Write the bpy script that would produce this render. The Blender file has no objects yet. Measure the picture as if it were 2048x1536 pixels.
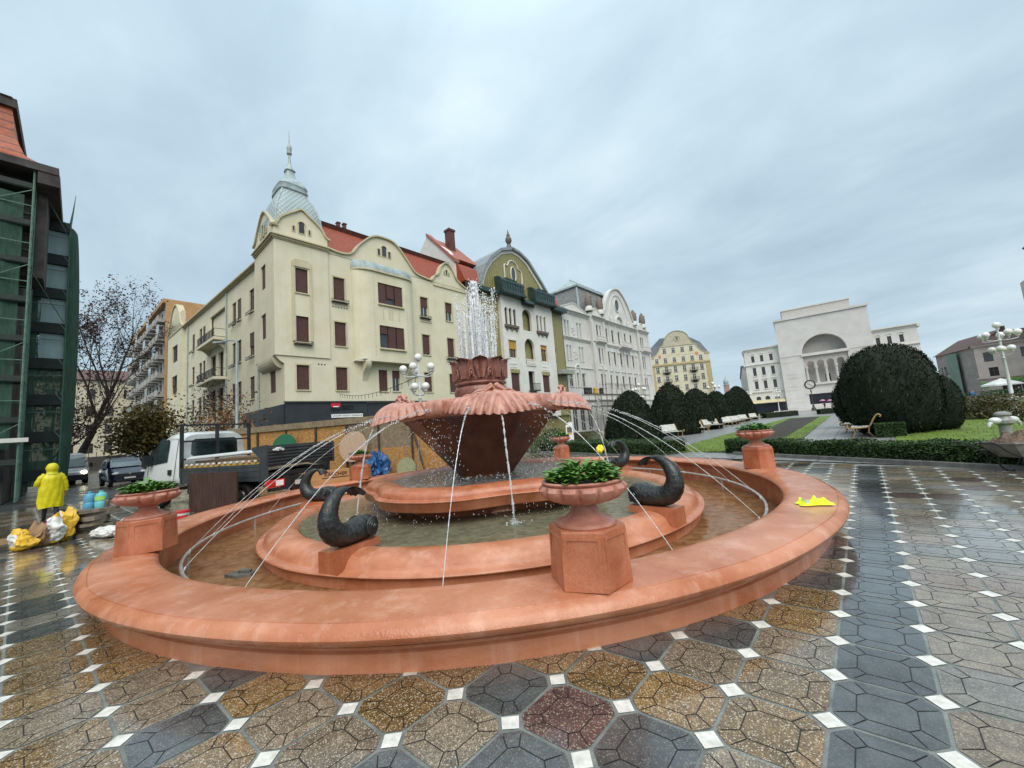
import bpy, bmesh, math, random
from mathutils import Vector, Matrix, noise
R = math.radians; PI = math.pi; TAU = 2*math.pi
SC = bpy.context.scene; COL = SC.collection
rnd = random.Random(7)
V = Vector

# ------------------------------------------------------------------ camera geometry
F_PX, PITCH, ROLL, CAM_H = 775.0, R(6.4), R(4.65), 1.7
TH = R(41.758)
def ray(px, py):
    X = (px-1024)/F_PX; Y = -(py-768)/F_PX
    c, s = math.cos(ROLL), math.sin(ROLL)
    xr, yr = c*X+s*Y, -s*X+c*Y
    cp, sp = math.cos(PITCH), math.sin(PITCH)
    d = (xr, cp-yr*sp, sp+yr*cp)
    c, s = math.cos(TH), math.sin(TH)
    return V((d[0]*c-d[1]*s, d[0]*s+d[1]*c, d[2]))

# ------------------------------------------------------------------ mesh builder
class MB:
    def __init__(s):
        s.v = []; s.f = []; s.m = []; s.mi = 0; s.M = None; s.col = None; s.cur = None
    def add(s, vs, fs):
        o = len(s.v)
        if s.M is not None:
            vs = [s.M @ V(p) for p in vs]
        s.v.extend([tuple(p) for p in vs])
        for f in fs:
            s.f.append(tuple(i+o for i in f)); s.m.append(s.mi)
            if s.cur is not None: s.col.append(s.cur)
        return s
    def box(s, x0, x1, y0, y1, z0, z1):
        return s.add([(x0,y0,z0),(x1,y0,z0),(x1,y1,z0),(x0,y1,z0),(x0,y0,z1),(x1,y0,z1),(x1,y1,z1),(x0,y1,z1)],
                     [(0,3,2,1),(4,5,6,7),(0,1,5,4),(1,2,6,5),(2,3,7,6),(3,0,4,7)])
    def quad(s, a, b, c, d): return s.add([a,b,c,d], [(0,1,2,3)])
    def poly(s, pts): return s.add(pts, [tuple(range(len(pts)))])
    def ext(s, pts, vec):
        n = len(pts); vec = V(vec)
        vs = [V(p) for p in pts]+[V(p)+vec for p in pts]
        fs = [tuple(range(n-1,-1,-1)), tuple(range(n,2*n))]
        fs += [(i,(i+1)%n,(i+1)%n+n,i+n) for i in range(n)]
        return s.add(vs, fs)
    def lathe(s, prof, n=48, c=(0,0,0), a0=0, a1=TAU, rf=None, cap=False):
        full = abs(a1-a0-TAU) < 1e-6; k = n if full else n+1
        vs = []
        for (r, z) in prof:
            for j in range(k):
                a = a0+(a1-a0)*j/n
                q = r*(rf(a, r, z) if rf else 1)
                vs.append((c[0]+q*math.cos(a), c[1]+q*math.sin(a), c[2]+z))
        fs = []
        for i in range(len(prof)-1):
            for j in range(n):
                b = (j+1) % k
                fs.append((i*k+j, i*k+b, (i+1)*k+b, (i+1)*k+j))
        if cap and full:
            fs.append(tuple(range(k-1,-1,-1))); fs.append(tuple((len(prof)-1)*k+j for j in range(k)))
        return s.add(vs, fs)
    def tube(s, pts, r, n=8, caps=True, sx=1.0):
        pts = [V(p) for p in pts]; m = len(pts)
        rs = r if isinstance(r, (list, tuple)) else [r]*m
        up = None; vs = []
        for i, p in enumerate(pts):
            t = (pts[min(i+1,m-1)]-pts[max(i-1,0)])
            if t.length < 1e-9: t = V((0,0,1))
            t.normalize()
            if up is None:
                up = V((0,0,1)) if abs(t.z) < .9 else V((1,0,0))
            b = t.cross(up)
            if b.length < 1e-6: b = t.orthogonal()
            b.normalize(); up = b.cross(t).normalized()
            for j in range(n):
                a = TAU*j/n
                vs.append(p+(b*math.cos(a)*sx+up*math.sin(a))*rs[i])
        fs = []
        for i in range(m-1):
            for j in range(n):
                fs.append((i*n+j, i*n+(j+1)%n, (i+1)*n+(j+1)%n, (i+1)*n+j))
        if caps:
            fs.append(tuple(range(n-1,-1,-1))); fs.append(tuple((m-1)*n+j for j in range(n)))
        return s.add(vs, fs)
    def bar(s, a, b, w, h=None):
        a = V(a); b = V(b); h = h or w
        t = (b-a).normalized(); up = V((0,0,1)) if abs(t.z) < .95 else V((0,1,0))
        x = t.cross(up).normalized()*w/2; y = x.cross(t).normalized()*h/2
        vs = [a-x-y,a+x-y,a+x+y,a-x+y,b-x-y,b+x-y,b+x+y,b-x+y]
        return s.add(vs, [(0,3,2,1),(4,5,6,7),(0,1,5,4),(1,2,6,5),(2,3,7,6),(3,0,4,7)])
    def grid(s, fn, nu, nv, closeu=False):
        vs = [fn(i/nu, j/nv) for j in range(nv+1) for i in range(nu if closeu else nu+1)]
        k = nu if closeu else nu+1
        return s.add(vs, [(j*k+i, j*k+(i+1)%k, (j+1)*k+(i+1)%k, (j+1)*k+i) for j in range(nv) for i in range(nu)])
    def ball(s, c, r, nu=10, nv=6, sc=(1,1,1)):
        c = V(c); vs = [c+V((0,0,-r*sc[2]))]
        for j in range(1, nv):
            p = -PI/2+PI*j/nv
            for i in range(nu):
                a = TAU*i/nu
                vs.append(c+V((r*math.cos(p)*math.cos(a)*sc[0], r*math.cos(p)*math.sin(a)*sc[1], r*math.sin(p)*sc[2])))
        vs.append(c+V((0,0,r*sc[2])))
        fs = [(0,1+(i+1)%nu,1+i) for i in range(nu)]
        for j in range(nv-2):
            for i in range(nu):
                a = 1+j*nu
                fs.append((a+i, a+(i+1)%nu, a+nu+(i+1)%nu, a+nu+i))
        t = len(vs)-1; a = 1+(nv-2)*nu
        fs += [(a+i, a+(i+1)%nu, t) for i in range(nu)]
        return s.add(vs, fs)
    def build(s, name, mat, parent=None, smooth=None, **kw):
        me = bpy.data.meshes.new(name)
        me.from_pydata(s.v, [], s.f)
        mats = mat if isinstance(mat, (list, tuple)) else [mat]
        for m in mats: me.materials.append(m)
        if len(mats) > 1: me.polygons.foreach_set('material_index', s.m)
        if s.col:
            at = me.attributes.new('tint', 'FLOAT_COLOR', 'FACE')
            at.data.foreach_set('color', [c for q in s.col for c in q])
        if smooth is not None:
            me.polygons.foreach_set('use_smooth', [True]*len(me.polygons))
            if smooth < 179: me.set_sharp_from_angle(angle=R(smooth))
        me.update()
        o = bpy.data.objects.new(name, me); COL.objects.link(o)
        if parent: o.parent = parent
        for k, q in kw.items(): o[k] = q
        return o

def thing(name, label, cat, loc=(0,0,0), rz=0, group=None):
    o = bpy.data.objects.new(name, None); COL.objects.link(o)
    o.empty_display_size = .2
    o.location = loc; o.rotation_euler = (0,0,rz); o['label'] = label; o['category'] = cat
    if group: o['group'] = group
    return o
def tag(o, label, cat, group=None):
    o['label'] = label; o['category'] = cat
    if group: o['group'] = group
    return o
def struct(o, kind='structure'):
    o['kind'] = kind; return o
def copy_tree(o, parent=None):
    c = o.copy(); COL.objects.link(c)
    if parent: c.parent = parent
    for ch in list(o.children): copy_tree(ch, c)
    return c

# ------------------------------------------------------------------ materials
def lin(c):
    return tuple(((q/255)/12.92 if q/255 <= .04045 else ((q/255+.055)/1.055)**2.4) for q in c)
MATS = {}
def newmat(name):
    m = bpy.data.materials.new(name); m.use_nodes = True
    return m, m.node_tree, m.node_tree.nodes, m.node_tree.links, m.node_tree.nodes['Principled BSDF']
def mat(name, a, b=None, rough=.6, scale=3.0, det=6, bump=0.0, bscale=30, metal=0, spec=.5, streak=0, streakcol=None,
        stretch=(1,1,1), lo=.35, hi=.65, rvar=0.0, coat=0, trans=0, ior=1.5, emit=0, fine=0):
    """noise mix of two colours, optional vertical dirt streaks, roughness variation and bump"""
    if name in MATS: return MATS[name]
    m, nt, N, L, P = newmat(name)
    b = b or tuple(min(1, q*1.18+.004) for q in a)
    tc = N.new('ShaderNodeTexCoord'); mp = N.new('ShaderNodeMapping'); mp.inputs['Scale'].default_value = stretch
    L.new(tc.outputs['Object'], mp.inputs[0])
    nz = N.new('ShaderNodeTexNoise'); nz.inputs['Scale'].default_value = scale; nz.inputs['Detail'].default_value = det
    nz.inputs['Roughness'].default_value = .62
    L.new(mp.outputs[0], nz.inputs['Vector'])
    mr = N.new('ShaderNodeMapRange'); mr.inputs[1].default_value = lo; mr.inputs[2].default_value = hi
    L.new(nz.outputs[0], mr.inputs[0])
    mx = N.new('ShaderNodeMix'); mx.data_type = 'RGBA'
    mx.inputs[6].default_value = (*a, 1); mx.inputs[7].default_value = (*b, 1)
    L.new(mr.outputs[0], mx.inputs[0]); out = mx.outputs[2]
    if streak:
        m2 = N.new('ShaderNodeMapping'); m2.inputs['Scale'].default_value = (2.2, 2.2, .12)
        L.new(tc.outputs['Object'], m2.inputs[0])
        n2 = N.new('ShaderNodeTexNoise'); n2.inputs['Scale'].default_value = 1.6; n2.inputs['Detail'].default_value = 7
        n2.inputs['Roughness'].default_value = .7
        L.new(m2.outputs[0], n2.inputs['Vector'])
        r2 = N.new('ShaderNodeMapRange'); r2.inputs[1].default_value = .5; r2.inputs[2].default_value = .78; r2.inputs[4].default_value = streak
        L.new(n2.outputs[0], r2.inputs[0])
        x2 = N.new('ShaderNodeMix'); x2.data_type = 'RGBA'
        L.new(r2.outputs[0], x2.inputs[0]); L.new(out, x2.inputs[6])
        x2.inputs[7].default_value = (*(streakcol or tuple(q*.55 for q in a)), 1)
        out = x2.outputs[2]
    if fine:
        n4 = N.new('ShaderNodeTexNoise'); n4.inputs['Scale'].default_value = bscale; n4.inputs['Detail'].default_value = 3
        L.new(tc.outputs['Object'], n4.inputs['Vector'])
        r4 = N.new('ShaderNodeMapRange'); r4.inputs[1].default_value = .3; r4.inputs[2].default_value = .7
        r4.inputs[3].default_value = 1-fine; r4.inputs[4].default_value = 1+fine
        L.new(n4.outputs[0], r4.inputs[0])
        x4 = N.new('ShaderNodeMix'); x4.data_type = 'RGBA'; x4.blend_type = 'MULTIPLY'; x4.inputs[0].default_value = 1
        L.new(out, x4.inputs[6]); L.new(r4.outputs[0], x4.inputs[7]); out = x4.outputs[2]
    L.new(out, P.inputs['Base Color'])
    P.inputs['Roughness'].default_value = rough; P.inputs['Metallic'].default_value = metal
    P.inputs['Specular IOR Level'].default_value = spec
    P.inputs['Coat Weight'].default_value = coat; P.inputs['Coat Roughness'].default_value = .08
    if trans: P.inputs['Transmission Weight'].default_value = trans; P.inputs['IOR'].default_value = ior
    if rvar:
        r3 = N.new('ShaderNodeMapRange'); r3.inputs[1].default_value = .35; r3.inputs[2].default_value = .68
        r3.inputs[3].default_value = max(.02, rough-rvar); r3.inputs[4].default_value = min(1, rough+rvar)
        n3 = N.new('ShaderNodeTexNoise'); n3.inputs['Scale'].default_value = scale*.7; n3.inputs['Detail'].default_value = 5
        L.new(mp.outputs[0], n3.inputs['Vector']); L.new(n3.outputs[0], r3.inputs[0]); L.new(r3.outputs[0], P.inputs['Roughness'])
    if bump:
        bn = N.new('ShaderNodeTexNoise'); bn.inputs['Scale'].default_value = bscale; bn.inputs['Detail'].default_value = 5
        L.new(tc.outputs['Object'], bn.inputs['Vector'])
        bp = N.new('ShaderNodeBump'); bp.inputs['Strength'].default_value = bump; bp.inputs['Distance'].default_value = .02
        L.new(bn.outputs[0], bp.inputs['Height']); L.new(bp.outputs[0], P.inputs['Normal'])
    if emit:
        L.new(out, P.inputs['Emission Color']); P.inputs['Emission Strength'].default_value = emit
    MATS[name] = m
    return m
def bandmat(name, a, b, axis='Z', freq=8.0, rough=.6, duty=.5, bump=.4, soft=.12, noisy=.12, metal=0, offset=0.0):
    """stripes of two colours along an object axis: tile rows, slats, seams, boards"""
    if name in MATS: return MATS[name]
    m, nt, N, L, P = newmat(name)
    tc = N.new('ShaderNodeTexCoord'); sp = N.new('ShaderNodeSeparateXYZ'); L.new(tc.outputs['Object'], sp.inputs[0])
    mu = N.new('ShaderNodeMath'); mu.operation = 'MULTIPLY_ADD'; mu.inputs[1].default_value = freq; mu.inputs[2].default_value = offset
    L.new(sp.outputs[axis], mu.inputs[0])
    fr = N.new('ShaderNodeMath'); fr.operation = 'FRACT'; L.new(mu.outputs[0], fr.inputs[0])
    mr = N.new('ShaderNodeMapRange'); mr.inputs[1].default_value = duty-soft; mr.inputs[2].default_value = duty+soft
    L.new(fr.outputs[0], mr.inputs[0])
    mx = N.new('ShaderNodeMix'); mx.data_type = 'RGBA'; mx.inputs[6].default_value = (*a,1); mx.inputs[7].default_value = (*b,1)
    L.new(mr.outputs[0], mx.inputs[0])
    nz = N.new('ShaderNodeTexNoise'); nz.inputs['Scale'].default_value = 5; nz.inputs['Detail'].default_value = 6
    L.new(tc.outputs['Object'], nz.inputs['Vector'])
    r2 = N.new('ShaderNodeMapRange'); r2.inputs[1].default_value = .3; r2.inputs[2].default_value = .7
    r2.inputs[3].default_value = 1-noisy; r2.inputs[4].default_value = 1+noisy; L.new(nz.outputs[0], r2.inputs[0])
    x2 = N.new('ShaderNodeMix'); x2.data_type = 'RGBA'; x2.blend_type = 'MULTIPLY'; x2.inputs[0].default_value = 1
    L.new(mx.outputs[2], x2.inputs[6]); L.new(r2.outputs[0], x2.inputs[7])
    L.new(x2.outputs[2], P.inputs['Base Color'])
    P.inputs['Roughness'].default_value = rough; P.inputs['Metallic'].default_value = metal
    if bump:
        bp = N.new('ShaderNodeBump'); bp.inputs['Strength'].default_value = bump; bp.inputs['Distance'].default_value = .03
        L.new(fr.outputs[0], bp.inputs['Height']); L.new(bp.outputs[0], P.inputs['Normal'])
    MATS[name] = m
    return m
# ------------------------------------------------------------------ render, camera, sky, sun
SC.view_settings.view_transform = 'Standard'; SC.view_settings.look = 'None'
SC.view_settings.exposure = 0.9; SC.view_settings.gamma = 1.0
SC.render.engine = 'CYCLES'
SC.cycles.max_bounces = 6; SC.cycles.diffuse_bounces = 3; SC.cycles.glossy_bounces = 3; SC.cycles.transmission_bounces = 6
SC.cycles.transparent_max_bounces = 8; SC.cycles.caustics_reflective = False; SC.cycles.caustics_refractive = False
cam_d = bpy.data.cameras.new('camera'); cam = bpy.data.objects.new('camera', cam_d); COL.objects.link(cam)
cam_d.sensor_width = 36; cam_d.lens = F_PX/2048*36; cam_d.clip_start = .05; cam_d.clip_end = 4000
fwd = ray(1024,768); rt = ray(1024+F_PX,768)-fwd; up = ray(1024,768-F_PX)-fwd
Mx = Matrix((rt.normalized(), up.normalized(), (-fwd).normalized())).transposed().to_4x4()
Mx.translation = (0,0,CAM_H); cam.matrix_world = Mx
SC.camera = cam

SUN_EL, SUN_AZ = 48, 128       # azimuth: direction towards the sun, degrees clockwise from +Y
sd = bpy.data.lights.new('sun', 'SUN'); sd.energy = 1.5; sd.angle = R(55); sd.color = (1,.93,.84)
so = bpy.data.objects.new('sun', sd); COL.objects.link(so)
tos = V((math.sin(R(SUN_AZ))*math.cos(R(SUN_EL)), math.cos(R(SUN_AZ))*math.cos(R(SUN_EL)), math.sin(R(SUN_EL))))
so.rotation_euler = tos.to_track_quat('Z','Y').to_euler(); so.location = (0,0,60)

W = bpy.data.worlds.new('World'); SC.world = W; W.use_nodes = True
N = W.node_tree.nodes; L = W.node_tree.links; N.clear()
out = N.new('ShaderNodeOutputWorld'); bg = N.new('ShaderNodeBackground'); bg.inputs[1].default_value = .1
L.new(bg.outputs[0], out.inputs[0])
sky = N.new('ShaderNodeTexSky'); sky.sky_type = 'NISHITA'; sky.sun_disc = False
sky.sun_elevation = R(SUN_EL); sky.sun_rotation = R(SUN_AZ); sky.air_density = 1; sky.dust_density = 2
tc = N.new('ShaderNodeTexCoord'); sep = N.new('ShaderNodeSeparateXYZ'); L.new(tc.outputs['Generated'], sep.inputs[0])
def math_n(op, a=None, b=None, va=0, vb=0, clamp=False):
    n = N.new('ShaderNodeMath'); n.operation = op; n.use_clamp = clamp
    if a is not None: L.new(a, n.inputs[0])
    else: n.inputs[0].default_value = va
    if b is not None: L.new(b, n.inputs[1])
    else: n.inputs[1].default_value = vb
    return n.outputs[0]
zc = math_n('MAXIMUM', sep.outputs[2], vb=0.0)
den = math_n('ADD', zc, vb=.22)
cx = math_n('DIVIDE', sep.outputs[0], den); cy = math_n('DIVIDE', sep.outputs[1], den)
cmb = N.new('ShaderNodeCombineXYZ'); L.new(cx, cmb.inputs[0]); L.new(cy, cmb.inputs[1])
def wnoise(scale, det, rough, dist, stretch, rot=0):
    mp = N.new('ShaderNodeMapping'); mp.inputs['Scale'].default_value = stretch; mp.inputs['Rotation'].default_value = (0,0,rot)
    L.new(cmb.outputs[0], mp.inputs[0])
    n = N.new('ShaderNodeTexNoise'); n.inputs['Scale'].default_value = scale; n.inputs['Detail'].default_value = det
    n.inputs['Roughness'].default_value = rough; n.inputs['Distortion'].default_value = dist
    L.new(mp.outputs[0], n.inputs['Vector']); return n.outputs[0]
n1 = wnoise(.8, 5, .5, .25, (1,1.35,1), R(35)); n2 = wnoise(2.3, 7, .55, .35, (1,1.5,1), R(50))
mixn = math_n('ADD', math_n('MULTIPLY', n1, vb=.62), math_n('MULTIPLY', n2, vb=.38))
ramp = N.new('ShaderNodeValToRGB'); L.new(mixn, ramp.inputs[0])
er = ramp.color_ramp.elements
er[0].position = .34; er[0].color = (2.35,3.1,3.65,1)
er[1].position = .68; er[1].color = (4.1,4.95,5.2,1)
e = er.new(.46); e.color = (2.85,3.68,4.25,1)
e = er.new(.56); e.color = (3.35,4.2,4.7,1)
# an overcast sky is brighter overhead than at the horizon
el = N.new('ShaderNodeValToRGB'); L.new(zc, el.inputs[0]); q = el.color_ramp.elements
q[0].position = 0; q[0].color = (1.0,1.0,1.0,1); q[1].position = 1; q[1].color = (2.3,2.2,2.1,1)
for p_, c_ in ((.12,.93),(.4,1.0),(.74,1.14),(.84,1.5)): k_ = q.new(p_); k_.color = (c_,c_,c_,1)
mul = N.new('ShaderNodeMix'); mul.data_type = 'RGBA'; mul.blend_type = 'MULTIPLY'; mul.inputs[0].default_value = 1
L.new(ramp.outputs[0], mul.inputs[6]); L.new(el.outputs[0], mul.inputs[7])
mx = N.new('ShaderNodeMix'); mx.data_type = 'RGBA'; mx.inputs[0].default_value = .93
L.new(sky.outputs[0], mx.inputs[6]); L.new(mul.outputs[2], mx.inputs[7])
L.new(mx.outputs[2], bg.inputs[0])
# ------------------------------------------------------------------ ground, paving
FC = V((-6.66, 6.34, 0))
m_asphalt = mat('wet asphalt', (.035,.036,.038), (.075,.075,.073), rough=.28, rvar=.16, scale=.7, bump=.25, bscale=60)
def holed(poly, z, r=6.1, n=96):
    """a sheet with the round pit of the fountain left open"""
    angs = sorted([TAU*k/n for k in range(n)]+[math.atan2(y-FC.y, x-FC.x) % TAU for x, y in poly]); b = MB(); inn = []; out_ = []
    for a in angs:
        d = V((math.cos(a+1e-6), math.sin(a+1e-6))); best = None
        for (x0,y0),(x1,y1) in zip(poly, poly[1:]+poly[:1]):
            e = V((x1-x0,y1-y0)); w = V((x0-FC.x,y0-FC.y)); den = d.x*e.y-d.y*e.x
            if abs(den) < 1e-9: continue
            t = (w.x*e.y-w.y*e.x)/den; u = (w.x*d.y-w.y*d.x)/den
            if t > 0 and -1e-5 <= u <= 1.00001 and (best is None or t < best): best = t
        inn.append((FC.x+r*d.x, FC.y+r*d.y, z)); out_.append((FC.x+best*d.x, FC.y+best*d.y, z))
    m_ = len(angs); b.add(inn+out_, [(k,(k+1)%m_,(k+1)%m_+m_,k+m_) for k in range(m_)]); return b
S_ = 1500
struct(holed([(-S_,-S_),(S_,-S_),(S_,S_),(-S_,S_)], -.03).build('ground', m_asphalt))
m_grout = mat('cement joint', (.12,.135,.125), (.24,.255,.235), rough=.35, rvar=.2, scale=5, bump=.3, bscale=80)
struct(holed([(-26,-6),(14,-6),(14,9.2),(2.4,12.95),(-16.6,19.9),(-26,20)], -.004).build('paving_bed', m_grout))

def tile_material():
    m, nt, N, L, P = newmat('terrazzo paver')
    at = N.new('ShaderNodeAttribute'); at.attribute_name = 'tint'
    tc = N.new('ShaderNodeTexCoord')
    vo = N.new('ShaderNodeTexVoronoi'); vo.inputs['Scale'].default_value = 165; L.new(tc.outputs['Object'], vo.inputs['Vector'])
    # aggregate chips: a random value per cell decides pale, dark or matrix
    sp = N.new('ShaderNodeSeparateXYZ'); L.new(vo.outputs['Color'], sp.inputs[0])
    pale = N.new('ShaderNodeMapRange'); pale.inputs[1].default_value = .86; pale.inputs[2].default_value = .9; L.new(sp.outputs[0], pale.inputs[0])
    dark = N.new('ShaderNodeMapRange'); dark.inputs[1].default_value = .62; dark.inputs[2].default_value = .7; L.new(sp.outputs[1], dark.inputs[0])
    chip = N.new('ShaderNodeMath'); chip.operation = 'MULTIPLY'; L.new(pale.outputs[0], chip.inputs[0]); L.new(at.outputs['Alpha'], chip.inputs[1])
    nz = N.new('ShaderNodeTexNoise'); nz.inputs['Scale'].default_value = 7; nz.inputs['Detail'].default_value = 8; nz.inputs['Roughness'].default_value = .7
    L.new(tc.outputs['Object'], nz.inputs['Vector'])
    r1 = N.new('ShaderNodeMapRange'); r1.inputs[1].default_value = .3; r1.inputs[2].default_value = .7; r1.inputs[3].default_value = .55; r1.inputs[4].default_value = 1.4
    L.new(nz.outputs[0], r1.inputs[0])
    x1 = N.new('ShaderNodeMix'); x1.data_type = 'RGBA'; x1.blend_type = 'MULTIPLY'; x1.inputs[0].default_value = 1
    L.new(at.outputs['Color'], x1.inputs[6]); L.new(r1.outputs[0], x1.inputs[7])
    dk = N.new('ShaderNodeMath'); dk.operation = 'MULTIPLY'; dk.inputs[1].default_value = .6; L.new(dark.outputs[0], dk.inputs[0])
    x2 = N.new('ShaderNodeMix'); x2.data_type = 'RGBA'; x2.inputs[7].default_value = (.03,.017,.01,1)
    dk2 = N.new('ShaderNodeMath'); dk2.operation = 'MULTIPLY'; L.new(dk.outputs[0], dk2.inputs[0]); L.new(at.outputs['Alpha'], dk2.inputs[1])
    L.new(dk2.outputs[0], x2.inputs[0]); L.new(x1.outputs[2], x2.inputs[6])
    x3 = N.new('ShaderNodeMix'); x3.data_type = 'RGBA'; x3.inputs[7].default_value = (.5,.43,.31,1)
    L.new(chip.outputs[0], x3.inputs[0]); L.new(x2.outputs[2], x3.inputs[6])
    L.new(x3.outputs[2], P.inputs['Base Color'])
    n2 = N.new('ShaderNodeTexNoise'); n2.inputs['Scale'].default_value = .55; n2.inputs['Detail'].default_value = 6; L.new(tc.outputs['Object'], n2.inputs['Vector'])
    r2 = N.new('ShaderNodeMapRange'); r2.inputs[1].default_value = .35; r2.inputs[2].default_value = .65; r2.inputs[3].default_value = .05; r2.inputs[4].default_value = .27
    L.new(n2.outputs[0], r2.inputs[0]); L.new(r2.outputs[0], P.inputs['Roughness'])
    n3 = N.new('ShaderNodeTexNoise'); n3.inputs['Scale'].default_value = 26; n3.inputs['Detail'].default_value = 4; L.new(tc.outputs['Object'], n3.inputs['Vector'])
    cw = N.new('ShaderNodeMapRange'); cw.inputs[1].default_value = .38; cw.inputs[2].default_value = .6; cw.inputs[3].default_value = 1.0; cw.inputs[4].default_value = .25
    L.new(n2.outputs[0], cw.inputs[0]); L.new(cw.outputs[0], P.inputs['Coat Weight']); P.inputs['Coat Roughness'].default_value = .07; P.inputs['Coat IOR'].default_value = 1.45
    bp = N.new('ShaderNodeBump'); bp.inputs['Strength'].default_value = .2; bp.inputs['Distance'].default_value = .012
    L.new(n3.outputs[0], bp.inputs['Height']); L.new(bp.outputs[0], P.inputs['Normal'])
    P.inputs['Specular IOR Level'].default_value = .55
    return m
m_tile = tile_material()
m_groove = mat('paver groove', (.02,.018,.016), rough=.4)
m_marble = mat('white marble inset', (.55,.53,.47), (.8,.78,.72), rough=.25, rvar=.1, scale=14, bump=.15, bscale=50)
SLATE = (.07,.078,.08); OCHRE = (.20,.12,.045); BROWN = (.215,.17,.12); PINK = (.22,.16,.125); WINE = (.12,.068,.065); GREY = (.185,.17,.145); DARKB = (.075,.062,.05)
PT = .466; HD = .083; GR = .011
O0 = V((-.365, 2.745)); EX = V((.466, .030)); EY = V((0, .466))
def lat(u, w): return O0+EX*u+EY*w
def near_view(p):
    d = p.length
    if d < 1.2: return False
    f = V((-math.sin(TH), math.cos(TH))); fw = p.dot(f)
    sd_ = abs(p.x*f.y-p.y*f.x)
    return fw > -1.0 and sd_ < 1.55*max(fw,0)+2.2
tiles = MB(); tiles.col = []; grooves = MB(); insets = MB()
trnd = random.Random(11)
def in_plaza(p):
    if (p-FC.xy).length < 6.0: return False
    # park hedge line
    if (p.y-12.75)-(-.372)*(p.x-2.4) > 0 and p.x > -17: return False
    return -25.8 < p.x < 13.5 and -5.6 < p.y < 19.6
for iu in range(-56, 31):
    for iw in range(-19, 38):
        c = lat(iu+.5, iw+.5)
        if not near_view(c) or not in_plaza(c): continue
        far = c.length > 9
        q = trnd.random()
        if iu == 0: colr, spk = SLATE, .12
        elif (c-FC.xy).length < 7.6 and c.x > -7 and c.x < -.4 and c.y < 5:
            colr, spk = (OCHRE,1) if q < .55 else ((SLATE,.25) if q < .70 else ((WINE,.6) if q < .75 else (BROWN,.9)))
        elif c.x > .1: colr, spk = (BROWN,.5) if q < .42 else ((GREY,.4) if q < .78 else ((PINK,.5) if q < .94 else (WINE,.4)))
        else: colr, spk = (BROWN,.8) if q < .42 else ((OCHRE,.9) if q < .56 else ((SLATE,.2) if q < .74 else ((GREY,.6) if q < .96 else (WINE,.6))))
        k = .82+.36*trnd.random(); colr = tuple(min(1,z*k) for z in colr)
        h = PT/2-GR; hv = PT/2-HD-GR*.45; z = trnd.uniform(-.0012,.0012)
        outer = [(-hv,-h),(hv,-h),(h,-hv),(h,hv),(hv,h),(-hv,h),(-h,hv),(-h,-hv)]
        def P_(x, y): return (c.x+x*EX.x/PT, c.y+y+x*EX.y/PT, z)
        if far:
            tiles.cur = (*colr, spk); tiles.poly([P_(*o) for o in outer]); continue
        grooves.poly([(*P_(o[0]*.93,o[1]*.93)[:2], z-.0025) for o in outer])
        g = .0035; si = .56
        inner = [(x*si, y*si) for x, y in outer]
        kk = .95+.1*trnd.random()
        tiles.cur = (*[q_*kk for q_ in colr], spk)
        tiles.poly([P_(x*(1-g/.13), y*(1-g/.13)) for x, y in inner])
        for i in range(8):
            j = (i+1) % 8
            a, b, d, e = V(inner[i]), V(inner[j]), V(outer[j]), V(outer[i])
            m_ = (a+b+d+e)/4
            t = (b-a).normalized(); n_ = (d+e-a-b).normalized()
            def ins(p, s1, s2): return p+t*g*s1+n_*g*s2
            kk = .9+.2*trnd.random(); tiles.cur = (*[q_*kk for q_ in colr], spk)
            tiles.poly([P_(*ins(a,1,1)), P_(*ins(b,-1,1)), P_(*ins(d,-1,0)), P_(*ins(e,1,0))])
for iu in range(-56, 32):
    for iw in range(-19, 39):
        c = lat(iu, iw)
        if not near_view(c) or not in_plaza(c): continue
        h = HD-.012; z = trnd.uniform(0,.002); j = [trnd.uniform(-.004,.004) for _ in range(8)]
        insets.poly([(c.x-h+j[0],c.y+j[1],z),(c.x+j[2],c.y-h+j[3],z),(c.x+h+j[4],c.y+j[5],z),(c.x+j[6],c.y+h+j[7],z)])
struct(tiles.build('plaza_paving', m_tile)); struct(grooves.build('paving_grooves', m_groove)); struct(insets.build('paving_insets', m_marble))

# ------------------------------------------------------------------ fountain
m_terra = mat('terracotta render', (.39,.125,.052), (.56,.235,.132), rough=.28, rvar=.16, scale=1.1, det=12, bump=.2, bscale=55, streak=.6, streakcol=(.72,.45,.34), stretch=(1,1,2.6), lo=.36, hi=.62, fine=.0, spec=.5)
m_terra2 = mat('terracotta render damp', (.34,.095,.035), (.50,.18,.095), rough=.34, rvar=.15, scale=2.4, det=9, bump=.14, bscale=45, streak=.4, streakcol=(.62,.32,.2), spec=.55, fine=.1)
m_crown = mat('wet red stone', (.155,.048,.032), (.30,.125,.09), rough=.28, rvar=.14, scale=5, det=8, bump=.25, bscale=40, streak=.5, streakcol=(.10,.03,.02), spec=.55)
m_leaf = mat('pink stone leaves', (.36,.15,.112), (.58,.31,.24), rough=.36, rvar=.14, scale=3.2, det=8, bump=.2, bscale=40, streak=.6, streakcol=(.5,.17,.06), spec=.5)
m_ped = mat('rust brown wet render', (.075,.022,.010), (.17,.058,.026), rough=.3, rvar=.15, scale=2, det=8, bump=.2, bscale=50, streak=.5, streakcol=(.16,.07,.04), stretch=(1,1,.4))
m_floor = mat('brown basin mosaic', (.14,.062,.026), (.27,.14,.07), rough=.3, scale=3, bump=.3, bscale=70)
m_pipe = mat('galvanised pipe', (.42,.42,.40), (.62,.62,.6), rough=.35, metal=.6, scale=6)
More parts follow.
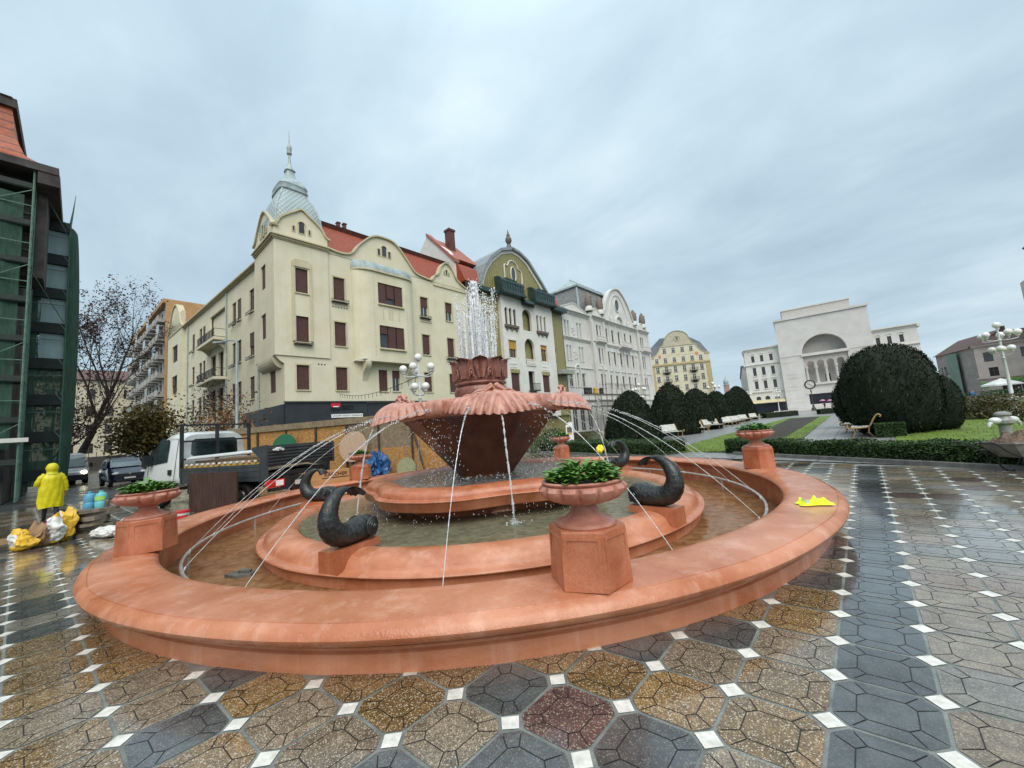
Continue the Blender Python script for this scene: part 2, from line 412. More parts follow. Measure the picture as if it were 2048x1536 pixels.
def water_mat(name, a, b, bump, bs, rough=.06, foam=0, lo=.35, hi=.65, spec=.5):
    m, nt, N, L, P = newmat(name)
    tc = N.new('ShaderNodeTexCoord')
    nz = N.new('ShaderNodeTexNoise'); nz.inputs['Scale'].default_value = bs; nz.inputs['Detail'].default_value = 6; nz.inputs['Distortion'].default_value = .8
    L.new(tc.outputs['Object'], nz.inputs['Vector'])
    mr = N.new('ShaderNodeMapRange'); mr.inputs[1].default_value = lo; mr.inputs[2].default_value = hi; L.new(nz.outputs[0], mr.inputs[0])
    mx = N.new('ShaderNodeMix'); mx.data_type = 'RGBA'; mx.inputs[6].default_value = (*a,1); mx.inputs[7].default_value = (*b,1)
    L.new(mr.outputs[0], mx.inputs[0]); L.new(mx.outputs[2], P.inputs['Base Color'])
    bp = N.new('ShaderNodeBump'); bp.inputs['Strength'].default_value = bump; bp.inputs['Distance'].default_value = .03
    L.new(nz.outputs[0], bp.inputs['Height']); L.new(bp.outputs[0], P.inputs['Normal'])
    P.inputs['Roughness'].default_value = rough; P.inputs['IOR'].default_value = 1.33; P.inputs['Specular IOR Level'].default_value = spec
    return m
m_w1 = water_mat('shallow brown water', (.16,.07,.026), (.28,.15,.075), .3, 6, rough=.12, spec=.12)
m_w2 = water_mat('murky green water', (.12,.115,.07), (.19,.18,.12), .35, 7, spec=.3)
m_w3 = water_mat('churned grey water', (.09,.10,.095), (.5,.53,.53), .9, 11, rough=.15, lo=.45, hi=.72)
m_jet = mat('splashing water', (.82,.87,.9), (.93,.96,.97), rough=.12, scale=20, trans=.5, ior=1.33, spec=.6)
m_foam = mat('white foaming water', (.86,.89,.91), (.95,.96,.97), rough=.3, scale=20, trans=.12, ior=1.33, spec=.5)

FT = thing('fountain', 'large round terracotta pink fountain with three basins, leafy top bowl and playing water jets', 'fountain', FC)
prof = [(6.14,-.05),(6.14,.135),(6.11,.145),(6.11,.165),(6.165,.178),(6.17,.198),(6.13,.213),(6.14,.228),(6.21,.24),(6.285,.262),(6.335,.297),(6.35,.335),(6.335,.372),(6.30,.40),(6.262,.414),(6.258,.407),(6.252,.407),(6.248,.416),
        (6.15,.423),(5.95,.428),(5.76,.424),(5.69,.412),(5.645,.39),(5.63,.36),(5.645,.33),(5.70,.318),(5.70,.298),(5.735,.288),(5.735,.262),(5.77,.25),(5.77,-.3)]
def wob(a, r, z):
    return 1+.0011*math.sin(7*a)+.0009*math.sin(13*a+1)+(.0012*math.sin(23*a+z*9) if r < 6.27 and r > 6.24 else 0)
MB().lathe(prof, 220, rf=wob).build('outer_rim', m_terra, FT, 40)
MB().lathe([(5.9,-.22),(3.6,-.22)], 96).build('basin_floor', m_floor, FT)
prof2 = [(4.40,-.3),(4.40,.02),(4.43,.03),(4.475,.04),(4.485,.055),(4.475,.072),(4.43,.082),(4.395,.088),(4.375,.105),(4.36,.145),(4.325,.195),(4.27,.235),(4.19,.265),(4.09,.277),(3.99,.268),(3.91,.245),(3.85,.2),(3.81,.12),(3.8,-.1)]
MB().lathe(prof2, 180, rf=wob).build('middle_basin_wall', m_terra, FT, 40)
def pent(a, r, z):
    x = math.cos(5*(a-R(-72)))
    return (1+.045*x-.012*math.cos(10*(a-R(-72)))) if r > 1.9 else 1
prof3 = [(2.08,.3),(2.10,.70),(2.16,.735),(2.25,.768),(2.38,.785),(2.50,.768),(2.585,.725),(2.625,.67),(2.63,.63),(2.65,.615),(2.70,.608),(2.715,.592),(2.70,.572),(2.685,.56),(2.655,.43),(2.64,.415),(2.2,.395),(2.02,.35),(1.98,.28),(1.98,.0)]
MB().lathe(prof3, 160, rf=pent).build('upper_basin', m_terra2, FT, 40)
def pool(name, r0, r1, z, m, n=120, rf=None):
    b = MB(); b.lathe([(r0,z),(r1,z)], n, rf=rf); return b.build(name, m, FT)
for nm, r0, r1, z, m in (('water_surface',5.78,4.38,-.125,m_w1),('water_surface',3.83,1.9,.192,m_w2),('water_surface',2.2,.2,.70,m_w3)):
    pool(nm, r0, r1, z, m, rf=pent if z > .5 else None)
# ring pipe with nozzles and brackets
b = MB(); b.tube([(5.40*math.cos(TAU*i/120), 5.40*math.sin(TAU*i/120), .13) for i in range(121)], .024, 8, caps=False)
for i in range(12):
    a = TAU*(i+.4)/12; b.box(5.40*math.cos(a)-.02, 5.40*math.cos(a)+.02, 5.40*math.sin(a)-.02, 5.40*math.sin(a)+.02, -.22, .13)
b.build('ring_pipe', m_pipe, FT, 40)
# pedestal: inverted ten-sided cone
def deca(a, r, z): return math.cos(PI/10)/math.cos(((a-R(-36)+PI/10) % (PI/5))-PI/10)
b = MB(); b.lathe([(.66,.5),(.66,.72),(.70,.78),(1.72,1.92),(1.80,1.985),(1.80,2.06),(.3,2.06)], 10, a0=R(-36+18), a1=R(-36+18)+TAU)
b.build('pedestal', m_ped, FT)
# leafy bowl
def lobes(a, r, z): return 1+(.022*abs(math.sin(a*27)) if z > 2.05 and r > 1.7 else 0)
MB().lathe([(1.70,2.0),(1.84,2.02),(1.89,2.06),(1.92,2.16),(1.90,2.27),(1.87,2.32),(1.83,2.35),(1.76,2.33),(1.5,2.25),(.5,2.22)], 270, rf=lobes).build('bowl', m_leaf, FT, 50)
MB().lathe([(1.5,2.275),(.4,2.275)], 60).build('water_surface', m_w3, FT)
def bez(p0, p1, p2, p3, t):
    u = 1-t; return tuple(u*u*u*a+3*u*u*t*b_+3*u*t*t*c+t*t*t*d for a,b_,c,d in zip(p0,p1,p2,p3))
def leaf_fn(phi):
    def fn(u, t):
        s = 2*u-1; a_ = abs(s); ang = phi+s*R(31)
        q = a_*8.2-2.1*t+.25            # ribs sweep outwards as they run down
        fl = abs(math.sin(PI*q))**.7
        k = 1-a_**5
        ro = 1.93+.54*max(0,math.cos(s*PI/2))**.9
        ze = 1.925+.15*a_**1.5+.085*(1-fl)
        hump = .10*math.exp(-(s/.30)**2)
        r, z = bez((1.62,2.30+hump*.7),(1.88,2.41+hump*1.3),(ro*.985+.03,2.36-.06*a_),(ro,ze), t)
        w = min(1, t*1.6)*(fl-.62)*.085
        r += w; z += w*.5
        if t > .86: r += .035*((t-.86)/.14)*fl
        r = 1.90+(r-1.90)*(.35+.65*k)
        if t < .4: r += .014*math.sin(s*26)*math.exp(-(s/.5)**2); z += .022*math.sin(t*44+a_*12)*math.exp(-(s/.4)**2)
        return (r*math.cos(ang), r*math.sin(ang), z)
    return fn
for k in range(5):
    ph = R(-36+72*k); b = MB(); b.grid(leaf_fn(ph), 150, 34)
    for i in range(9):      # the carved rosette over the leaf
        a = ph+rnd.uniform(-.045,.045); rr = 1.86+rnd.uniform(-.06,.10); b.ball((rr*math.cos(a), rr*math.sin(a), 2.52+rnd.uniform(-.06,.05)), rnd.uniform(.03,.05), 8, 6)
    for sg in (-1, 1):
        pts = []
        for i in range(14):
            t = i/13; a = ph+sg*(.02+.31*t); rr = 1.88-.02*t; z = 2.555-.22*t**.7+.016*math.sin(t*16)
            pts.append((rr*math.cos(a), rr*math.sin(a), z))
        b.tube(pts, [.034-.014*i/13 for i in range(14)], 7)
        b.tube([(p[0]*1.045, p[1]*1.045, p[2]-.05) for p in pts], [.028-.012*i/13 for i in range(14)], 7)
    b.build('carved_leaf', m_leaf, FT, 80)
# crown: foot ring, moulding, acanthus leaves
b = MB()
b.lathe([(.50,2.22),(.575,2.42),(.605,2.50),(.615,2.58),(.60,2.66),(.575,2.70)], 120, rf=lambda a,r,z: 1+.02*abs(math.sin(a*22+z*3)))
b.lathe([(.575,2.70),(.555,2.715),(.565,2.73),(.60,2.75),(.615,2.775),(.605,2.80),(.57,2.815),(.575,2.83),(.59,2.85),(.575,2.865),(.55,2.875),(.545,2.95),(.56,3.15),(.575,3.30),(.5,3.31),(.2,3.28)], 72)
NL = 9
for k in range(NL):
    ph = R(-41)+TAU*k/NL
    def lf(u, t, ph=ph):
        s = 2*u-1; wd = (.30+.12*math.sin(min(1,t*1.15)*PI*.62))*(1-.45*max(0,t-.82)/.18*abs(s))
        ang = ph+s*wd
        r = .565+.03*t+.06*math.cos(s*PI/2)-.066*abs(math.sin(s*PI*2.5*(1-.45*t)))**.8*(.45+.55*t)+.03*max(0,1-abs(s)*6)
        z = 2.87+.54*t-.07*s*s*t*t
        if t > .8:
            c = (t-.8)/.2; r += .115*c**1.5*(1-.35*s*s); z -= .075*c*c
        return (r*math.cos(ang), r*math.sin(ang), z)
    b.grid(lf, 44, 18)
    a = ph+PI/NL
    b.tube([(.615*math.cos(a+d), .615*math.sin(a+d), z) for d, z in ((-.07,2.9),(-.085,2.98),(-.06,3.06),(0,3.09),(.06,3.06),(.085,2.98),(.07,2.9))], .022, 7)
    b.ball((.60*math.cos(a), .60*math.sin(a), 2.985), .034, 8, 6, (1,1,1.6))
b.build('crown', m_crown, FT, 60)

# ---- water in the air
def bead(mb_, p, r, st=1.0, d=None):
    mb_.ball(p, r, 6, 4, (1,1,st))
b = MB()
wr = random.Random(5)
def streak(b, x, y, z0, z1, r, lean=0):
    n = 14; P = []; Q = []
    for i in range(n+1):
        t = i/n; P.append((x*(1+lean*t)+wr.gauss(0,.004), y*(1+lean*t)+wr.gauss(0,.004), z0+(z1-z0)*t)); Q.append(max(.002, r*(.75+.5*wr.random())*(1-.45*t)))
    b.tube(P, Q, 6)
for i in range(95):
    a = wr.uniform(0,TAU); rr = abs(wr.gauss(0,.065)); top = 5.32-rr*4.2-wr.random()**2*.5
    streak(b, rr*math.cos(a), rr*math.sin(a), 3.2, top, wr.uniform(.012,.028), .25)
for i in range(70):       # frothy head of the plume
    a = wr.uniform(0,TAU); t = wr.random(); rr = .10*math.sqrt(wr.random())*(1-.5*t); b.ball((rr*math.cos(a), rr*math.sin(a), 4.95+.36*t), wr.uniform(.02,.045), 7, 5, (1,1,1.3))
for i in range(2200):
    t = wr.random(); a = wr.uniform(0,TAU); rr = (.07+abs(wr.gauss(0,.09)))*(1.2-.55*t)
    bead(b, (rr*math.cos(a), rr*math.sin(a), 3.3+2.02*t), wr.uniform(.004,.011), wr.uniform(1,2.4))
b.build('water_jet', m_foam, FT, 179)
NJ = 16
for k in range(NJ):
    a = TAU*(k+.3)/NJ; b = MB(); top = 4.75+.25*math.sin(k*2.1)+wr.uniform(-.08,.1); r0 = .42
    tn = []
    for i in range(16):
        t = i/15; tn.append(((r0+.05*t)*math.cos(a), (r0+.05*t)*math.sin(a), 3.2+(top-3.2)*t))
    b.tube([(p[0]+wr.uniform(-.005,.005), p[1]+wr.uniform(-.005,.005), p[2]) for p in tn[:11]], [.014*(1-.05*i)+wr.uniform(-.003,.004) for i in range(11)], 6)
    streak(b, (r0+.02)*math.cos(a+.05), (r0+.02)*math.sin(a+.05), 3.3, top-.25, .011); streak(b, (r0-.02)*math.cos(a-.06), (r0-.02)*math.sin(a-.06), 3.3, top-.45, .009)
    for i in range(190):      # rising drops and the ones falling back around them
        t = wr.random()**.75; rr = r0+.05*t+wr.gauss(0,.028*(.5+t)); aa = a+wr.gauss(0,.05*(.4+t))
        bead(b, (rr*math.cos(aa), rr*math.sin(aa), 3.35+(top+.06-3.35)*t), wr.uniform(.004,.0115), wr.uniform(1,2.6))
    b.build('water_jet', m_foam, FT, 179)
NOZ = [-49,-74,-95,-107,-121,-22,1,17,38,58,80,-143,-160,176,150,125,103]
for a in NOZ:
    a = R(a); b = MB(); r0, z0, r1 = 5.37, .16, 1.75
    def arc(t):
        r = r0+(r1-r0)*t; z = z0+3.95*t-1.93*t*t
        return V((r*math.cos(a), r*math.sin(a), z))
    n1 = 80; b.tube([arc(.60*i/n1)+V((wr.gauss(0,.002),wr.gauss(0,.002),wr.gauss(0,.002)))*(i/n1) for i in range(n1+1)], [.0042+(.0015+.0045*i/n1)*(wr.random()**1.5) for i in range(n1+1)], 6)
    t = .5
    while t < 1.0:
        p = arc(t); sp_ = max(0,t-.55)*.06
        for _ in range(1 if t < .75 else 2):
            bead(b, p+V((wr.gauss(0,sp_), wr.gauss(0,sp_), wr.gauss(0,sp_))), wr.uniform(.007,.017), 1)
        t += wr.uniform(.005,.014)
    b.tube([arc(-.004)-V((0,0,.05)), arc(.004)], .012, 6)
    b.build('water_jet', m_jet, FT, 179)
for k in range(5):            # streams off the leaf tips
    a = R(-36+72*k); b = MB()
    def fall(t): return V(((2.44+.42*t)*math.cos(a+.004*math.sin(9*t)), (2.44+.42*t)*math.sin(a), 1.93-.25*t-1.49*t*t))
    b.tube([fall(i/30) for i in range(31)], [.013+.012*math.sin(i*1.9)*.6+.004*wr.random() for i in range(31)], 6)
    for i in range(60):
        t = wr.random(); bead(b, fall(t)+V((wr.gauss(0,.02*t),wr.gauss(0,.02*t),0)), wr.uniform(.005,.012), 1.5)
    for i in range(70):       # splash where it lands
        rr = abs(wr.gauss(0,.11)); aa = wr.uniform(0,TAU); e_ = fall(1)
        bead(b, (e_.x+rr*math.cos(aa), e_.y+rr*math.sin(aa), .195+max(0,wr.gauss(.0,.035))), wr.uniform(.006,.018), .6)
    b.build('water_stream', m_jet, FT, 179)
b = MB()
for i in range(1500):         # drips under the bowl and off the upper basin
    a = wr.uniform(0,TAU)
    if i < 900:
        ak = R(-36+72*wr.randrange(5))+wr.choice((-1,1))*R(30)+wr.gauss(0,.09); t = wr.random()
        rr = 1.78+.1*wr.random(); z = 2.0-1.28*t; bead(b, (rr*math.cos(ak), rr*math.sin(ak), z), wr.uniform(.004,.010), 2)
    elif i < 1250:
        rr = 2.64*pent(a,2.6,0)+.02; z = .42-.24*wr.random(); bead(b, (rr*math.cos(a), rr*math.sin(a), z), wr.uniform(.003,.006), 2.4)
    else:
        rr = .8+abs(wr.gauss(0,.35)); bead(b, (rr*math.cos(a), rr*math.sin(a), .72+abs(wr.gauss(0,.03))), wr.uniform(.008,.022), .7)
struct(b.build('falling_drops', m_jet, FT, 179), 'stuff')
# plinths under the fish
def plinth(a):
    b = MB(); b.M = Matrix.Rotation(a, 4, 'Z')
    w = .165; p = [(4.47,.045),(4.47,.335),(3.72,.335),(3.72,.24),(3.84,.23),(3.98,.262),(4.09,.272),(4.19,.26),(4.27,.23),(4.325,.19),(4.355,.14),(4.37,.1),(4.4,.06)]
    b.ext([(r,-w,z) for r,z in p], (0,2*w,0)); return b
FISH_A = [-71, -5, 72, -143, 144]
for a in FISH_A: plinth(R(a)).build('plinth', m_terra2, FT)

# ------------------------------------------------------------------ bronze fish on the plinths
m_bronze = mat('black bronze', (.016,.018,.019), (.045,.05,.05), rough=.3, rvar=.1, scale=8, bump=.3, bscale=60, metal=.35, spec=.6)
def spline(P, n):
    out = []
    m_ = len(P)-1
    for i in range(n+1):
        t = i/n*m_; k = min(int(t), m_-1); u = t-k
        p0, p1, p2, p3 = P[max(k-1,0)], P[k], P[k+1], P[min(k+2,m_)]
        out.append([.5*(2*b+(c-a)*u+(2*a-5*b+4*c-d)*u*u+(3*b-a-3*c+d)*u**3) for a,b,c,d in zip(p0,p1,p2,p3)])
    return out
def make_fish(label, loc, rz):
    t = thing('fish_statue', label, 'statue', loc, rz, 'bronze fish around the middle basin')
    # x, z, half-width, half-height   (head towards +x)
    P = [(.40,.135,.03,.035),(.385,.14,.085,.085),(.34,.155,.135,.135),(.25,.165,.165,.165),(.12,.155,.165,.158),(-.02,.145,.165,.145),(-.16,.155,.155,.145),(-.27,.21,.15,.145),(-.335,.32,.135,.135),(-.345,.44,.115,.118),(-.30,.56,.096,.10),(-.235,.645,.078,.082),(-.155,.70,.06,.062),(-.085,.725,.05,.044),(-.045,.727,.052,.022)]
    NS = 150; S = spline(P, NS); b = MB(); n = 72; vs = []
    for i, (x, z, w, h) in enumerate(S):
        a_, c_ = S[max(i-1,0)], S[min(i+1,NS)]
        d = V((c_[0]-a_[0], c_[1]-a_[1])); d.normalize(); nx, nz = d.y, -d.x     # normal in the xz plane
        body = 44 < i < 136
        for j in range(n):
            a = TAU*j/n; cs, sn = math.cos(a), math.sin(a)
            k = 1.0
            if body:            # overlapping scales
                row = math.floor(i/6.0); fx = i/6.0-row; fa = (j/n*13+.5*(row % 2)) % 1; eg = .3+.66*(1-(2*fa-1)**2)
                k += (.055*(.25+.75*fx/eg) if fx < eg else .008)-.02
            if 16 < i < 44: k += .022*math.sin(i*.8)*(abs(cs) > .3)   # gill folds
            vs.append((x+nx*h*sn*k, w*cs*k, z+nz*h*sn*k))
    m_ = len(S)
    fs = [(i*n+j, (i+1)*n+j, (i+1)*n+(j+1)%n, i*n+(j+1)%n) for i in range(m_-1) for j in range(n)]
    fs += [tuple(range(n)), tuple(((m_-1)*n+j) for j in range(n-1,-1,-1))]
    b.add(vs, fs); b.build('body', m_bronze, t, 50)
    for sy in (-1, 1):
        b = MB()
        for r0, k in ((.112,.022),(.085,.019),(.058,.016)):
            b.tube([(.24+r0*math.cos(TAU*i/24)*.95, sy*(.172+.02*(.112-r0)/.05)-sy*.25*max(0,r0*math.cos(TAU*i/24)), .175+r0*math.sin(TAU*i/24)) for i in range(25)], k, 7, caps=False)
        b.ball((.24, sy*.195, .175), .042, 10, 8); b.build('eye', m_bronze, t, 179)
    b = MB(); b.tube([(.33,-.12,.09),(.39,-.075,.105),(.418,0,.115),(.39,.075,.105),(.33,.12,.09)], [.018,.026,.03,.026,.018], 8)
    b.tube([(.33,-.115,.055),(.385,-.07,.06),(.41,0,.062),(.385,.07,.06),(.33,.115,.055)], [.016,.024,.027,.024,.016], 8); b.build('lips', m_bronze, t, 179)
    def fin(u, v):
        s = 2*u-1; L_ = .19*v*(1+.35*abs(s)-.12*math.cos(s*9)); sp_ = .05+.14*v
        return (-.07+L_*.8, s*sp_*.9, .727+.035*math.sin(v*3)-.10*v*v+.012*math.cos(s*20)*v)
    b = MB(); b.grid(fin, 28, 8); b.grid(lambda u,v: (fin(u,v)[0], fin(u,v)[1], fin(u,v)[2]-.018-.012*(1-v)), 28, 8); b.build('tail_fin', m_bronze, t, 60)
    return t
FL = ['black bronze fish nearest the camera, left of the front flower urn', 'black bronze fish right of the front flower urn, head facing left',
      'black bronze fish at the back right, partly behind the front flower urn', 'black bronze fish on the far left, beside the cardboard box', 'black bronze fish hidden behind the pedestal']
for a, l in list(zip(FISH_A, FL))[:4]:
    a_ = R(a); make_fish(l, FC+V((4.10*math.cos(a_), 4.10*math.sin(a_), .335)), a_+PI)

# ------------------------------------------------------------------ stone planters with primroses
m_urn = mat('urn stone', (.36,.13,.085), (.52,.25,.185), rough=.42, rvar=.12, scale=4, det=8, bump=.15, bscale=45, streak=.5, streakcol=(.20,.09,.065), fine=.1)
m_leafg = mat('primrose leaf', (.075,.185,.025), (.16,.33,.06), rough=.38, scale=9, spec=.5)
m_soil = mat('potting soil', (.02,.014,.01), (.05,.035,.025), rough=.9, scale=20, bump=.6, bscale=60)
m_yel = mat('yellow petal', (.85,.62,.02), rough=.5)
def make_planter(label):
    t = thing('stone_planter', label, 'planter', (0,0,0), 0, 'flower planters on the fountain rim')
    b = MB(); b.lathe([(.30,0),(.332,.003),(.314,.425),(.308,.44),(.0,.44)], 6, a0=R(0))
    # sunk panels on the faces
    for k in range(6):
        a = R(30+60*k); b2 = Matrix.Rotation(a,4,'Z'); b.M = b2; q = .279
        for x0,x1,z0,z1 in ((-.145,-.118,.05,.40),(.118,.145,.05,.40),(-.118,.118,.375,.40)):
            b.box(q-.02, q+.0035, x0, x1, z0, z1)
        b.M = None
    b.build('pedestal', m_terra2, t)
    b = MB(); b.lathe([(.245,.44),(.25,.45),(.245,.47),(.225,.478),(.20,.482),(.165,.50),(.125,.535),(.105,.565),(.10,.59),(.115,.605),(.115,.615)], 48)
    b.build('foot', m_urn, t, 40)
    flute = lambda a, r, z: 1+(.12*abs(math.sin(a*7))**.8-.08 if r > .16 and z < .765 else 0)
    b = MB(); b.lathe([(.10,.60),(.16,.615),(.235,.635),(.305,.665),(.348,.705),(.358,.74),(.342,.768),(.318,.775),(.335,.785),(.34,.797),(.33,.805),(.305,.805),(.29,.78),(.28,.75)], 112, rf=flute)
    b.build('bowl', m_urn, t, 40)
    MB().lathe([(.29,.765),(.0,.78)], 24).build('soil', m_soil, t)
    return t
def leaf_clump(b, n, rad, r_, L0=.13, up_=.5):
    for i in range(n):
        a = r_.uniform(0,TAU); q = rad*math.sqrt(r_.random()); az = a+r_.gauss(0,.7); L_ = L0*r_.uniform(.65,1.2); w = L_*r_.uniform(.20,.27)
        tilt = r_.uniform(.35,1.25)*up_*2*(1-.35*q/rad); base = V((q*math.cos(a), q*math.sin(a), r_.uniform(-.01,.11)*(1-.6*q/rad)+.06*(1-q/rad)))
        d = V((math.cos(az),math.sin(az),0)); sd_ = V((-math.sin(az),math.cos(az),0)); vs = []
        for k in range(6):
            t = k/5; el_ = tilt*(1-.9*t); 
            p = base+d*(L_*t*(.55+.45*t)*1.0)+V((0,0,1))*(L_*math.sin(min(1.5,tilt))*(t-.62*t*t)*1.25)
            ww = w*(.25+1.0*math.sin(PI*min(1,.12+t*.88)**1.15)) if k < 5 else w*.15
            vs += [p-sd_*ww+V((0,0,ww*.35)), p, p+sd_*ww+V((0,0,ww*.35))]
        b.add(vs, [(k*3+j,k*3+j+1,k*3+j+4,k*3+j+3) for k in range(5) for j in range(2)])
PL = [(-36,'front flower urn with a single yellow flower'),(-101,'flower urn on the left rim near the sacks'),(36,'flower urn on the right rim behind the yellow vest'),
      (108,'small flower urn at the back rim, right of the pedestal'),(181,'flower urn on the rim between cardboard box and blue tarpaulin')]
base = None
for i, (a, l) in enumerate(PL):
    a_ = R(a); lab = 'fluted terracotta '+l
    if base is None: t = base = make_planter(lab)
    else: t = copy_tree(base); t['label'] = lab
    rr = 5.96 if i < 3 else 5.9
    t.location = FC+V((rr*math.cos(a_), rr*math.sin(a_), .424))
    if i == 1: t.location = (-7.66,.66,.424)
    t.rotation_euler.z = a_+R(4*i)
    b = MB(); pr = random.Random(30+i); leaf_clump(b, 300 if i == 0 else 190, .27, pr, .108 if i == 0 else .11)
    lf = b.build('primrose_clump', m_leafg, None, 179)
    lf.location = t.location+V((0,0,.785))
    tag(lf, 'primrose leaves in the '+l, 'plant', 'plants in the fountain urns')
    if i == 0:
        b = MB(); b.tube([(.10,.09,.05),(.125,.11,.16),(.13,.13,.235)], .005, 6); fl = b.build('stem', m_leafg, lf, 179)
        b = MB()
        for k in range(6):
            aa = TAU*k/6
            b.ball((.13+.018*math.cos(aa), .13+.01*math.sin(aa), .25+.016*math.sin(aa)), .02, 8, 6, (1,.7,1.1))
        b.build('flower', m_yel, lf, 179)
# hi-vis vest lying on the rim
m_vest = mat('hi-vis yellow fabric', (.62,.78,.0), (.80,.92,.02), rough=.6, scale=20)
m_refl = mat('grey reflective tape', (.36,.40,.40), rough=.35)
def vest_at(): return V((-.63, 6.24, .428))
vr = random.Random(3)
b = MB()
def vf(u, v):
    x, y = (u-.5)*.37, (v-.5)*.21
    n_ = noise.noise(V((x*9+3, y*9, 1)))*.5+noise.noise(V((x*20, y*20, 4)))*.4
    edge = min(u,1-u,v,1-v)
    x *= 1+.25*noise.noise(V((u*3,v*3,7))); y *= 1+.35*noise.noise(V((u*3,v*3,17)))
    return (x, y, max(.004, (.05+.09*n_+.012*math.sin(u*17+v*9)*math.sin(v*13))*min(1,edge*6)+.012))
b.mi = 0; b.grid(vf, 44, 34)
for i, f in enumerate(b.f):
    u = (i % 44)/44; v = (i//44)/34
    if .12 < u < .30 and .12 < v < .6 or (.62 < u < .70 and v > .55): b.m[i] = 1
o = b.build('safety_vest', [m_vest, m_refl], None, 179); o.location = vest_at(); o.rotation_euler.z = R(30)
tag(o, 'crumpled fluorescent yellow safety vest with grey tape lying on the pink rim', 'vest')
# slab of stone left in the brown basin water
m_slab = mat('wet slate', (.06,.065,.06), (.15,.15,.13), rough=.3, scale=8, bump=.5, bscale=30)
b = MB(); b.ext([(-.2,-.09,0),(.05,-.12,0),(.22,-.02,0),(.17,.10,0),(-.1,.12,0)], (0,0,.05)); b.ext([(-.02,-.03,.05),(.18,0,.05),(.12,.08,.05),(-.05,.06,.05)], (0,0,.035))
o = b.build('stone_slab', m_slab); o.location = (-7.05, 1.62, -.13); o.rotation_euler.z = R(25)
tag(o, 'flat grey stone slab lying in the shallow brown water of the outer basin', 'stone')
# ------------------------------------------------------------------ facade tools
# local frame of a facade: x along it, z up, outside towards -y
def facade(b, u0, u1, z0, z1, ops, d=.25, y=0.0):
    us = sorted({round(v,4) for v in [u0,u1]+[q for o in ops for q in o[:2]] if u0-1e-6 <= v <= u1+1e-6})
    zs = sorted({round(v,4) for v in [z0,z1]+[q for o in ops for q in o[2:4]] if z0-1e-6 <= v <= z1+1e-6})
    for i in range(len(us)-1):
        run = None
        for j in range(len(zs)-1):
            cu, cz = (us[i]+us[i+1])/2, (zs[j]+zs[j+1])/2
            hole = any(o[0] < cu < o[1] and o[2] < cz < o[3] for o in ops)
            if not hole and run is None: run = zs[j]
            if run is not None and (hole or j == len(zs)-2):
                top = zs[j] if hole else zs[j+1]
                b.quad((us[i],y,run),(us[i+1],y,run),(us[i+1],y,top),(us[i],y,top)); run = None
    for o in ops:
        a, c, e, f = o[:4]; r = (c-a)/2
        arch = len(o) > 4 and o[4]
        s = f-r*arch if arch else f
        b.quad((a,y,e),(a,y+d,e),(a,y+d,s),(a,y,s)); b.quad((c,y,e),(c,y+d,e),(c,y+d,s),(c,y,s))
        b.quad((a,y,e),(c,y,e),(c,y+d,e),(a,y+d,e))
        if not arch: b.quad((a,y,f),(c,y,f),(c,y+d,f),(a,y+d,f))
        else:
            n = 12; m = (a+c)/2
            P = [(m-r*math.cos(PI*k/n), s+r*arch*math.sin(PI*k/n)) for k in range(n+1)]
            for k in range(n):
                p, q = P[k], P[k+1]
                b.quad((p[0],y,p[1]),(q[0],y,q[1]),(q[0],y,f),(p[0],y,f))
                b.quad((p[0],y,p[1]),(p[0],y+d,p[1]),(q[0],y+d,q[1]),(q[0],y,q[1]))
M_GLASS = mat('window glass', (.012,.015,.018), (.05,.058,.065), rough=.06, scale=.35, spec=.8, lo=.3, hi=.7)
M_WFRAME = mat('white window frame', (.55,.54,.5), rough=.5)
M_BFRAME = mat('dark wooden frame', (.07,.038,.025), (.12,.06,.04), rough=.5)
M_SHUT = bandmat('brown roller shutter', (.055,.021,.018), (.13,.055,.046), freq=12, rough=.55, bump=.5, noisy=.2)
M_CURT = mat('pale curtain behind glass', (.35,.33,.28), (.5,.48,.42), rough=.15, scale=2, stretch=(6,6,.4))
M_IRON = mat('dark wrought iron', (.02,.022,.024), (.05,.05,.05), rough=.5)
M_ZINC = mat('grey zinc sheet', (.24,.30,.30), (.42,.49,.49), rough=.5, rvar=.12, scale=1.5, streak=.4, streakcol=(.5,.55,.54))
M_REDT = bandmat('red roof tiles', (.16,.028,.012), (.36,.075,.03), freq=4.2, rough=.4, bump=.7, noisy=.25, duty=.3)
M_REDD = mat('dark ridge tiles', (.07,.02,.014), (.13,.04,.03), rough=.5, scale=3)
def window(par, a, c, e, f, y=.16, fm=None, nx=2, ny=(.68,), gm=None, fw=.06, arch=0):
    fm = fm or M_WFRAME; gm = gm or M_GLASS; b = MB(); b.mi = 1
    r = (c-a)/2
    if arch:
        s = f-r*arch; n = 10
        P = [(a,y+.04,e),(c,y+.04,e)]+[((a+c)/2+r*math.cos(PI*k/n), y+.04, s+r*arch*math.sin(PI*k/n)) for k in range(n+1)]
        b.poly(P); b.mi = 0
        for k in range(n):
            p, q = P[2+k], P[3+k]; b.bar((p[0],y,p[2]),(q[0],y,q[2]), fw)
        f = s
    else:
        b.quad((a,y+.04,e),(c,y+.04,e),(c,y+.04,f),(a,y+.04,f)); b.mi = 0
        b.box(a,c,y,y+.05,f-fw,f)
    b.box(a,a+fw,y,y+.05,e,f-(0 if arch else fw)); b.box(c-fw,c,y,y+.05,e,f-(0 if arch else fw)); b.box(a+fw,c-fw,y,y+.05,e,e+fw)
    for k in range(1, nx):
        x = a+(c-a)*k/nx; b.box(x-fw*.5,x+fw*.5,y-.006,y+.045,e+fw,f-(0 if arch else fw))
    for t in ny:
        z = e+(f-e)*t; b.box(a+fw,c-fw,y-.003,y+.04,z-fw*.5,z+fw*.5)
    return b.build('window', [fm, gm], par)
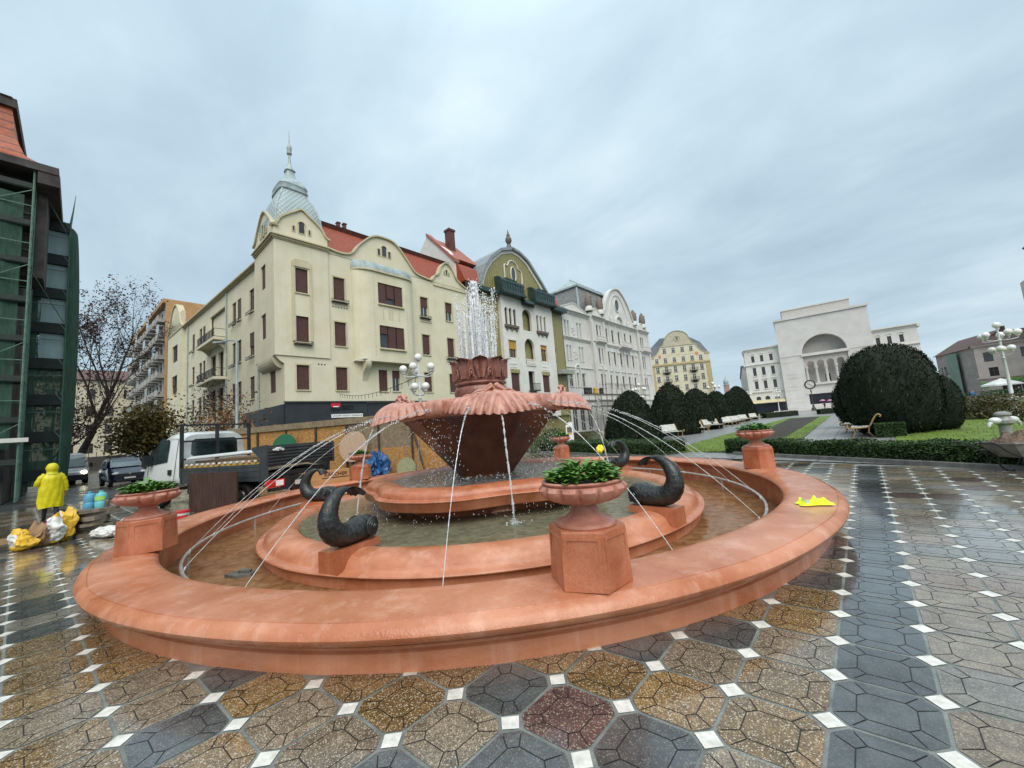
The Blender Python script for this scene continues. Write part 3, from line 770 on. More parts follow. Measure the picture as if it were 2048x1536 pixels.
def shutter(par, a, c, e, f, y=.14, m=None, name='roller_shutter'):
    b = MB(); b.box(a,c,y,y+.05,e,f); b.box(a,a+.04,y-.02,y-.001,e,f); b.box(c-.04,c,y-.02,y-.001,e,f)
    b.box(a+.04,c-.04,y-.015,y-.002,e,e+.06)
    return b.build(name, m or M_SHUT, par)
def sill(b, a, c, z, y=0, pr=.1, h=.1, ov=.08): b.box(a-ov, c+ov, y-pr, y-.001, z-h, z)
def surround(b, a, c, e, f, w=.16, pr=.035, y=0):
    b.box(a-w,a-.002,y-pr,y-.001,e,f); b.box(c+.002,c+w,y-pr,y-.001,e,f); b.box(a-w,c+w,y-pr-.003,y-.001,f+.002,f+w)
def railing(par, a, c, z, h=.28, pr=.32, y=0, name='window_railing', n=14):
    b = MB()
    for zz in (z, z+h): b.bar((a,y-pr,zz),(c,y-pr,zz),.035); b.bar((a,y-.001,zz),(a,y-pr,zz),.03); b.bar((c,y-.001,zz),(c,y-pr,zz),.03)
    for i in range(n+1):
        x = a+(c-a)*i/n; b.bar((x,y-pr,z),(x,y-pr,z+h),.018)
    for i in range(5): b.bar((a+(c-a)*i/4,y-.001,z),(a+(c-a)*i/4,y-pr,z),.025)
    b.box(a,c,y-pr+.02,y-.01,z-.02,z-.005)
    return b.build(name, M_IRON, par)
def cornice(b, u0, u1, z, steps, y=0, x0=0, x1=0):
    """stacked ledges: (height, projection) from the bottom up"""
    for h, p in steps: b.box(u0-p*x0, u1+p*x1, y-p, y-.001, z, z+h-.002); z += h
def curve_cap(b, pts, y0, y1, th):
    """a coping that follows a curved gable outline"""
    for p, q in zip(pts[:-1], pts[1:]):
        n = V((-(q[1]-p[1]), q[0]-p[0])); n.normalize(); n *= th
        if n.y < 0: n = -n
        b.ext([(p[0],y0,p[1]),(q[0],y0,q[1]),(q[0]+n.x,y0,q[1]+n.y),(p[0]+n.x,y0,p[1]+n.y)], (0,y1-y0,0))
def smooth_curve(P, n=8): return [tuple(q) for q in spline([list(p) for p in P], n*(len(P)-1))]
def text_mesh(par, txt, size, m, loc, rot, depth=.01, name='lettering', sx=1.0):
    cu = bpy.data.curves.new('txt','FONT'); cu.body = txt; cu.size = size; cu.extrude = depth; cu.align_x = 'CENTER'; cu.align_y = 'CENTER'
    to = bpy.data.objects.new('txt', cu); COL.objects.link(to)
    dg = bpy.context.evaluated_depsgraph_get(); me = bpy.data.meshes.new_from_object(to.evaluated_get(dg))
    bpy.data.objects.remove(to); me.materials.clear(); me.materials.append(m)
    o = bpy.data.objects.new(name, me); COL.objects.link(o); o.parent = par; o.location = loc; o.rotation_euler = rot; o.scale = (sx,1,1)
    return o

# ------------------------------------------------------------------ cream corner building
m_cream = mat('cream stucco', (.63,.585,.42), (.71,.665,.50), rough=.85, scale=.6, det=8, bump=.1, bscale=40, streak=.35, streakcol=(.46,.43,.32), fine=.04)
m_cream2 = mat('cream trim', (.52,.46,.30), (.60,.54,.37), rough=.85, scale=1.5, streak=.3)
m_black = mat('anthracite cladding', (.016,.020,.024), (.028,.034,.04), rough=.45, scale=.8)
m_red = mat('red emblem', (.55,.015,.03), rough=.4); m_blk = mat('black letters', (.004,.004,.005), rough=.35); m_wht = mat('white sign', (.8,.8,.78), rough=.5)
A = thing('corner_building', 'cream three-storey corner building with grey domed corner tower, brown roller shutters and red tiled roof', 'building', (-36, 11.45, 0), R(90))
U1 = 21.5
colsF = [(.95,2.0),(4.35,5.45),(14.22,15.25),(17.8,18.85)]
rows = [(6.45,8.65),(10.7,13.05),(15.2,17.5)]
ops = [(a,c,e,f) for (a,c) in colsF for (e,f) in rows]
ops += [(8.68,9.65,6.45,8.65),(10.2,11.1,6.45,8.65)]
b = MB(); facade(b, 0, U1, 3.4, 19.75, ops)
# side wall, running away from the square along the side street
SM = Matrix(((-.06,1,0,0),(1,.06,0,0),(0,0,1,0),(0,0,0,1)))
sideops = [(1.9,3.3,6.45,8.65)]
sw = [(6.95,8.2),(10.6,11.75),(12.2,13.4),(23.5,24.6),(25.0,26.2),(28.4,29.6),(36.0,37.3),(37.8,39.1)]
for a, c in sw:
    for e, f in rows: sideops.append((a,c,e,f))
sideops += [(15.9,21.6,14.3,18.0),(16.4,18.2,9.9,13.0),(19.2,21.2,9.9,13.0),(16.4,18.2,5.8,8.8),(19.2,21.2,5.8,8.8)]
b.M = SM; facade(b, 0, 42, 3.4, 19.4, sideops, d=.2); b.box(.7,42,.36,9,.0,19.3)
b.box(15.7,21.8,1.8,1.9,14.0,18.2)
for e, f in rows[:2]: pass
b.box(33.4,42,-.35,.36,3.4,9.6); b.box(33.4,35.95,-.35,-.001,9.6,22); b.box(39.15,42,-.35,-.001,9.6,22); b.box(35.95,39.15,-.35,-.001,17.6,22)
b.box(35.95,39.15,-.35,-.001,13.1,15.1)
b.M = None
b.box(.3,U1,.3,9,0,19.7)
b.box(0,U1,.02,.3,0,3.4)
# tower: overhanging upper storeys with a window on each face
TX0, TX1, TY1 = -.75, 3.85, 5.4
tb = MB(); facade(tb, TX0, TX1, 9.4, 21.0, [(.95,2.0,10.7,13.05),(.95,2.0,15.2,17.5)], d=.3, y=-.12)
tb.M = Matrix(((0,1,0,TX0),(1,0,0,-.12),(0,0,1,0),(0,0,0,1))); facade(tb, 0, TY1+.12, 9.4, 21.0, [(2.3,3.6,11.3,13.6),(2.3,3.6,15.9,18.2)], d=.3)
tb.M = None
tb.box(TX0,TX0+.02,TY1,TY1+.02,9.4,21); tb.box(TX0+.02,TX1,TY1,TY1+.02,9.4,21); tb.quad((TX1,-.12,19.6),(TX1,TY1,19.6),(TX1,TY1,21),(TX1,-.12,21))
tb.quad((TX0,-.12,9.4),(TX1,-.12,9.4),(TX1,TY1,9.4),(TX0,TY1,9.4))
# corbelled underside of the oriel: a quarter-round sweeping into the ground-floor wall
qp = [(-.75,9.4)]+[(-.75+.75*(1-math.cos(PI/2*k/6)), 9.4-1.0*math.sin(PI/2*k/6)) for k in range(1,7)]+[(0,9.4)]
tb.ext([(x,.6,z) for x,z in qp], (0,4.2,0))
tb.ext([(x,.0,z+.0) for x,z in [(-.75,9.4),(-.3,8.9),(0,8.7),(0,9.4)]], (0,.6,0))
# curved gables on the tower
def tower_gable(c):
    return smooth_curve([(TX0-.15,20.9),(TX0+.25,21.15),(TX0+.7,21.9),(1.15,22.85),(1.55,23.1),(1.95,22.85),(TX1-.7,21.9),(TX1-.25,21.15),(TX1+.2,20.9)], 5)
cm = MB()
gp = tower_gable(0)
tb.ext([(TX0,-.1,20.98)]+[(min(max(x,TX0),TX1),-.1,z) for x,z in gp]+[(TX1,-.1,20.98)], (0,.35,0)); curve_cap(cm, gp, -.28, .3, .16)
gp2 = smooth_curve([(-.3,20.9),(.2,21.15),(.8,21.9),(1.9,22.9),(2.55,23.15),(3.2,22.9),(4.3,21.9),(5.0,21.15),(5.6,20.9)], 5)
G2 = Matrix(((0,1,0,TX0),(1,0,0,0),(0,0,1,0),(0,0,0,1)))
tb.M = G2; tb.ext([(-.1,.02,20.98)]+[(min(max(x,-.1),TY1),.02,z) for x,z in gp2]+[(TY1,.02,20.98)], (0,.3,0)); tb.M = None
cm.M = G2; curve_cap(cm, gp2, -.15, .33, .16); cm.M = None
tb.build('tower', m_cream, A)
b.build('wall', m_cream, A)
for x0, x1, z0, z1, ar in ((.72,1.02,20.85,21.45,0),(1.25,1.85,20.8,22.0,.9),(2.08,2.38,20.85,21.45,0)):
    window(A, x0, x1, z0, z1, y=-.17, fm=m_cream2, nx=1, ny=(), fw=.07, arch=ar)
for x0, x1, z0, z1 in ((1.6,1.95,20.9,21.5),(2.25,2.85,20.85,22.0),(3.15,3.5,20.9,21.5)):
    w = window(A, x0, x1, z0, z1, y=-.1, fm=m_cream2, nx=1, ny=(), fw=.07); w.data.transform(G2)
# trim: cornices, surrounds, sills
cornice(cm, TX0, TX1, 19.75, [(.10,.10),(.16,.2),(.12,.34)], y=-.12, x0=1, x1=.3)
cm.M = Matrix(((0,1,0,TX0),(1,0,0,-.1),(0,0,1,0),(0,0,0,1))); cornice(cm, 0, TY1, 19.75, [(.10,.10),(.16,.2),(.12,.34)]); cm.M = None
for a, c in colsF[1:]:
    for k, (e, f) in enumerate(rows):
        surround(cm, a, c, e, f, .14); sill(cm, a, c, e)
for x in (.95-.34, 2.0+.12):      # the tall frame joining the tower windows
    cm.box(x, x+.22, -.20, -.121, 10.7, 17.6)
cm.ext([(.61,-.21,17.6),(2.34,-.21,17.6),(2.34,-.21,18.0),(2.0,-.21,18.3),(.95,-.21,18.3),(.61,-.21,18.0)], (0,.085,0))
sill(cm,.95,2.0,15.2,y=-.12); sill(cm,.95,2.0,10.7,y=-.12); surround(cm,.95,2.0,6.45,8.65,.14); sill(cm,.95,2.0,6.45)
sill(cm,8.68,9.65,6.45); sill(cm,10.2,11.1,6.45)
# parapet line: swell over the bay, small gable at the end
par = smooth_curve([(3.85,20.15),(5.2,20.0),(6.3,20.35),(7.2,21.6),(8.6,22.85),(9.9,23.1),(11.2,22.85),(12.5,21.5),(13.6,20.2),(14.9,19.85),(16.0,19.75)], 6)
pb = MB(); pb.ext([(3.85,0,19.7)]+[(x,0,z) for x,z in par]+[(16.0,0,19.7)], (0,.4,0))
par2 = smooth_curve([(16.0,19.75),(16.5,20.5),(17.1,20.9),(17.6,22.0),(18.35,22.55),(19.1,22.0),(19.7,20.9),(20.7,20.2),(21.5,19.85)], 6)
pb.ext([(16.0,0,19.7)]+[(x,0,z) for x,z in par2]+[(21.5,0,19.7)], (0,.4,0)); pb.build('gable', m_cream, A)
curve_cap(cm, par, -.22, .5, .15); curve_cap(cm, par2, -.22, .5, .15); cm.box(16.2,U1,-.12,-.001,19.3,19.55)
for xc, s in ((9.9,1.0),(18.35,.6)):
    for dx, w, h, ar in ((-.62,.4,.75,0),(0,.62,1.15,.8),(.62,.4,.75,0)):
        window(A, xc+dx*s-w*s/2, xc+dx*s+w*s/2, 21.0, 21.0+h*s*1.1, y=-.05, fm=m_cream2, nx=1, ny=(), fw=.06, arch=ar)
# bay: rounded on both sides, two storeys of triple windows
bb = MB(); BY = -1.05
facade(bb, 8.0, 11.6, 9.3, 18.6, [(8.4,11.25,10.7,13.05),(8.4,11.25,15.3,17.55)], d=.3, y=BY)
for sg, x0 in ((-1,8.0),(1,11.6)):
    n = 10; wd = 1.9 if sg < 0 else 1.35
    P = [(x0+sg*wd*math.sin(PI/2*k/n), BY*math.cos(PI/2*k/n)) for k in range(n+1)]
    for p, q in zip(P[:-1], P[1:]): bb.quad((p[0],p[1],9.3),(q[0],q[1],9.3),(q[0],q[1],18.6),(p[0],p[1],18.6))
out_ = [(8.0-1.9*math.sin(PI/2*k/10), BY*math.cos(PI/2*k/10)) for k in range(10,-1,-1)]+[(11.6+1.35*math.sin(PI/2*k/10), BY*math.cos(PI/2*k/10)) for k in range(11)]
bb.poly([(x,y,9.3) for x,y in out_]); bb.poly([(x,y,18.6) for x,y in out_])
for x0 in (6.9, 11.9):            # scrolled brackets under the bay
    bb.ext([(x0,0,9.3),(x0,-.95,9.3),(x0,-.95,9.0),(x0,-.7,8.6),(x0,-.3,8.3),(x0,0,7.4)], (.55,0,0))
bb.build('bay', m_cream, A, 35)
cm.poly([(x*1.0,y*1.14-.001,18.62) for x,y in out_]); cm.ext([(x,y*1.13-.05,18.6) for x,y in out_], (0,0,.16))
sill(cm,8.4,11.25,15.3,y=BY,pr=.18,h=.14); sill(cm,8.4,11.25,10.7,y=BY,pr=.2,h=.16)
for x in (8.9,9.55,9.75,9.95,10.7): cm.box(x-.05,x+.05,BY-.02,BY-.001,13.75,14.75)
for x in (7.9,11.66):
    for k in range(22): cm.box(x,x+.07,BY-.018,BY-.001,9.9+k*.38,10.1+k*.38)
hb = MB(); hp = [(x,y*1.1) for x,y in out_]
def hood(u, v):
    i = u*(len(hp)-1); k = min(int(i),len(hp)-2); f = i-k
    x, y = hp[k][0]*(1-f)+hp[k+1][0]*f, hp[k][1]*(1-f)+hp[k+1][1]*f
    return (9.8+(x-9.8)*(1-.06*v*v), y*(1-.55*v**2)-.02, 18.77+.95*math.sin(v*PI/2))
hb.grid(hood, 40, 6)
for k in range(0,13): hb.tube([hood(k/12, v/6) for v in range(7)], .03, 5)
hb.build('bay_hood', M_ZINC, A, 50)
for k,(a,c,e,f) in enumerate(((8.4,11.25,10.7,13.05),(8.4,11.25,15.3,17.55))):
    window(A, a, c, e, f, y=BY+.2, fm=M_BFRAME, nx=3, ny=())
    for j in range(3):
        x0 = a+(c-a)*j/3; lo = e+.04
        if k == 1 and j == 1: lo = e+.75
        if k == 0 and j == 0: lo = e+1.5
        shutter(A, x0+.05, x0+(c-a)/3-.05, lo, f-.03, y=BY+.1)
for a, c in colsF:
    for k, (e, f) in enumerate(rows):
        yy = .05 if (a < 2 and k) else .14
        part_open = (a > 14 and a < 15 and k == 2) or (a > 17 and k == 2)
        if part_open: window(A, a, c, e, f, y=.18, nx=2, ny=(.5,)); shutter(A, a+.02, c-.02, e+1.15, f, y=.12)
        else: shutter(A, a+.02, c-.02, e+(.18 if (a > 14 and k == 1) else .02), f, y=yy)
        if part_open is False and a > 14 and k == 1: window(A, a, c, e, e+.6, y=.2, ny=())
shutter(A, 8.7, 9.63, 6.47, 8.65); window(A, 10.2, 11.1, 6.45, 8.65, y=.16, nx=2, ny=(.7,)); shutter(A, 10.22, 11.08, 7.9, 8.65, y=.1)
for a, c, z, y in ((.7,2.25,10.45,-.12),(4.1,5.7,14.95,0),(14.0,15.5,14.95,0),(17.5,19.1,10.45,0)): railing(A, a, c, z, y=y)
hv = MB()
for a in (4.1, 14.05):
    for k in range(6): hv.box(a+.1+k*.27, a+.22+k*.27, -.012, .05, 14.45, 14.57)
for a in (2.75, 12.2):
    for k in range(3): hv.box(a+k*.27, a+.12+k*.27, -.012, .05, 8.75, 8.87)
hv.build('vent_holes', m_blk, A)
# side windows
for a, c in sw:
    for k, (e, f) in enumerate(rows):
        y0 = .1 if a < 35 else -.2
        w = window(A, a, c, e, f, y=y0, fm=M_BFRAME, nx=2 if c-a > 1.15 else 1, ny=(.7,)); w.data.transform(SM)
        if (int(a*3)+k) % 3 == 0: s_ = shutter(A, a+.02, c-.02, e+1.0*(k % 2), f, y=.06 if a < 35 else -.24); s_.data.transform(SM)
for a,c,e,f in ((16.4,18.2,9.9,13.0),(19.2,21.2,9.9,13.0),(16.4,18.2,5.8,8.8),(19.2,21.2,5.8,8.8),(17.0,18.6,14.4,17.4)):
    w = window(A, a, c, e, f, y=.25 if e < 14 else 1.7, fm=M_BFRAME); w.data.transform(SM)
s_ = shutter(A, 1.92, 3.28, 6.47, 8.65); s_.data.transform(SM)
for e, f in ((11.3,13.6),(15.9,18.2)):
    s_ = shutter(A, 2.32, 3.58, e+.02, f); s_.data.transform(Matrix(((0,1,0,TX0),(1,0,0,-.12),(0,0,1,0),(0,0,0,1))))
cm.M = SM
for a, c in sw:
    for e, f in rows: sill(cm, a, c, e)
cornice(cm, 5.5, 42, 19.35, [(.12,.2),(.14,.45)])
cm.M = None
bal = MB(); bal.M = SM
bal.box(15.3,22.2,-1.2,-.001,13.9,14.2); bal.ext([(15.0,0,9.5),(15.4,-1.2,9.5),(22.2,-1.2,9.5),(22.6,0,9.5)], (0,0,.3))
for x in (15.9,21.3): bal.ext([(x,0,13.9),(x,-1.0,13.9),(x,-.5,13.5),(x,0,13.0)], (.3,0,0))
bal.build('balcony', m_cream, A)
for z0 in (14.2, 9.8):
    rl = MB(); rl.M = SM
    for zz in (z0+.08, z0+.95): rl.bar((15.4,-1.12,zz),(22.1,-1.12,zz),.05); rl.bar((15.4,-.02,zz),(15.4,-1.12,zz),.05)
    for k in range(34): rl.bar((15.4+k*.2,-1.12,z0),(15.4+k*.2,-1.12,z0+.95),.028)
    for k in range(6):
        for j in range(2): rl.tube([(16.0+k*1.1+.22*math.cos(TAU*i/12), -1.13, z0+.5+.3*math.sin(TAU*i/12)) for i in range(13)], .02, 5)
    rl.build('railing', M_IRON, A)
for a, c in sw[:6]:
    for zz in (10.35, 14.9):
        rl = MB(); rl.M = SM; rl.bar((a-.2,-.3,zz),(c+.2,-.3,zz),.05); rl.bar((a-.2,-.3,zz+.28),(c+.2,-.3,zz+.28),.04)
        for k in range(9): rl.bar((a-.2+(c-a+.4)*k/8,-.3,zz),(a-.2+(c-a+.4)*k/8,-.3,zz+.28),.02)
        rl.build('window_railing', M_IRON, A)
eg = smooth_curve([(33.2,19.6),(34.2,20.4),(35.3,22.2),(36.6,23.4),(37.6,23.6),(38.7,23.3),(40.0,22.0),(41.2,20.4),(42.2,19.6)], 5)
e2 = MB(); e2.M = SM; e2.ext([(33.4,-.35,19.5)]+[(x,-.35,z) for x,z in eg]+[(42,-.35,19.5)], (0,.5,0)); e2.build('gable', m_cream, A)
cm.M = SM; curve_cap(cm, eg, -.5, .3, .2); cm.M = None
cm.build('trim', m_cream2, A)
pp = MB(); pp.M = SM
for x in (5.65,15.1,31.6): pp.tube([(x,-.1,19.3),(x,-.1,3.5)], .07, 8)
pp.build('drainpipe', M_ZINC, A)
# roofs
rf = MB()
rf.ext([(3.9,.45,19.75),(3.9,2.7,23.9),(3.9,2.7,19.75)], (17.6,0,0)); 
rf.M = SM; rf.ext([(5.6,-.3,19.62),(5.6,4.2,22.4),(5.6,4.2,19.62)], (36.3,0,0)); rf.M = None
rf.build('roof', M_REDT, A)
rd = MB(); rd.ext([(3.9,2.72,23.8),(3.9,2.45,24.3),(3.9,2.9,24.55),(3.9,9,25.6),(3.9,9,22.0)], (17.7,0,0)); rd.build('roof_ridge', M_REDD, A)
ch = MB()
for x, y, z in ((7.0,4.5,25.4),(7.7,4.5,25.5),(13.2,4.2,25.0)): ch.box(x,x+.3,y,y+.4,z-1,z+.5); ch.box(x-.06,x+.36,y-.06,y+.46,z+.5,z+.62)
ch.build('chimney', M_REDD, A)
sk = MB(); sk.ext([(5.6,1.1,20.62),(6.5,1.1,20.62),(6.5,1.9,21.47),(5.6,1.9,21.47)], (0,-.09,.09)); sk.build('skylight', M_WFRAME, A)
# dome: square bell with rounded edges, diamond zinc scales, cap and spire
m_scale = None
def dome_material():
    m, nt, N, L, P = newmat('zinc scales')
    tc = N.new('ShaderNodeTexCoord'); sp = N.new('ShaderNodeSeparateXYZ'); L.new(tc.outputs['Object'], sp.inputs[0])
    def mth(op, a, b_=None, v=0):
        n = N.new('ShaderNodeMath'); n.operation = op; L.new(a, n.inputs[0])
        if b_ is not None: L.new(b_, n.inputs[1])
        else: n.inputs[1].default_value = v
        return n.outputs[0]
    ge = N.new('ShaderNodeNewGeometry'); sn = N.new('ShaderNodeSeparateXYZ'); L.new(ge.outputs['True Normal'], sn.inputs[0])
    st = mth('GREATER_THAN', mth('ABSOLUTE', sn.outputs[0]), mth('ABSOLUTE', sn.outputs[1]))
    mh = N.new('ShaderNodeMix'); L.new(st, mh.inputs[0]); L.new(sp.outputs[1], mh.inputs[2]); L.new(sp.outputs[0], mh.inputs[3])
    z = mth('MULTIPLY', sp.outputs[2], v=2.0); hx = mth('MULTIPLY', mh.outputs[0], v=2.6)
    def tri(q): 
        f = mth('FRACT', q); return mth('ABSOLUTE', mth('SUBTRACT', f, v=.5))
    ln = N.new('ShaderNodeMath'); ln.operation = 'MAXIMUM'; L.new(tri(mth('ADD', hx, z)), ln.inputs[0]); L.new(tri(mth('SUBTRACT', hx, z)), ln.inputs[1])
    mr = N.new('ShaderNodeMapRange'); mr.inputs[1].default_value = .40; mr.inputs[2].default_value = .49; L.new(ln.outputs[0], mr.inputs[0])
    mx = N.new('ShaderNodeMix'); mx.data_type = 'RGBA'; mx.inputs[6].default_value = (.37,.44,.45,1); mx.inputs[7].default_value = (.15,.19,.20,1)
    L.new(mr.outputs[0], mx.inputs[0]); L.new(mx.outputs[2], P.inputs['Base Color']); P.inputs['Roughness'].default_value = .5; P.inputs['Metallic'].default_value = 0
    bp = N.new('ShaderNodeBump'); bp.inputs['Strength'].default_value = .5; bp.inputs['Distance'].default_value = .04; bp.invert = True
    L.new(mr.outputs[0], bp.inputs['Height']); L.new(bp.outputs[0], P.inputs['Normal'])
    return m
m_scale = dome_material()
def sq(a, r, z):
    c, s = abs(math.cos(a)), abs(math.sin(a)); p = 4.6
    return 1/((c**p+s**p)**(1/p))
d_ = MB(); d_.lathe([(2.25,21.0),(2.38,21.6),(2.42,22.4),(2.32,23.3),(2.08,24.2),(1.72,25.0),(1.42,25.6),(1.27,26.1)], 96, rf=sq)
od = d_.build('dome', m_scale, A, 60); od.location = (1.55, 2.6, 0); od.scale = (.955,1.1,.985)
d_ = MB(); d_.lathe([(1.27,26.0),(1.40,26.1),(1.40,26.28),(1.32,26.32),(1.32,26.62),(1.36,26.7),(1.22,27.1),(.9,27.55),(.55,27.85),(.42,28.3),(.36,28.75),(.46,28.8),(.46,28.95),(.34,29.05),(.2,29.5),(.13,29.8),(.11,30.6)], 96, rf=lambda a,r,z: sq(a,r,z) if z < 28.9 else 1)
d_.lathe([(.11,30.6),(.24,30.75),(.2,31.2),(.26,31.4),(.12,31.75),(.05,32.0),(.02,33.3),(.0,33.3)], 16)
for k in range(4):
    a = PI/4+PI/2*k
    d_.tube([(q*math.cos(a)*1.20, q*math.sin(a)*1.20, z) for q,z in ((2.38,21.6),(2.42,22.4),(2.32,23.3),(2.08,24.2),(1.72,25.0),(1.42,25.6),(1.27,26.1))], .12, 8)
oc = d_.build('spire', M_ZINC, A, 40); oc.location = (1.55, 2.6, 0); oc.scale = (.955,1.1,.985)
# dark ground floor band with the bank's signs
bk = MB(); bk.box(-.05,7.2,-.18,-.001,3.45,5.3); bk.box(7.3,U1,-.12,-.001,3.45,5.3); bk.M = SM; bk.box(-.05,9.5,-.18,-.001,3.45,5.2); bk.M = None
bk.box(-.15,U1,-.32,-.185,5.3,5.42); bk.build('shop_fascia', m_black, A)
lw = MB(); lw.box(0,U1,-.1,-.003,3.25,3.44); lw.box(0,U1,.005,.019,0,3.25); lw.build('shop_front', mat('grey shop front', (.10,.10,.095), (.2,.2,.19), rough=.4), A)
def sign(M4):
    o1 = MB(); o1.box(-.42,.42,-.06,0,.25,.75); a_ = o1.build('sign_emblem', m_red, A)
    o2 = MB(); o2.box(-.42,.42,-.06,0,-.05,.24); b_ = o2.build('sign_emblem', m_blk, A)
    o4 = MB(); o4.box(-.25,.25,-.068,-.0605,.25,.34); d2 = o4.build('sign_emblem', m_wht, A)
    o3 = MB(); o3.box(-.42,2.55,-.05,0,-.72,-.40); c_ = o3.build('sign_panel', m_wht, A)
    for o in (a_,b_,c_,d2): o.matrix_local = M4
    t1 = text_mesh(A, 'BRD', .62, m_blk, (0,0,0), (0,0,0), .02); t1.matrix_local = M4 @ Matrix.Translation((1.12,-.05,.18)) @ Matrix.Rotation(PI/2,4,'X')
    t2 = text_mesh(A, 'GROUPE SOCIETE GENERALE', .215, m_blk, (0,0,0), (0,0,0), .004); t2.matrix_local = M4 @ Matrix.Translation((1.065,-.056,-.56)) @ Matrix.Rotation(PI/2,4,'X')
sign(Matrix.Translation((4.15,-.185,4.62)))
sign(Matrix.Translation((-.2,5.6,4.5)) @ Matrix.Rotation(-PI/2,4,'Z') @ Matrix.Scale(.8,4))
cctv = MB(); cctv.bar((6.0,-.2,9.35),(6.7,-.75,9.5),.1); cctv.ball((6.85,-.85,9.5),.16,10,6,(1.4,1,.6)); cctv.build('floodlight', M_WFRAME, A)
# ------------------------------------------------------------------ white and olive art nouveau house
m_white = mat('white stucco', (.64,.625,.58), (.74,.725,.68), rough=.85, scale=.7, det=8, bump=.1, bscale=40, streak=.3, streakcol=(.45,.45,.42), fine=.04)
m_olive = bandmat('olive glazed facing', (.19,.17,.055), (.31,.28,.11), axis='X', freq=2.1, rough=.4, duty=.5, soft=.5, noisy=.25, bump=0)
m_olive2 = mat('olive plaster', (.24,.22,.09), (.36,.33,.16), rough=.8, scale=2)
m_copper = mat('dark green copper', (.022,.045,.045), (.05,.085,.085), rough=.4, rvar=.1, scale=2, streak=.4, streakcol=(.09,.13,.125), metal=.3)
m_slat = bandmat('grey standing seam roof', (.13,.15,.155), (.24,.27,.28), axis='Y', freq=1.6, rough=.4, duty=.12, soft=.05)
m_ywin = mat('ochre roller blind', (.42,.22,.025), (.55,.30,.05), rough=.6)
m_stone = mat('brown stone ledge', (.10,.08,.065), (.17,.14,.11), rough=.7, scale=3)
Bq = thing('art_nouveau_house', 'white and olive house with rounded olive gable, two dark green copper hoods and arched loggias', 'building', (-36, 33.0, 0), R(90))
Y0 = 33.0
b = MB(); c_ = MB()
CB0, CB1 = 5.7, 17.75
sideop = [(17.95+.35,17.95+.85,15.5,17.9,1),(18.1,18.95,11.3,14.0,1),(18.1,18.9,6.6,8.9)]
facade(b, 17.75, 21.2, 3, 20.3, sideop, d=.25)
lo_ = [(2.3,3.2,15.5,17.9,1),(2.0,3.4,11.3,14.0,1),(2.0,3.3,6.6,8.9)]
facade(b, 0, 5.7, 3, 20.3, lo_, d=.25)
b.box(0,21.2,.3,10,0,20.2); b.build('side_wall', m_olive, Bq)
for o in sideop+lo_: window(Bq, *o[:4], y=.1, fm=m_white, nx=2, ny=(.7,), arch=o[4] if len(o) > 4 else 0)
# projecting white centre
w3 = [(6.4,6.95),(7.3,7.82),(8.2,8.75),(13.55,13.98),(14.45,14.85),(15.4,15.85)]
ops = [(a,c,16.2,18.6,1) for a,c in w3]+[(6.65,8.3,11.45,13.95),(13.9,15.5,11.45,13.95),(6.7,8.5,6.6,9.5),(13.85,15.6,6.6,9.5),(10.2,12.3,15.8,19.1,1),(10.15,12.45,10.6,14.6,1.2),(10.5,11.9,6.8,9.7)]
b = MB(); yb = -.55; facade(b, CB0, CB1, 3, 20.6, ops, d=.4, y=yb)
for x in (CB0, CB1): b.quad((x,yb,3),(x,.02,3),(x,.02,20.6),(x,yb,20.6))
b.quad((CB0,yb,20.6),(CB1,yb,20.6),(CB1,.3,20.6),(CB0,.3,20.6)); b.build('front_wall', m_white, Bq)
rc = MB()
for a,c,e,f in ((10.2,12.3,15.8,19.1),(10.15,12.45,10.6,14.6),(10.5,11.9,6.8,9.7)):
    rc.quad((a-.05,.29,e-.05),(c+.05,.29,e-.05),(c+.05,.29,f+.05),(a-.05,.29,f+.05))
rc.build('loggia_back', m_olive2, Bq)
for a, c in w3: window(Bq, a, c, 16.2, 18.6, y=yb+.2, fm=M_BFRAME, nx=1, ny=(.6,), arch=1)
for i,(a,c,e,f) in enumerate(((6.65,8.3,11.45,13.95),(13.9,15.5,11.45,13.95))):
    window(Bq, a, c, e, f, y=yb+.25, fm=m_ywin, nx=3, ny=(.55,)); shutter(Bq, a, c, e+(1.25 if i == 0 else 1.9), f, y=yb+.15, m=m_ywin)
for a,c in ((6.7,8.5),(13.85,15.6)): shutter(Bq, a+.02, c-.02, 6.62, 9.2, y=yb+.2); c_.box(a-.1,c+.1,yb-.05,yb-.001,9.25,9.8)
window(Bq, 10.5, 11.9, 6.8, 9.7, y=.1, fm=M_BFRAME, nx=2)
c_.build('window_head', m_olive2, Bq)
c_ = MB()
for a,c in ((6.15,9.0),(13.3,16.1)):
    c_.box(a,c,yb-.28,yb-.001,15.75,16.12); c_.box(a+.15,c-.15,yb-.18,yb-.001,15.6,15.75)
    for k in range(3): c_.box(a+.3+k*(c-a-.8)/2,a+.5+k*(c-a-.8)/2,yb-.2,yb-.001,15.3,15.6)
c_.build('window_ledge', m_stone, Bq)
c_ = MB(); surround(c_,6.65,8.3,11.45,13.95,.3,.05,yb); surround(c_,13.9,15.5,11.45,13.95,.3,.05,yb)
for x in (7.4,14.7):
    for k in range(3): c_.ball((x-.5+k*.5,yb-.02,10.6),.2,8,5,(1,.3,.9)); c_.ball((x-.5+k*.5,yb-.02,10.1),.18,8,5,(1,.3,.7))
for k in range(9): c_.box(9.9+k*.27,10.02+k*.27,yb-.03,yb-.001,19.55,19.8)
for a,c in w3:
    m_ = (a+c)/2; c_.tube([(m_+.36*math.cos(PI*k/10),yb-.02,18.33+.36*math.sin(PI*k/10)) for k in range(11)],.05,6)
c_.build('stucco_ornament', m_white, Bq)
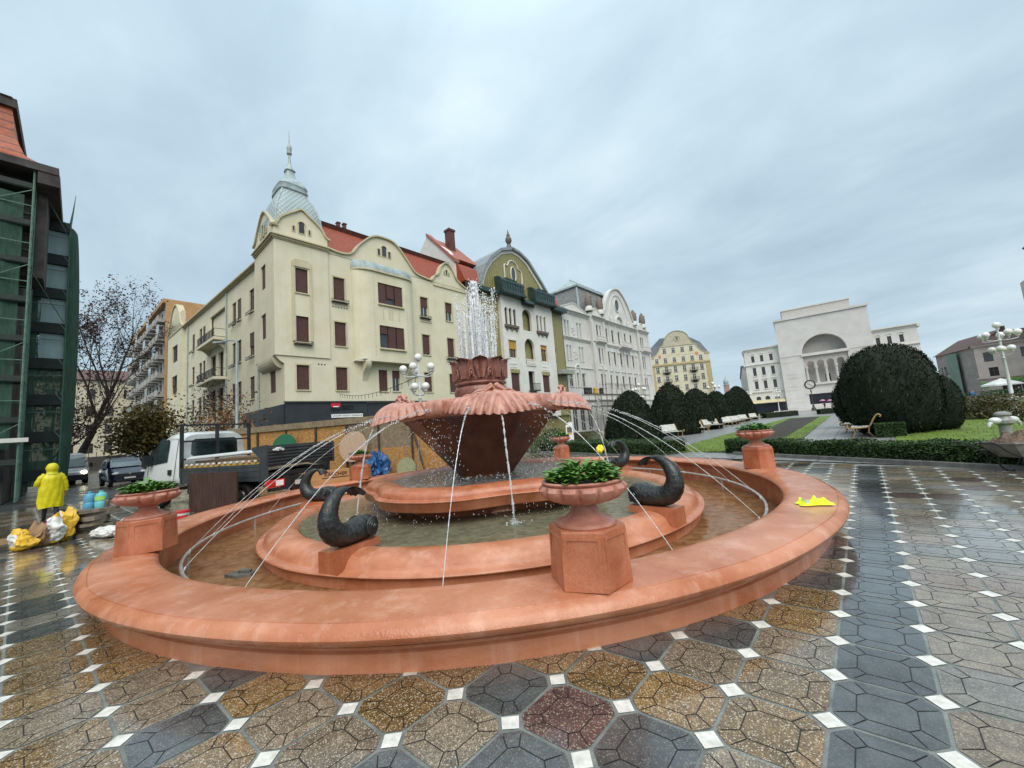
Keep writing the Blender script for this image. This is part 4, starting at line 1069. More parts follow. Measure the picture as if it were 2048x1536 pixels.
bl = MB(); bl.box(10.2,12.4,yb-.12,yb-.001,10.5,10.62); bl.box(10.2,12.4,yb-.12,yb-.02,11.35,11.47)
for k in range(9): bl.tube([(10.35+k*.24,yb-.07,10.62),(10.35+k*.24,yb-.07,10.95),(10.35+k*.24,yb-.07,11.35)],[.06,.09,.05],6)
bl.build('balustrade', m_white, Bq)
bl = MB(); bl.box(10.3,12.1,yb-.8,yb-.001,6.7,6.85)
for k in range(12): bl.bar((10.3+k*.16,yb-.78,6.85),(10.3+k*.16,yb-.78,7.8),.03)
bl.bar((10.25,yb-.78,7.8),(12.15,yb-.78,7.8),.06); bl.build('balcony', M_IRON, Bq)
cn = MB(); cn.box(18.0,21.3,-1.5,-.001,9.6,10.3); cn.build('entrance_canopy', mat('grey canopy', (.25,.25,.23),(.36,.36,.33), rough=.7), Bq)
# gable
GP = [(2.4,20.3),(2.55,21.3),(3.0,22.6),(3.7,24.0),(4.9,25.5),(7.0,27.2),(9.5,28.1),(11.1,27.9),(12.9,27.1),(14.6,25.5),(15.8,24.4),(17.2,22.9),(18.4,21.2),(18.6,20.3)]
gb = MB(); gb.ext([(x,-.05,z) for x,z in GP], (0,.4,0)); gb.build('gable', m_olive, Bq)
gc = MB(); curve_cap(gc, GP, -.5, 5.0, .38); gc.build('gable_roof', m_slat, Bq)
gt = MB(); inner = [(9.8+(x-9.8)*.955, z-.45) for x,z in GP]
for i,(p,q) in enumerate(zip(GP[:-1],GP[1:])):
    p2, q2 = inner[i], inner[i+1]; gt.ext([(p[0],-.14,p[1]),(q[0],-.14,q[1]),(q2[0],-.14,q2[1]),(p2[0],-.14,p2[1])], (0,.08,0))
for pts in ([(7.6,23.4),(7.6,25.3),(8.3,25.4),(8.7,26.1),(9.5,26.4),(10.3,26.1),(10.7,25.4),(11.4,25.0),(11.4,23.2)],):
    gt.tube([(x,-.10,z) for x,z in smooth_curve(pts,4)], .1, 6)
gt.tube([(9.5+.55*math.cos(TAU*k/20),-.08,24.3+1.15*math.sin(TAU*k/20)) for k in range(21)], .1, 6); gt.build('gable_trim', m_white, Bq)
ov = MB(); ov.poly([(9.5+.5*math.cos(TAU*k/20),-.07,24.3+1.1*math.sin(TAU*k/20)) for k in range(20)]); ov.build('oval_window', M_GLASS, Bq)
fn = MB(); fn.lathe([(.9,0),(.5,.3),(.3,.9),(.2,1.0),(.3,1.1),(.5,1.5),(.45,1.9),(.25,2.2),(.3,2.35),(.15,2.7),(.03,3.3)], 14); fo = fn.build('finial', m_stone, Bq, 40); fo.location = (9.5,.3,28.2)
# copper hoods
for i,(a,c) in enumerate(((5.3,10.2),(12.6,17.9))):
    h = MB(); pr = [(-.3,20.35),(-1.75,20.35),(-1.75,20.6),(-1.5,20.65),(-1.5,20.95),(-1.35,21.0),(-1.35,22.0),(-1.42,22.05),(-1.42,22.2)]+[(-1.35+1.25*(1-math.cos(PI/2*k/6)), 22.2+.75*math.sin(PI/2*k/6)) for k in range(7)]+[(-.05,22.95)]
    h.ext([(a,y,z) for y,z in pr], (c-a,0,0))
    for k in range(9): h.box(a+.2+k*(c-a-.5)/8, a+.32+k*(c-a-.5)/8, -1.42, -1.351, 21.0, 22.0)
    for k in range(8): h.box(a+1.2+k*.3, a+1.32+k*.3, -1.3, -.9, 22.35, 22.75)
    h.build('copper_hood', m_copper, Bq)
h = MB(); h.ext([(10.2,-.56,19.6),(10.2,-1.5,19.75),(10.2,-1.2,20.3),(10.2,-.56,20.7)], (2.4,0,0))
for k in range(9): h.box(10.3+k*.27,10.38+k*.27,-1.1,-1.0,19.35,19.66)
h.ext([(17.6,0,20.1),(17.6,-1.2,20.1),(17.6,-1.2,20.7),(17.6,-.9,21.1),(17.6,0,21.1)], (3.8,0,0)); h.ext([(-.2,0,20.1),(-.2,-.9,20.1),(-.2,-.9,20.7),(-.2,0,21.1)], (5.4,0,0)); h.build('copper_eave', m_copper, Bq)
r = MB(); r.ext([(17.0,-.2,21.1),(17.0,1.2,24.0),(17.0,6,27.0),(17.0,6,21.1)], (4.1,0,0)); r.ext([(-.3,-.2,21.1),(-.3,1.0,23.6),(-.3,6,27.2),(-.3,6,21.1)], (3.2,0,0)); r.build('roof', M_REDT, Bq)
# party wall with its own steep roof between the two houses
r = MB(); r.ext([(-.6,1.4,19.0),(-.6,1.4,24.4),(-.6,2.5,26.0),(-.6,7.0,29.9),(-.6,12.0,25.0),(-.6,12.0,19.0)], (.6,0,0)); r.build('party_wall', m_white, Bq)
r = MB(); r.ext([(-.75,1.2,24.5),(-.75,7.0,30.3),(-.75,7.0,29.9),(-.75,1.2,24.0)], (.9,0,0)); r.ext([(.1,2.0,25.0),(.1,7.0,29.9),(.1,7.0,24)], (4.5,0,0)); r.build('roof', mat('pale red tiles', (.27,.085,.06), (.38,.14,.10), rough=.7, scale=3, bump=.2), Bq)

r = MB(); r.box(1.6,2.6,4.6,5.6,27,30.6); r.box(1.5,2.7,4.5,5.7,30.6,30.9); r.build('chimney', M_REDD, Bq)
# ------------------------------------------------------------------ long pale grey palace
m_pale = mat('pale grey stucco', (.57,.56,.53), (.66,.65,.62), rough=.85, scale=.6, det=8, bump=.08, bscale=30, streak=.3, streakcol=(.42,.43,.42), fine=.04)
m_slate = mat('grey slate mansard', (.16,.165,.16), (.25,.25,.24), rough=.6, scale=2.5, bump=.3, bscale=20, streak=.3)
m_beehive = mat('brown beehive finial', (.14,.105,.085), (.24,.19,.16), rough=.8, scale=8)
Gy = thing('grey_palace', 'long pale grey ornate palace under repair with curved central gable and brown beehive turrets', 'building', (-36, 54.35, 0), R(90))
gw = []
for a,c in ((.65,1.05),(1.55,1.95),(4.5,4.9),(5.45,5.85)): gw += [(a,c,16.9,19.25),(a,c,12.4,14.85)]
gw += [(.65,1.85,7.8,10.1),(3.05,3.65,7.8,10.1),(4.65,5.7,7.8,10.1)]
for a,c in ((10.45,11.05),(11.7,12.1)): gw += [(a,c,17.6,19.6),(a,c,12.6,15.1),(a,c,7.8,10.2)]
for a,c in ((14.7,15.3),(17.1,17.85),(19.85,20.6),(22.75,23.45),(25.5,26.25)): gw += [(a,c,17.1,19.55),(a,c,12.6,15.0),(a,c,7.9,10.2)]
for a,c in ((30.0,30.6),(31.0,31.5)): gw += [(a,c,17.5,19.5),(a,c,12.6,15.1),(a,c,7.9,10.2)]
gw += [(14.2+k*2.7,16.0+k*2.7,.2,4.6) for k in range(6)]+[(.6+k*2.4,2.2+k*2.4,.2,4.4) for k in range(3)]
# the outer bays step forward a little: three planes
b = MB()
def plane(u0,u1,y):
    facade(b, u0, u1, 0, 21.4, [o for o in gw if u0 <= o[0] < u1], d=.3, y=y)
plane(0,8.6,0); plane(8.6,13.6,-.6); plane(13.6,28.6,-.25); plane(28.6,34.6,-.6)
for x,y0,y1 in ((8.6,-.6,0),(13.6,-.6,-.25),(28.6,-.6,-.25),(34.6,-.6,12)): b.quad((x,y0,0),(x,y1,0),(x,y1,21.4),(x,y0,21.4))
b.box(0,34.5,.4,12,0,21.3); b.build('wall', m_pale, Gy)
def gy(u): return 0 if u < 8.6 else (-.6 if u < 13.6 else (-.25 if u < 28.6 else -.6))
for o in gw: window(Gy, *o, y=gy(o[0])+.14, fm=M_WFRAME if (o[2] < 5 or o[0] < 6) else M_BFRAME, nx=2 if o[1]-o[0] > .5 else 1, ny=(.66,))
t = MB()
for u0,u1,y in ((0,8.6,0),(8.6,13.6,-.6),(13.6,28.6,-.25),(28.6,34.6,-.6)):
    cornice(t,u0,u1,20.6,[(.15,.08),(.2,.2),(.2,.35),(.15,.6)],y=y); cornice(t,u0,u1,16.0,[(.2,.12),(.15,.25),(.2,.35)],y=y); cornice(t,u0,u1,11.0,[(.1,.06),(.14,.14)],y=y)
    cornice(t,u0,u1,5.2,[(.2,.12),(.2,.3)],y=y)
for o in gw:
    if o[2] > 5: sill(t,o[0],o[1],o[2],y=gy(o[0]),pr=.12); t.box(o[0]-.12,o[1]+.12,gy(o[0])-.1,gy(o[0])-.001,o[3]+.12,o[3]+.26)
for u in (14.1,16.2,18.85,21.7,24.6,27.3): t.box(u-.32,u+.32,-.42,-.252,5.6,15.9); t.box(u-.4,u+.4,-.5,-.252,14.9,15.4); t.box(u-.25,u+.25,-.38,-.252,16.6,20.6); t.ball((u,-.5,15.1),.3,8,5,(1,.5,.8))
for u in (8.75,13.1,28.8,34.1): t.box(u-.3,u+.35,-.85,-.602,5.6,20.6)
for u,z in ((3.2,13.6),(3.2,17.9),(11.4,11.6),(30.8,11.6)):
    for k in range(7): t.ball((u+.5*math.cos(k*.9)*(.4+.1*k),gy(u)-.03,z+.9*math.sin(k*.9)*(.4+.1*k)),.24,8,5,(1,.35,1))
for u in (15,17.5,20.2,23.1,25.9):
    for k in range(4): t.ball((u,-.28,11.0+.35*k),.22-.03*k,8,5,(1,.3,1))
t.tube([(3.35+.75*math.cos(PI*k/10),-.1,10.7+.95*math.sin(PI*k/10)) for k in range(11)],.14,6)
for u in (2.5,4.2): t.tube([(u,-.15,7.6),(u,-.15,10.6)],.13,8)
t.build('stucco_trim', m_pale, Gy)
bl = MB()
for u0,u1,z,y,d in ((9.6,12.9,16.5,-.6,.7),(19.2,24.0,16.4,-.25,1.2),(29.6,33.6,16.5,-.6,.8)):
    bl.ext([(u0,y,z-.5),(u0,y-d,z-.1),(u0,y-d,z+.1),(u0,y,z+.1)],(u1-u0,0,0)); bl.box(u0,u1,y-d,y-d+.15,z+.85,z+1.0)
    n = int((u1-u0)/.35)
    for k in range(n+1): bl.tube([(u0+.1+k*.34,y-d+.08,z+.1),(u0+.1+k*.34,y-d+.08,z+.4),(u0+.1+k*.34,y-d+.08,z+.85)],[.06,.11,.05],6)
bl.build('balcony', m_pale, Gy)
g = MB()
P = smooth_curve([(13.7,21.6),(14.3,22.8),(15.2,23.7),(16.2,25.7),(18.2,27.9),(20.9,29.0),(23.0,28.5),(25.3,26.6),(26.8,24.2),(27.8,22.6),(28.5,21.6)],4)
g.ext([(x,-.3,z) for x,z in P],(0,.6,0)); curve_cap(g,P,-.6,.4,.3)
g.tube([(20.6+1.0*math.cos(TAU*k/20),-.34,25.4+1.35*math.sin(TAU*k/20)) for k in range(21)],.16,6)
g.tube([(x,-.34,z) for x,z in smooth_curve([(16.6,22.4),(17.6,25.2),(19.0,27.0),(20.9,27.7),(22.6,27.0),(24.2,25.0),(25.4,22.4)],4)],.12,6)
g.tube([(20.6+1.6*math.cos(PI*k/12),-.5,21.4+1.6*math.sin(PI*k/12)) for k in range(13)],.25,6)
for k in range(9): g.ball((18.7+k*.5,-.33,27.2+.35*math.sin(PI*k/8)),.16,6,4,(1,.4,1))
for u in (17.2,24.9): g.ball((u,-.5,21.9),.5,10,6,(.7,.5,1.5))
for u0,u1,y in ((0,8.6,0),(8.6,13.6,-.6),(28.6,34.6,-.6)):
    pk = smooth_curve([(u0,21.6),(u0+(u1-u0)*.25,22.3),(u0+(u1-u0)*.5,23.1 if u0 else 22.9),(u0+(u1-u0)*.75,22.3),(u1,21.7)],4); g.ext([(u0,y+.1,21.35)]+[(x,y+.1,z) for x,z in pk]+[(u1,y+.1,21.35)],(0,.4,0)); curve_cap(g,pk,y,.6+y,.16)
g.build('gable', m_pale, Gy)
ow = MB(); ow.poly([(20.6+.9*math.cos(TAU*k/20),-.32,25.4+1.25*math.sin(TAU*k/20)) for k in range(20)]); ow.build('oval_window', M_GLASS, Gy)
for u in (9.0,13.2,28.4,33.0):
    f = MB(); f.lathe([(.75,22.2),(.8,22.6),(.62,22.9),(.55,23.2)],16); f.mi = 1
    f.lathe([(.62,23.2),(.72,23.6),(.70,24.2),(.58,24.9),(.38,25.5),(.1,25.9)],16,rf=lambda a,r,z: 1+.05*math.sin(z*14))
    for k in range(3): f.box(-.12,.12,-.74,-.5,23.5+k*.6,23.75+k*.6)
    o = f.build('beehive_turret',[m_pale,m_beehive],Gy,50); o.location = (u,-.3,0)
r = MB(); r.add([(7.2,.7,21.4),(27,.7,21.4),(27,8.5,21.4),(7.2,8.5,21.4),(8.6,1.7,27.7),(26,1.7,27.7),(26,7.2,27.7),(8.6,7.2,27.7)],[(0,1,5,4),(1,2,6,5),(2,3,7,6),(3,0,4,7),(4,5,6,7)])
r.ext([(.2,1.0,21.4),(.2,5.0,24.0),(.2,5.0,21.4)],(7.2,0,0)); r.box(27.1,33.5,2.5,8,21.3,24.0); r.build('mansard_roof', m_slate, Gy)
r = MB(); r.add([(8.2,1.3,27.6),(26.4,1.3,27.6),(26.4,7.6,27.6),(8.2,7.6,27.6),(11.0,4.4,30.1),(24,4.4,30.1),(8.2,1.3,27.9),(26.4,1.3,27.9),(26.4,7.6,27.9),(8.2,7.6,27.9)],[(6,7,5,4),(7,8,5),(8,9,4,5),(9,6,4),(0,1,7,6),(1,2,8,7),(2,3,9,8),(3,0,6,9),(3,2,1,0)])
for k in range(24): r.ball((11.0+k*.56,4.4,30.25),.14,6,4,(1,1,1.6))
r.bar((7.2,.68,21.4),(8.6,1.66,27.6),.26); r.build('upper_roof', M_ZINC, Gy)
# building-site scaffold against its ground floor
sc_ = thing('site_scaffold', 'rusty low site scaffold with planks standing before the grey palace ground floor', 'scaffold', (-33.6, 54.6, 0), R(90))
s = MB()
for i in range(13):
    for y in (-1.2,0): s.tube([(i*2.0,y,0),(i*2.0,y,8.2 if i > 2 else 6.6)],.04,6)
for z in (2.0,4.0,6.0,8.0):
    for y in (-1.2,0): s.bar((0 if z < 7 else 6,y,z),(24,y,z),.06)
for i in range(0,12,2): s.bar((i*2.0,-1.2,0.2),(i*2.0+2,-1.2,4),.05)
s.build('frame', mat('rusty steel tube', (.12,.075,.055), (.26,.23,.2), rough=.6, scale=4), sc_)
s = MB()
for z in (4.1,6.1): s.box(0,24,-1.2,0,z,z+.06)
s.build('platform', mat('dirty scaffold plank', (.035,.025,.02), (.08,.06,.045), rough=.8, scale=5), sc_)
for k,(u,c) in enumerate(((.6,(.02,.02,.02)),(1.8,(.03,.028,.025)),(3.6,(.5,.3,.02)),(5.6,(.015,.015,.015)))):
    s = MB(); s.lathe([(.0,0),(.36,0),(.40,.3),(.36,.62),(.4,.95),(.34,1.05),(0,1.05)],14); s.tube([(-.2,0,1.05),(0,0,1.16),(.2,0,1.05)],.03,6)
    o = s.build('drum', mat('drum paint %d'%k, c, rough=.5)); o.location = (-33.2,54.6+u,6.17)
    tag(o, ('black','charcoal','yellow','dark upturned')[k]+' drum on the site scaffold platform by the grey palace', 'drum', 'drums on the scaffold')
# ------------------------------------------------------------------ opera house and its wings
m_trav = mat('pale travertine', (.56,.54,.51), (.66,.645,.62), rough=.8, scale=.35, det=10, stretch=(1,1,1.5), bump=.1, bscale=8, streak=.25, streakcol=(.5,.45,.42), fine=.06)
m_brickp = mat('pinkish grey brick', (.46,.43,.40), (.55,.52,.49), rough=.85, scale=2.5, bump=.15, bscale=12)
m_dark = mat('dark blue glazing', (.012,.013,.022), (.025,.026,.04), rough=.15)
Op = thing('opera_house', 'monumental pale stone opera house front with one great arch and columned loggia', 'building', (-14.9, 125, 0), math.atan2(2,18.6))
WO = 18.75
b = MB(); facade(b, 0, WO, 0, 24.2, [(4.9,13.9,6.8,19.1,1),(4.9,13.9,1.4,4.0)], d=2.6)
for x in (0,WO): b.quad((x,0,0),(x,25,0),(x,25,24.2),(x,0,24.2))
b.box(.1,WO-.1,2.65,25,0,24.1); b.box(-.25,WO+.25,-.35,25,24.2,24.75)
for z in (2.2,3.2,4.3,5.4,6.4,7.5,8.6,9.6,10.7,11.7,12.8):
    for x0,x1 in ((.0,4.2),(14.4,WO)):
        if rnd.random() < .9: b.box(x0+rnd.uniform(0,1.2),x1-rnd.uniform(.2,1.5),-.05,-.001,z,z+.16)
b.build('front_wall', m_trav, Op)
b = MB(); b.box(1.9,WO-2.6,3.2,22,24.75,27.3); b.build('stage_block', m_brickp, Op)
b = MB(); b.box(1.7,WO-2.4,3.0,22.2,27.3,27.65); b.box(-.02,WO+.02,-.09,-.001,14.35,14.6); b.box(4.6,14.2,-.3,.5,13.9,14.35); b.box(4.6,14.2,-.5,1.5,6.3,6.8); b.box(4.4,14.4,-.12,-.001,4.05,4.3)
b.box(-3,WO+3,-5,-.4,0,.35); b.box(-3.6,WO+3.6,-6,-5.001,0,.18); b.build('ledge', m_trav, Op)
b = MB(); la = [(5.6+k*2.0,7.0+k*2.0,6.8,12.6,.95) for k in range(4)]
facade(b, 4.9, 13.9, 11.2, 13.9, [(a,c,11.2,f,g_) for a,c,e,f,g_ in la], d=.9, y=.5)
b.quad((4.9,2.55,14.3),(13.9,2.55,14.3),(13.9,2.55,19.2),(4.9,2.55,19.2)); b.quad((4.9,2.55,6.8),(13.9,2.55,6.8),(13.9,2.55,14.3),(4.9,2.55,14.3)); b.build('loggia_wall', m_brickp, Op)
for k in range(5):
    b = MB(); x = 5.3+k*2.0-.0; x = min(x,13.5)
    b.lathe([(.42,6.8),(.42,7.0),(.3,7.1),(.27,10.4),(.3,10.5),(.5,10.9),(.5,11.2)],14); o = b.build('column', m_trav, Op, 40); o.location = (x,.95,0)
b = MB(); b.box(9.0,10.0,2.45,2.54,6.85,9.0); b.build('loggia_door', m_blk, Op)
b = MB(); b.box(4.9,13.9,.5,.6,1.4,4.0); b.build('entrance_glazing', m_dark, Op)
for k,(loc,w,ops_) in enumerate((((-23.2,125.6,0),8.6,[1.6,3.7,5.9]),((3.4,128.4,0),8.2,[.9,2.9,5.0]))):
    Wg = thing('theatre_wing', ('white three-storey wing left of the opera house with awning and arched ground floor','white wing right of the opera house rising behind the big yew')[k], 'building', loc, math.atan2(2,18.6))
    b = MB(); ops = []
    for x in ops_: ops += [(x,x+.75,14.3,16.1),(x,x+.8,10.5,12.7),(x,x+.8,6.8,9.0),(x-.15,x+.95,2.6,4.7,1)]
    facade(b, 0, w, 0, 18.2, ops, d=.3); b.box(.01,w,.35,14,0,18.1)
    if k == 0: b.quad((0,0,0),(-1.2,22,0),(-1.2,22,18.2),(0,0,18.2))
    b.build('wall', m_white, Wg)
    for o in ops: window(Wg, *o[:4], y=.15, fm=M_BFRAME, nx=2, ny=(.66,), arch=o[4] if len(o) > 4 else 0)
    t = MB(); cornice(t,-.1,w,17.4,[(.3,.15),(.25,.35),(.3,.6)]); cornice(t,0,w,13.3,[(.2,.15),(.15,.3)]); cornice(t,0,w,5.6,[(.25,.15),(.2,.35)])
    for x in ops_:
        for z in (6.8,10.5): sill(t,x,x+.8,z,pr=.2,h=.2,ov=.15)
        t.ext([(x-.3,-.25,9.5),(x+.4,-.25,10.0),(x+1.1,-.25,9.5)],(0,.24,0)); t.box(x-.2,x+1.0,-.15,-.001,12.95,13.15); t.tube([(x+.4+.5*math.cos(PI*q/6),-.05,16.4+.35*math.sin(PI*q/6)) for q in range(7)],.12,5)
    if k == 0:
        for z in (5.6,13.3,17.4): t.ext([(-.001,0,z),(-.5,0,z+.2),(-1.7,22,z+.2),(-1.2,22,z)],(0,0,.4))
        for q in range(7):
            for z in (6.8,10.5,14.3): t.box(-.25-q*.16,-.1-q*.15,1.5+q*3,2.6+q*3,z,z+2)
    else: t.box(w,w+.55,-.3,12,17.4,18.2)
    t.build('stucco_trim', m_white, Wg)
    if k == 0:
        aw = MB(); aw.ext([(-1.8,-.1,3.7),(-1.8,-2.6,2.9),(-1.8,-2.6,2.75),(-1.8,-.1,3.5)],(9.8,0,0)); aw.build('awning', mat('pale yellow awning', (.5,.43,.25),(.6,.54,.36), rough=.8), Wg)
        sh = MB(); sh.box(-.5,7.8,-1.8,-.05,.3,2.7); sh.build('terrace_glazing', m_dark, Wg)
# street beyond with a domed tower
b = MB(); FTw = thing('church_tower', 'tiny distant pinkish tower with onion dome between the two theatre-side blocks', 'tower', (-59.0,258,0))
b.box(-1.3,1.3,-1.3,1.3,0,16.5); b.build('shaft', mat('pink render', (.42,.25,.2),(.5,.32,.27), rough=.8), FTw)
b = MB(); b.lathe([(1.6,16.5),(1.7,16.9),(1.2,17.2),(1.5,18.2),(1.3,19.3),(.5,20.4),(.15,21.3),(.02,22.6)],16); b.build('dome', M_ZINC, FTw, 40)
Fs = thing('street_block', 'long white block receding down the side street left of the opera', 'building', (-25.2,149,0), R(12))
b = MB(); b.box(-3.4,1,0,60,0,15.5); b.build('wall', m_white, Fs); b = MB(); b.box(-3.7,1.4,-.3,60,15.5,16); b.build('roof', m_slate, Fs)

# ------------------------------------------------------------------ cream hotel
m_hotel = mat('yellow cream stucco', (.56,.52,.38), (.64,.60,.46), rough=.85, scale=.6, det=8, streak=.3, streakcol=(.45,.41,.28), fine=.04)
m_hgab = mat('weathered grey gable', (.40,.37,.27), (.50,.47,.35), rough=.9, scale=.8, streak=.5, streakcol=(.34,.32,.27))
m_ochre = mat('ochre pilaster', (.40,.31,.15), (.48,.39,.21), rough=.85, scale=2)
m_hroof = mat('blue grey slates', (.035,.045,.06), (.065,.078,.1), rough=.45, scale=3, bump=.3, bscale=14)
Ho = thing('cream_hotel', 'cream yellow block with swept curved gable, dark slate roof and small balconies', 'building', (-52.0,130,0), math.atan2(10,16.1))
WH = 19.0
ops = []
for r_,(n_,z0,z1) in enumerate(((4,22.7,24.2),(6,19.4,20.9),(6,16.0,17.9),(6,12.9,14.7),(6,9.6,11.4),(6,6.2,8.0))):
    xs = [5.0,7.9,10.8,13.6] if n_ == 4 else [2.2,5.0,7.9,10.8,13.6,16.3]
    for x in xs: ops.append((x-.55,x+.55,z0,z1))
b = MB(); facade(b, 0, WH, 0, 21.4, [o for o in ops if o[2] < 21], d=.25); facade(b, 4.0, 15.0, 21.4, 24.9, [o for o in ops if o[2] > 21], d=.25)
sw_ = smooth_curve([(0,21.4),(1.2,21.7),(2.4,22.4),(3.3,23.6),(4.0,24.9)],4); b.poly([(x,0,z) for x,z in sw_]+[(4.0,0,21.4)]); b.poly([(WH-x,0,z) for x,z in sw_]+[(15.0,0,21.4)])
b.box(.05,WH-.05,.3,14,0,21.3); b.box(4.1,14.9,.3,1.2,21.3,24.9); b.build('wall', m_hotel, Ho)
gp = smooth_curve([(3.9,24.9),(4.9,25.6),(5.6,27.0),(6.4,28.6),(7.7,29.5),(9.5,29.9),(11.3,29.5),(12.6,28.6),(13.4,27.0),(14.1,25.6),(15.1,24.9)],4)
b = MB(); b.ext([(x,-.02,z) for x,z in gp],(0,1.2,0)); b.build('gable', m_hgab, Ho)
t = MB(); curve_cap(t,gp,-.2,1.3,.15); curve_cap(t,sw_,-.2,.6,.18); curve_cap(t,[(WH-x,z) for x,z in sw_][::-1],-.2,.6,.18); t.box(3.9,15.1,-.2,-.021,24.8,25.0)
t.tube([(9.5+1.1*math.cos(TAU*k/20),-.06,27.3+.9*math.sin(TAU*k/20)) for k in range(21)],.12,6); t.build('trim', m_hgab, Ho)
t = MB(); t.box(0,WH,-.35,-.001,18.3,18.9); t.box(-.1,1.3,-.15,-.001,0,18.3); t.box(WH-1.3,WH+.1,-.15,-.001,0,18.3); t.box(-.3,1.4,-.2,-.001,21.1,21.5); t.box(WH-1.4,WH+.3,-.2,-.001,21.1,21.5); t.build('pilaster', m_ochre, Ho)
window(Ho, 9.1,9.9,26.7,27.9,y=-.1,ny=())
for o in ops:
    window(Ho, *o, y=.1, nx=2, ny=(.66,), fw=.09)
t = MB()
for o in ops: sill(t,o[0],o[1],o[2],pr=.15,h=.15)
t.build('window_sill', m_stone, Ho)
for x,z in ((5.0,15.9),(13.6,15.9),(5.0,12.6),(13.6,12.6)):
    t = MB(); t.ext([(x-1.3,0,z-.1),(x-1.3,-1,z-.1),(x-1.3,-1,z),(x-1.3,0,z)],(2.6,0,0)); t.ext([(x-.6,0,z-.9),(x-.6,-.7,z-.1),(x-.6,0,z-.1)],(1.2,0,0))
    t.bar((x-1.3,-1,z+.9),(x+1.3,-1,z+.9),.07)
    for k in range(12): t.bar((x-1.3+k*.236,-1,z),(x-1.3+k*.236,-1,z+.9),.04)
    for xx in (x-1.3,x+1.3): t.bar((xx,-1,z+.9),(xx,0,z+.9),.06); t.bar((xx,-.5,z),(xx,-.5,z+.9),.04)
    t.build('balcony', M_IRON, Ho)
t = MB()
for k in range(4): t.box(WH,WH+.9,2+k*.1,4.5,5.8+k*3.2,6.5+k*3.2)
t.build('side_balcony', M_IRON, Ho)
r = MB(); r.add([(-.2,.2,21.3),(WH+.2,.2,21.3),(WH+.2,14,21.3),(-.2,14,21.3),(1.6,2.2,25.6),(WH-1.6,2.2,25.6),(WH-1.6,12,25.6),(1.6,12,25.6),(5,5,28.8),(WH-5,5,28.8),(WH-5,9,28.8),(5,9,28.8)],
  [(0,1,5,4),(1,2,6,5),(2,3,7,6),(3,0,4,7),(4,5,9,8),(5,6,10,9),(6,7,11,10),(7,4,8,11),(8,9,10,11)]); r.build('roof', m_hroof, Ho)
t = MB()
for x in (3.3,15.2): t.ball((x,-.06,21.6),.55,10,6,(1,.15,1)); t.box(x-.3,x+.3,-.1,-.03,20.95,21.2)
t.build('rosette', mat('faded orange paint', (.55,.2,.1),(.62,.3,.18), rough=.8), Ho)
t = MB()
for x,w,h in ((5.3,1.3,.1),(6.6,.12,.7),(7.2,.12,.75),(7.9,.12,.75),(8.6,.5,.3),(9.5,.12,.6),(9.9,.12,.7),(10.4,.4,.12),(11.2,.9,.25),(12.4,.8,.12),(13.5,1.0,.1)): t.box(x,x+w,-.05,-.001,21.55,21.55+h)
t.build('worn_lettering', m_hgab, Ho)

# ------------------------------------------------------------------ houses on the right
m_pink = mat('faded pink stucco', (.44,.36,.32), (.55,.49,.45), rough=.9, scale=.5, det=9, streak=.45, streakcol=(.36,.31,.28), fine=.06)
m_oldr = mat('old brown tiles', (.085,.045,.04), (.15,.085,.075), rough=.7, scale=3, bump=.3, bscale=16)
m_netg = mat('pale green netting', (.13,.22,.17), (.22,.31,.26), rough=.9, scale=1.5, stretch=(4,4,.5))
Pk = thing('pink_corner_house', 'faded pink two-storey house with brown roof, green shop sign and netting on its side', 'building', (16.3,110,0), R(-12))
ops = [(1.0,2.1,6.6,8.3),(5.2,6.3,6.8,8.5),(1.3,2.4,3.9,5.5),(5.6,6.8,4.1,5.8),(9.2,10.3,4.1,5.8),(2.4,5.2,0,2.6),(6.6,9.8,0,2.7)]
b = MB(); facade(b, 0, 16, 0, 9.6, ops, d=.3); b.box(.05,16,.35,11,0,9.5); b.build('wall', m_pink, Pk)
for o in ops: window(Pk, *o, y=.15, fm=M_BFRAME, gm=m_blk if o[2] < 6 else M_GLASS, nx=2, ny=(.66,))
t = MB(); cornice(t,-.3,16,9.3,[(.2,.15),(.25,.4)]); cornice(t,-.3,16,3.4,[(.15,.15),(.15,.35)])
for o in ops[2:5]: surround(t,*o,.15)
t.build('trim', m_pink, Pk)
t = MB(); t.box(2.0,12,-.1,-.001,2.7,3.4); t.build('shop_sign', mat('ochre sign board', (.36,.31,.14),(.44,.42,.22), rough=.7), Pk)
t = MB()
for k in range(9): t.ball((3.6+k*.35,-.12,3.02+.1*math.sin(k*2)),.2+.05*(k % 3),8,5,(1,.2,1))
t.box(.1,.95,-.55,-.45,1.9,2.9); t.build('green_sign', mat('green sign', (.06,.28,.03),(.12,.36,.06), rough=.5), Pk)
r = MB(); r.add([(-.6,-.5,9.75),(16,-.5,9.75),(16,11,9.75),(-.6,11,9.75),(3,3.2,12.0),(16,3.2,12.0),(16,8,12.0),(3,8,12.0)],[(0,1,5,4),(2,3,7,6),(3,0,4,7),(4,5,6,7)]); r.build('roof', m_oldr, Pk)
r = MB(); r.box(3.4,4.0,3.0,3.7,12,12.9); r.build('chimney', m_oldr, Pk)
Nh = thing('netted_house', 'narrow old house with pale green scaffold netting left of the pink house', 'building', (13.0,124.5,0), R(-76))
b = MB(); b.box(0,14,.0,8,0,9.5); b.build('wall', mat('sooty stucco', (.25,.23,.21),(.36,.34,.31), rough=.9, scale=.8), Nh)
b = MB(); b.box(6,9.5,-.6,-.5,0,9.2); b.build('netting', m_netg, Nh); r = MB(); r.ext([(-.3,-.4,9.5),(-.3,4,12.4),(-.3,8.4,9.5)],(14.5,0,0)); r.build('roof', m_oldr, Nh)
b = MB()
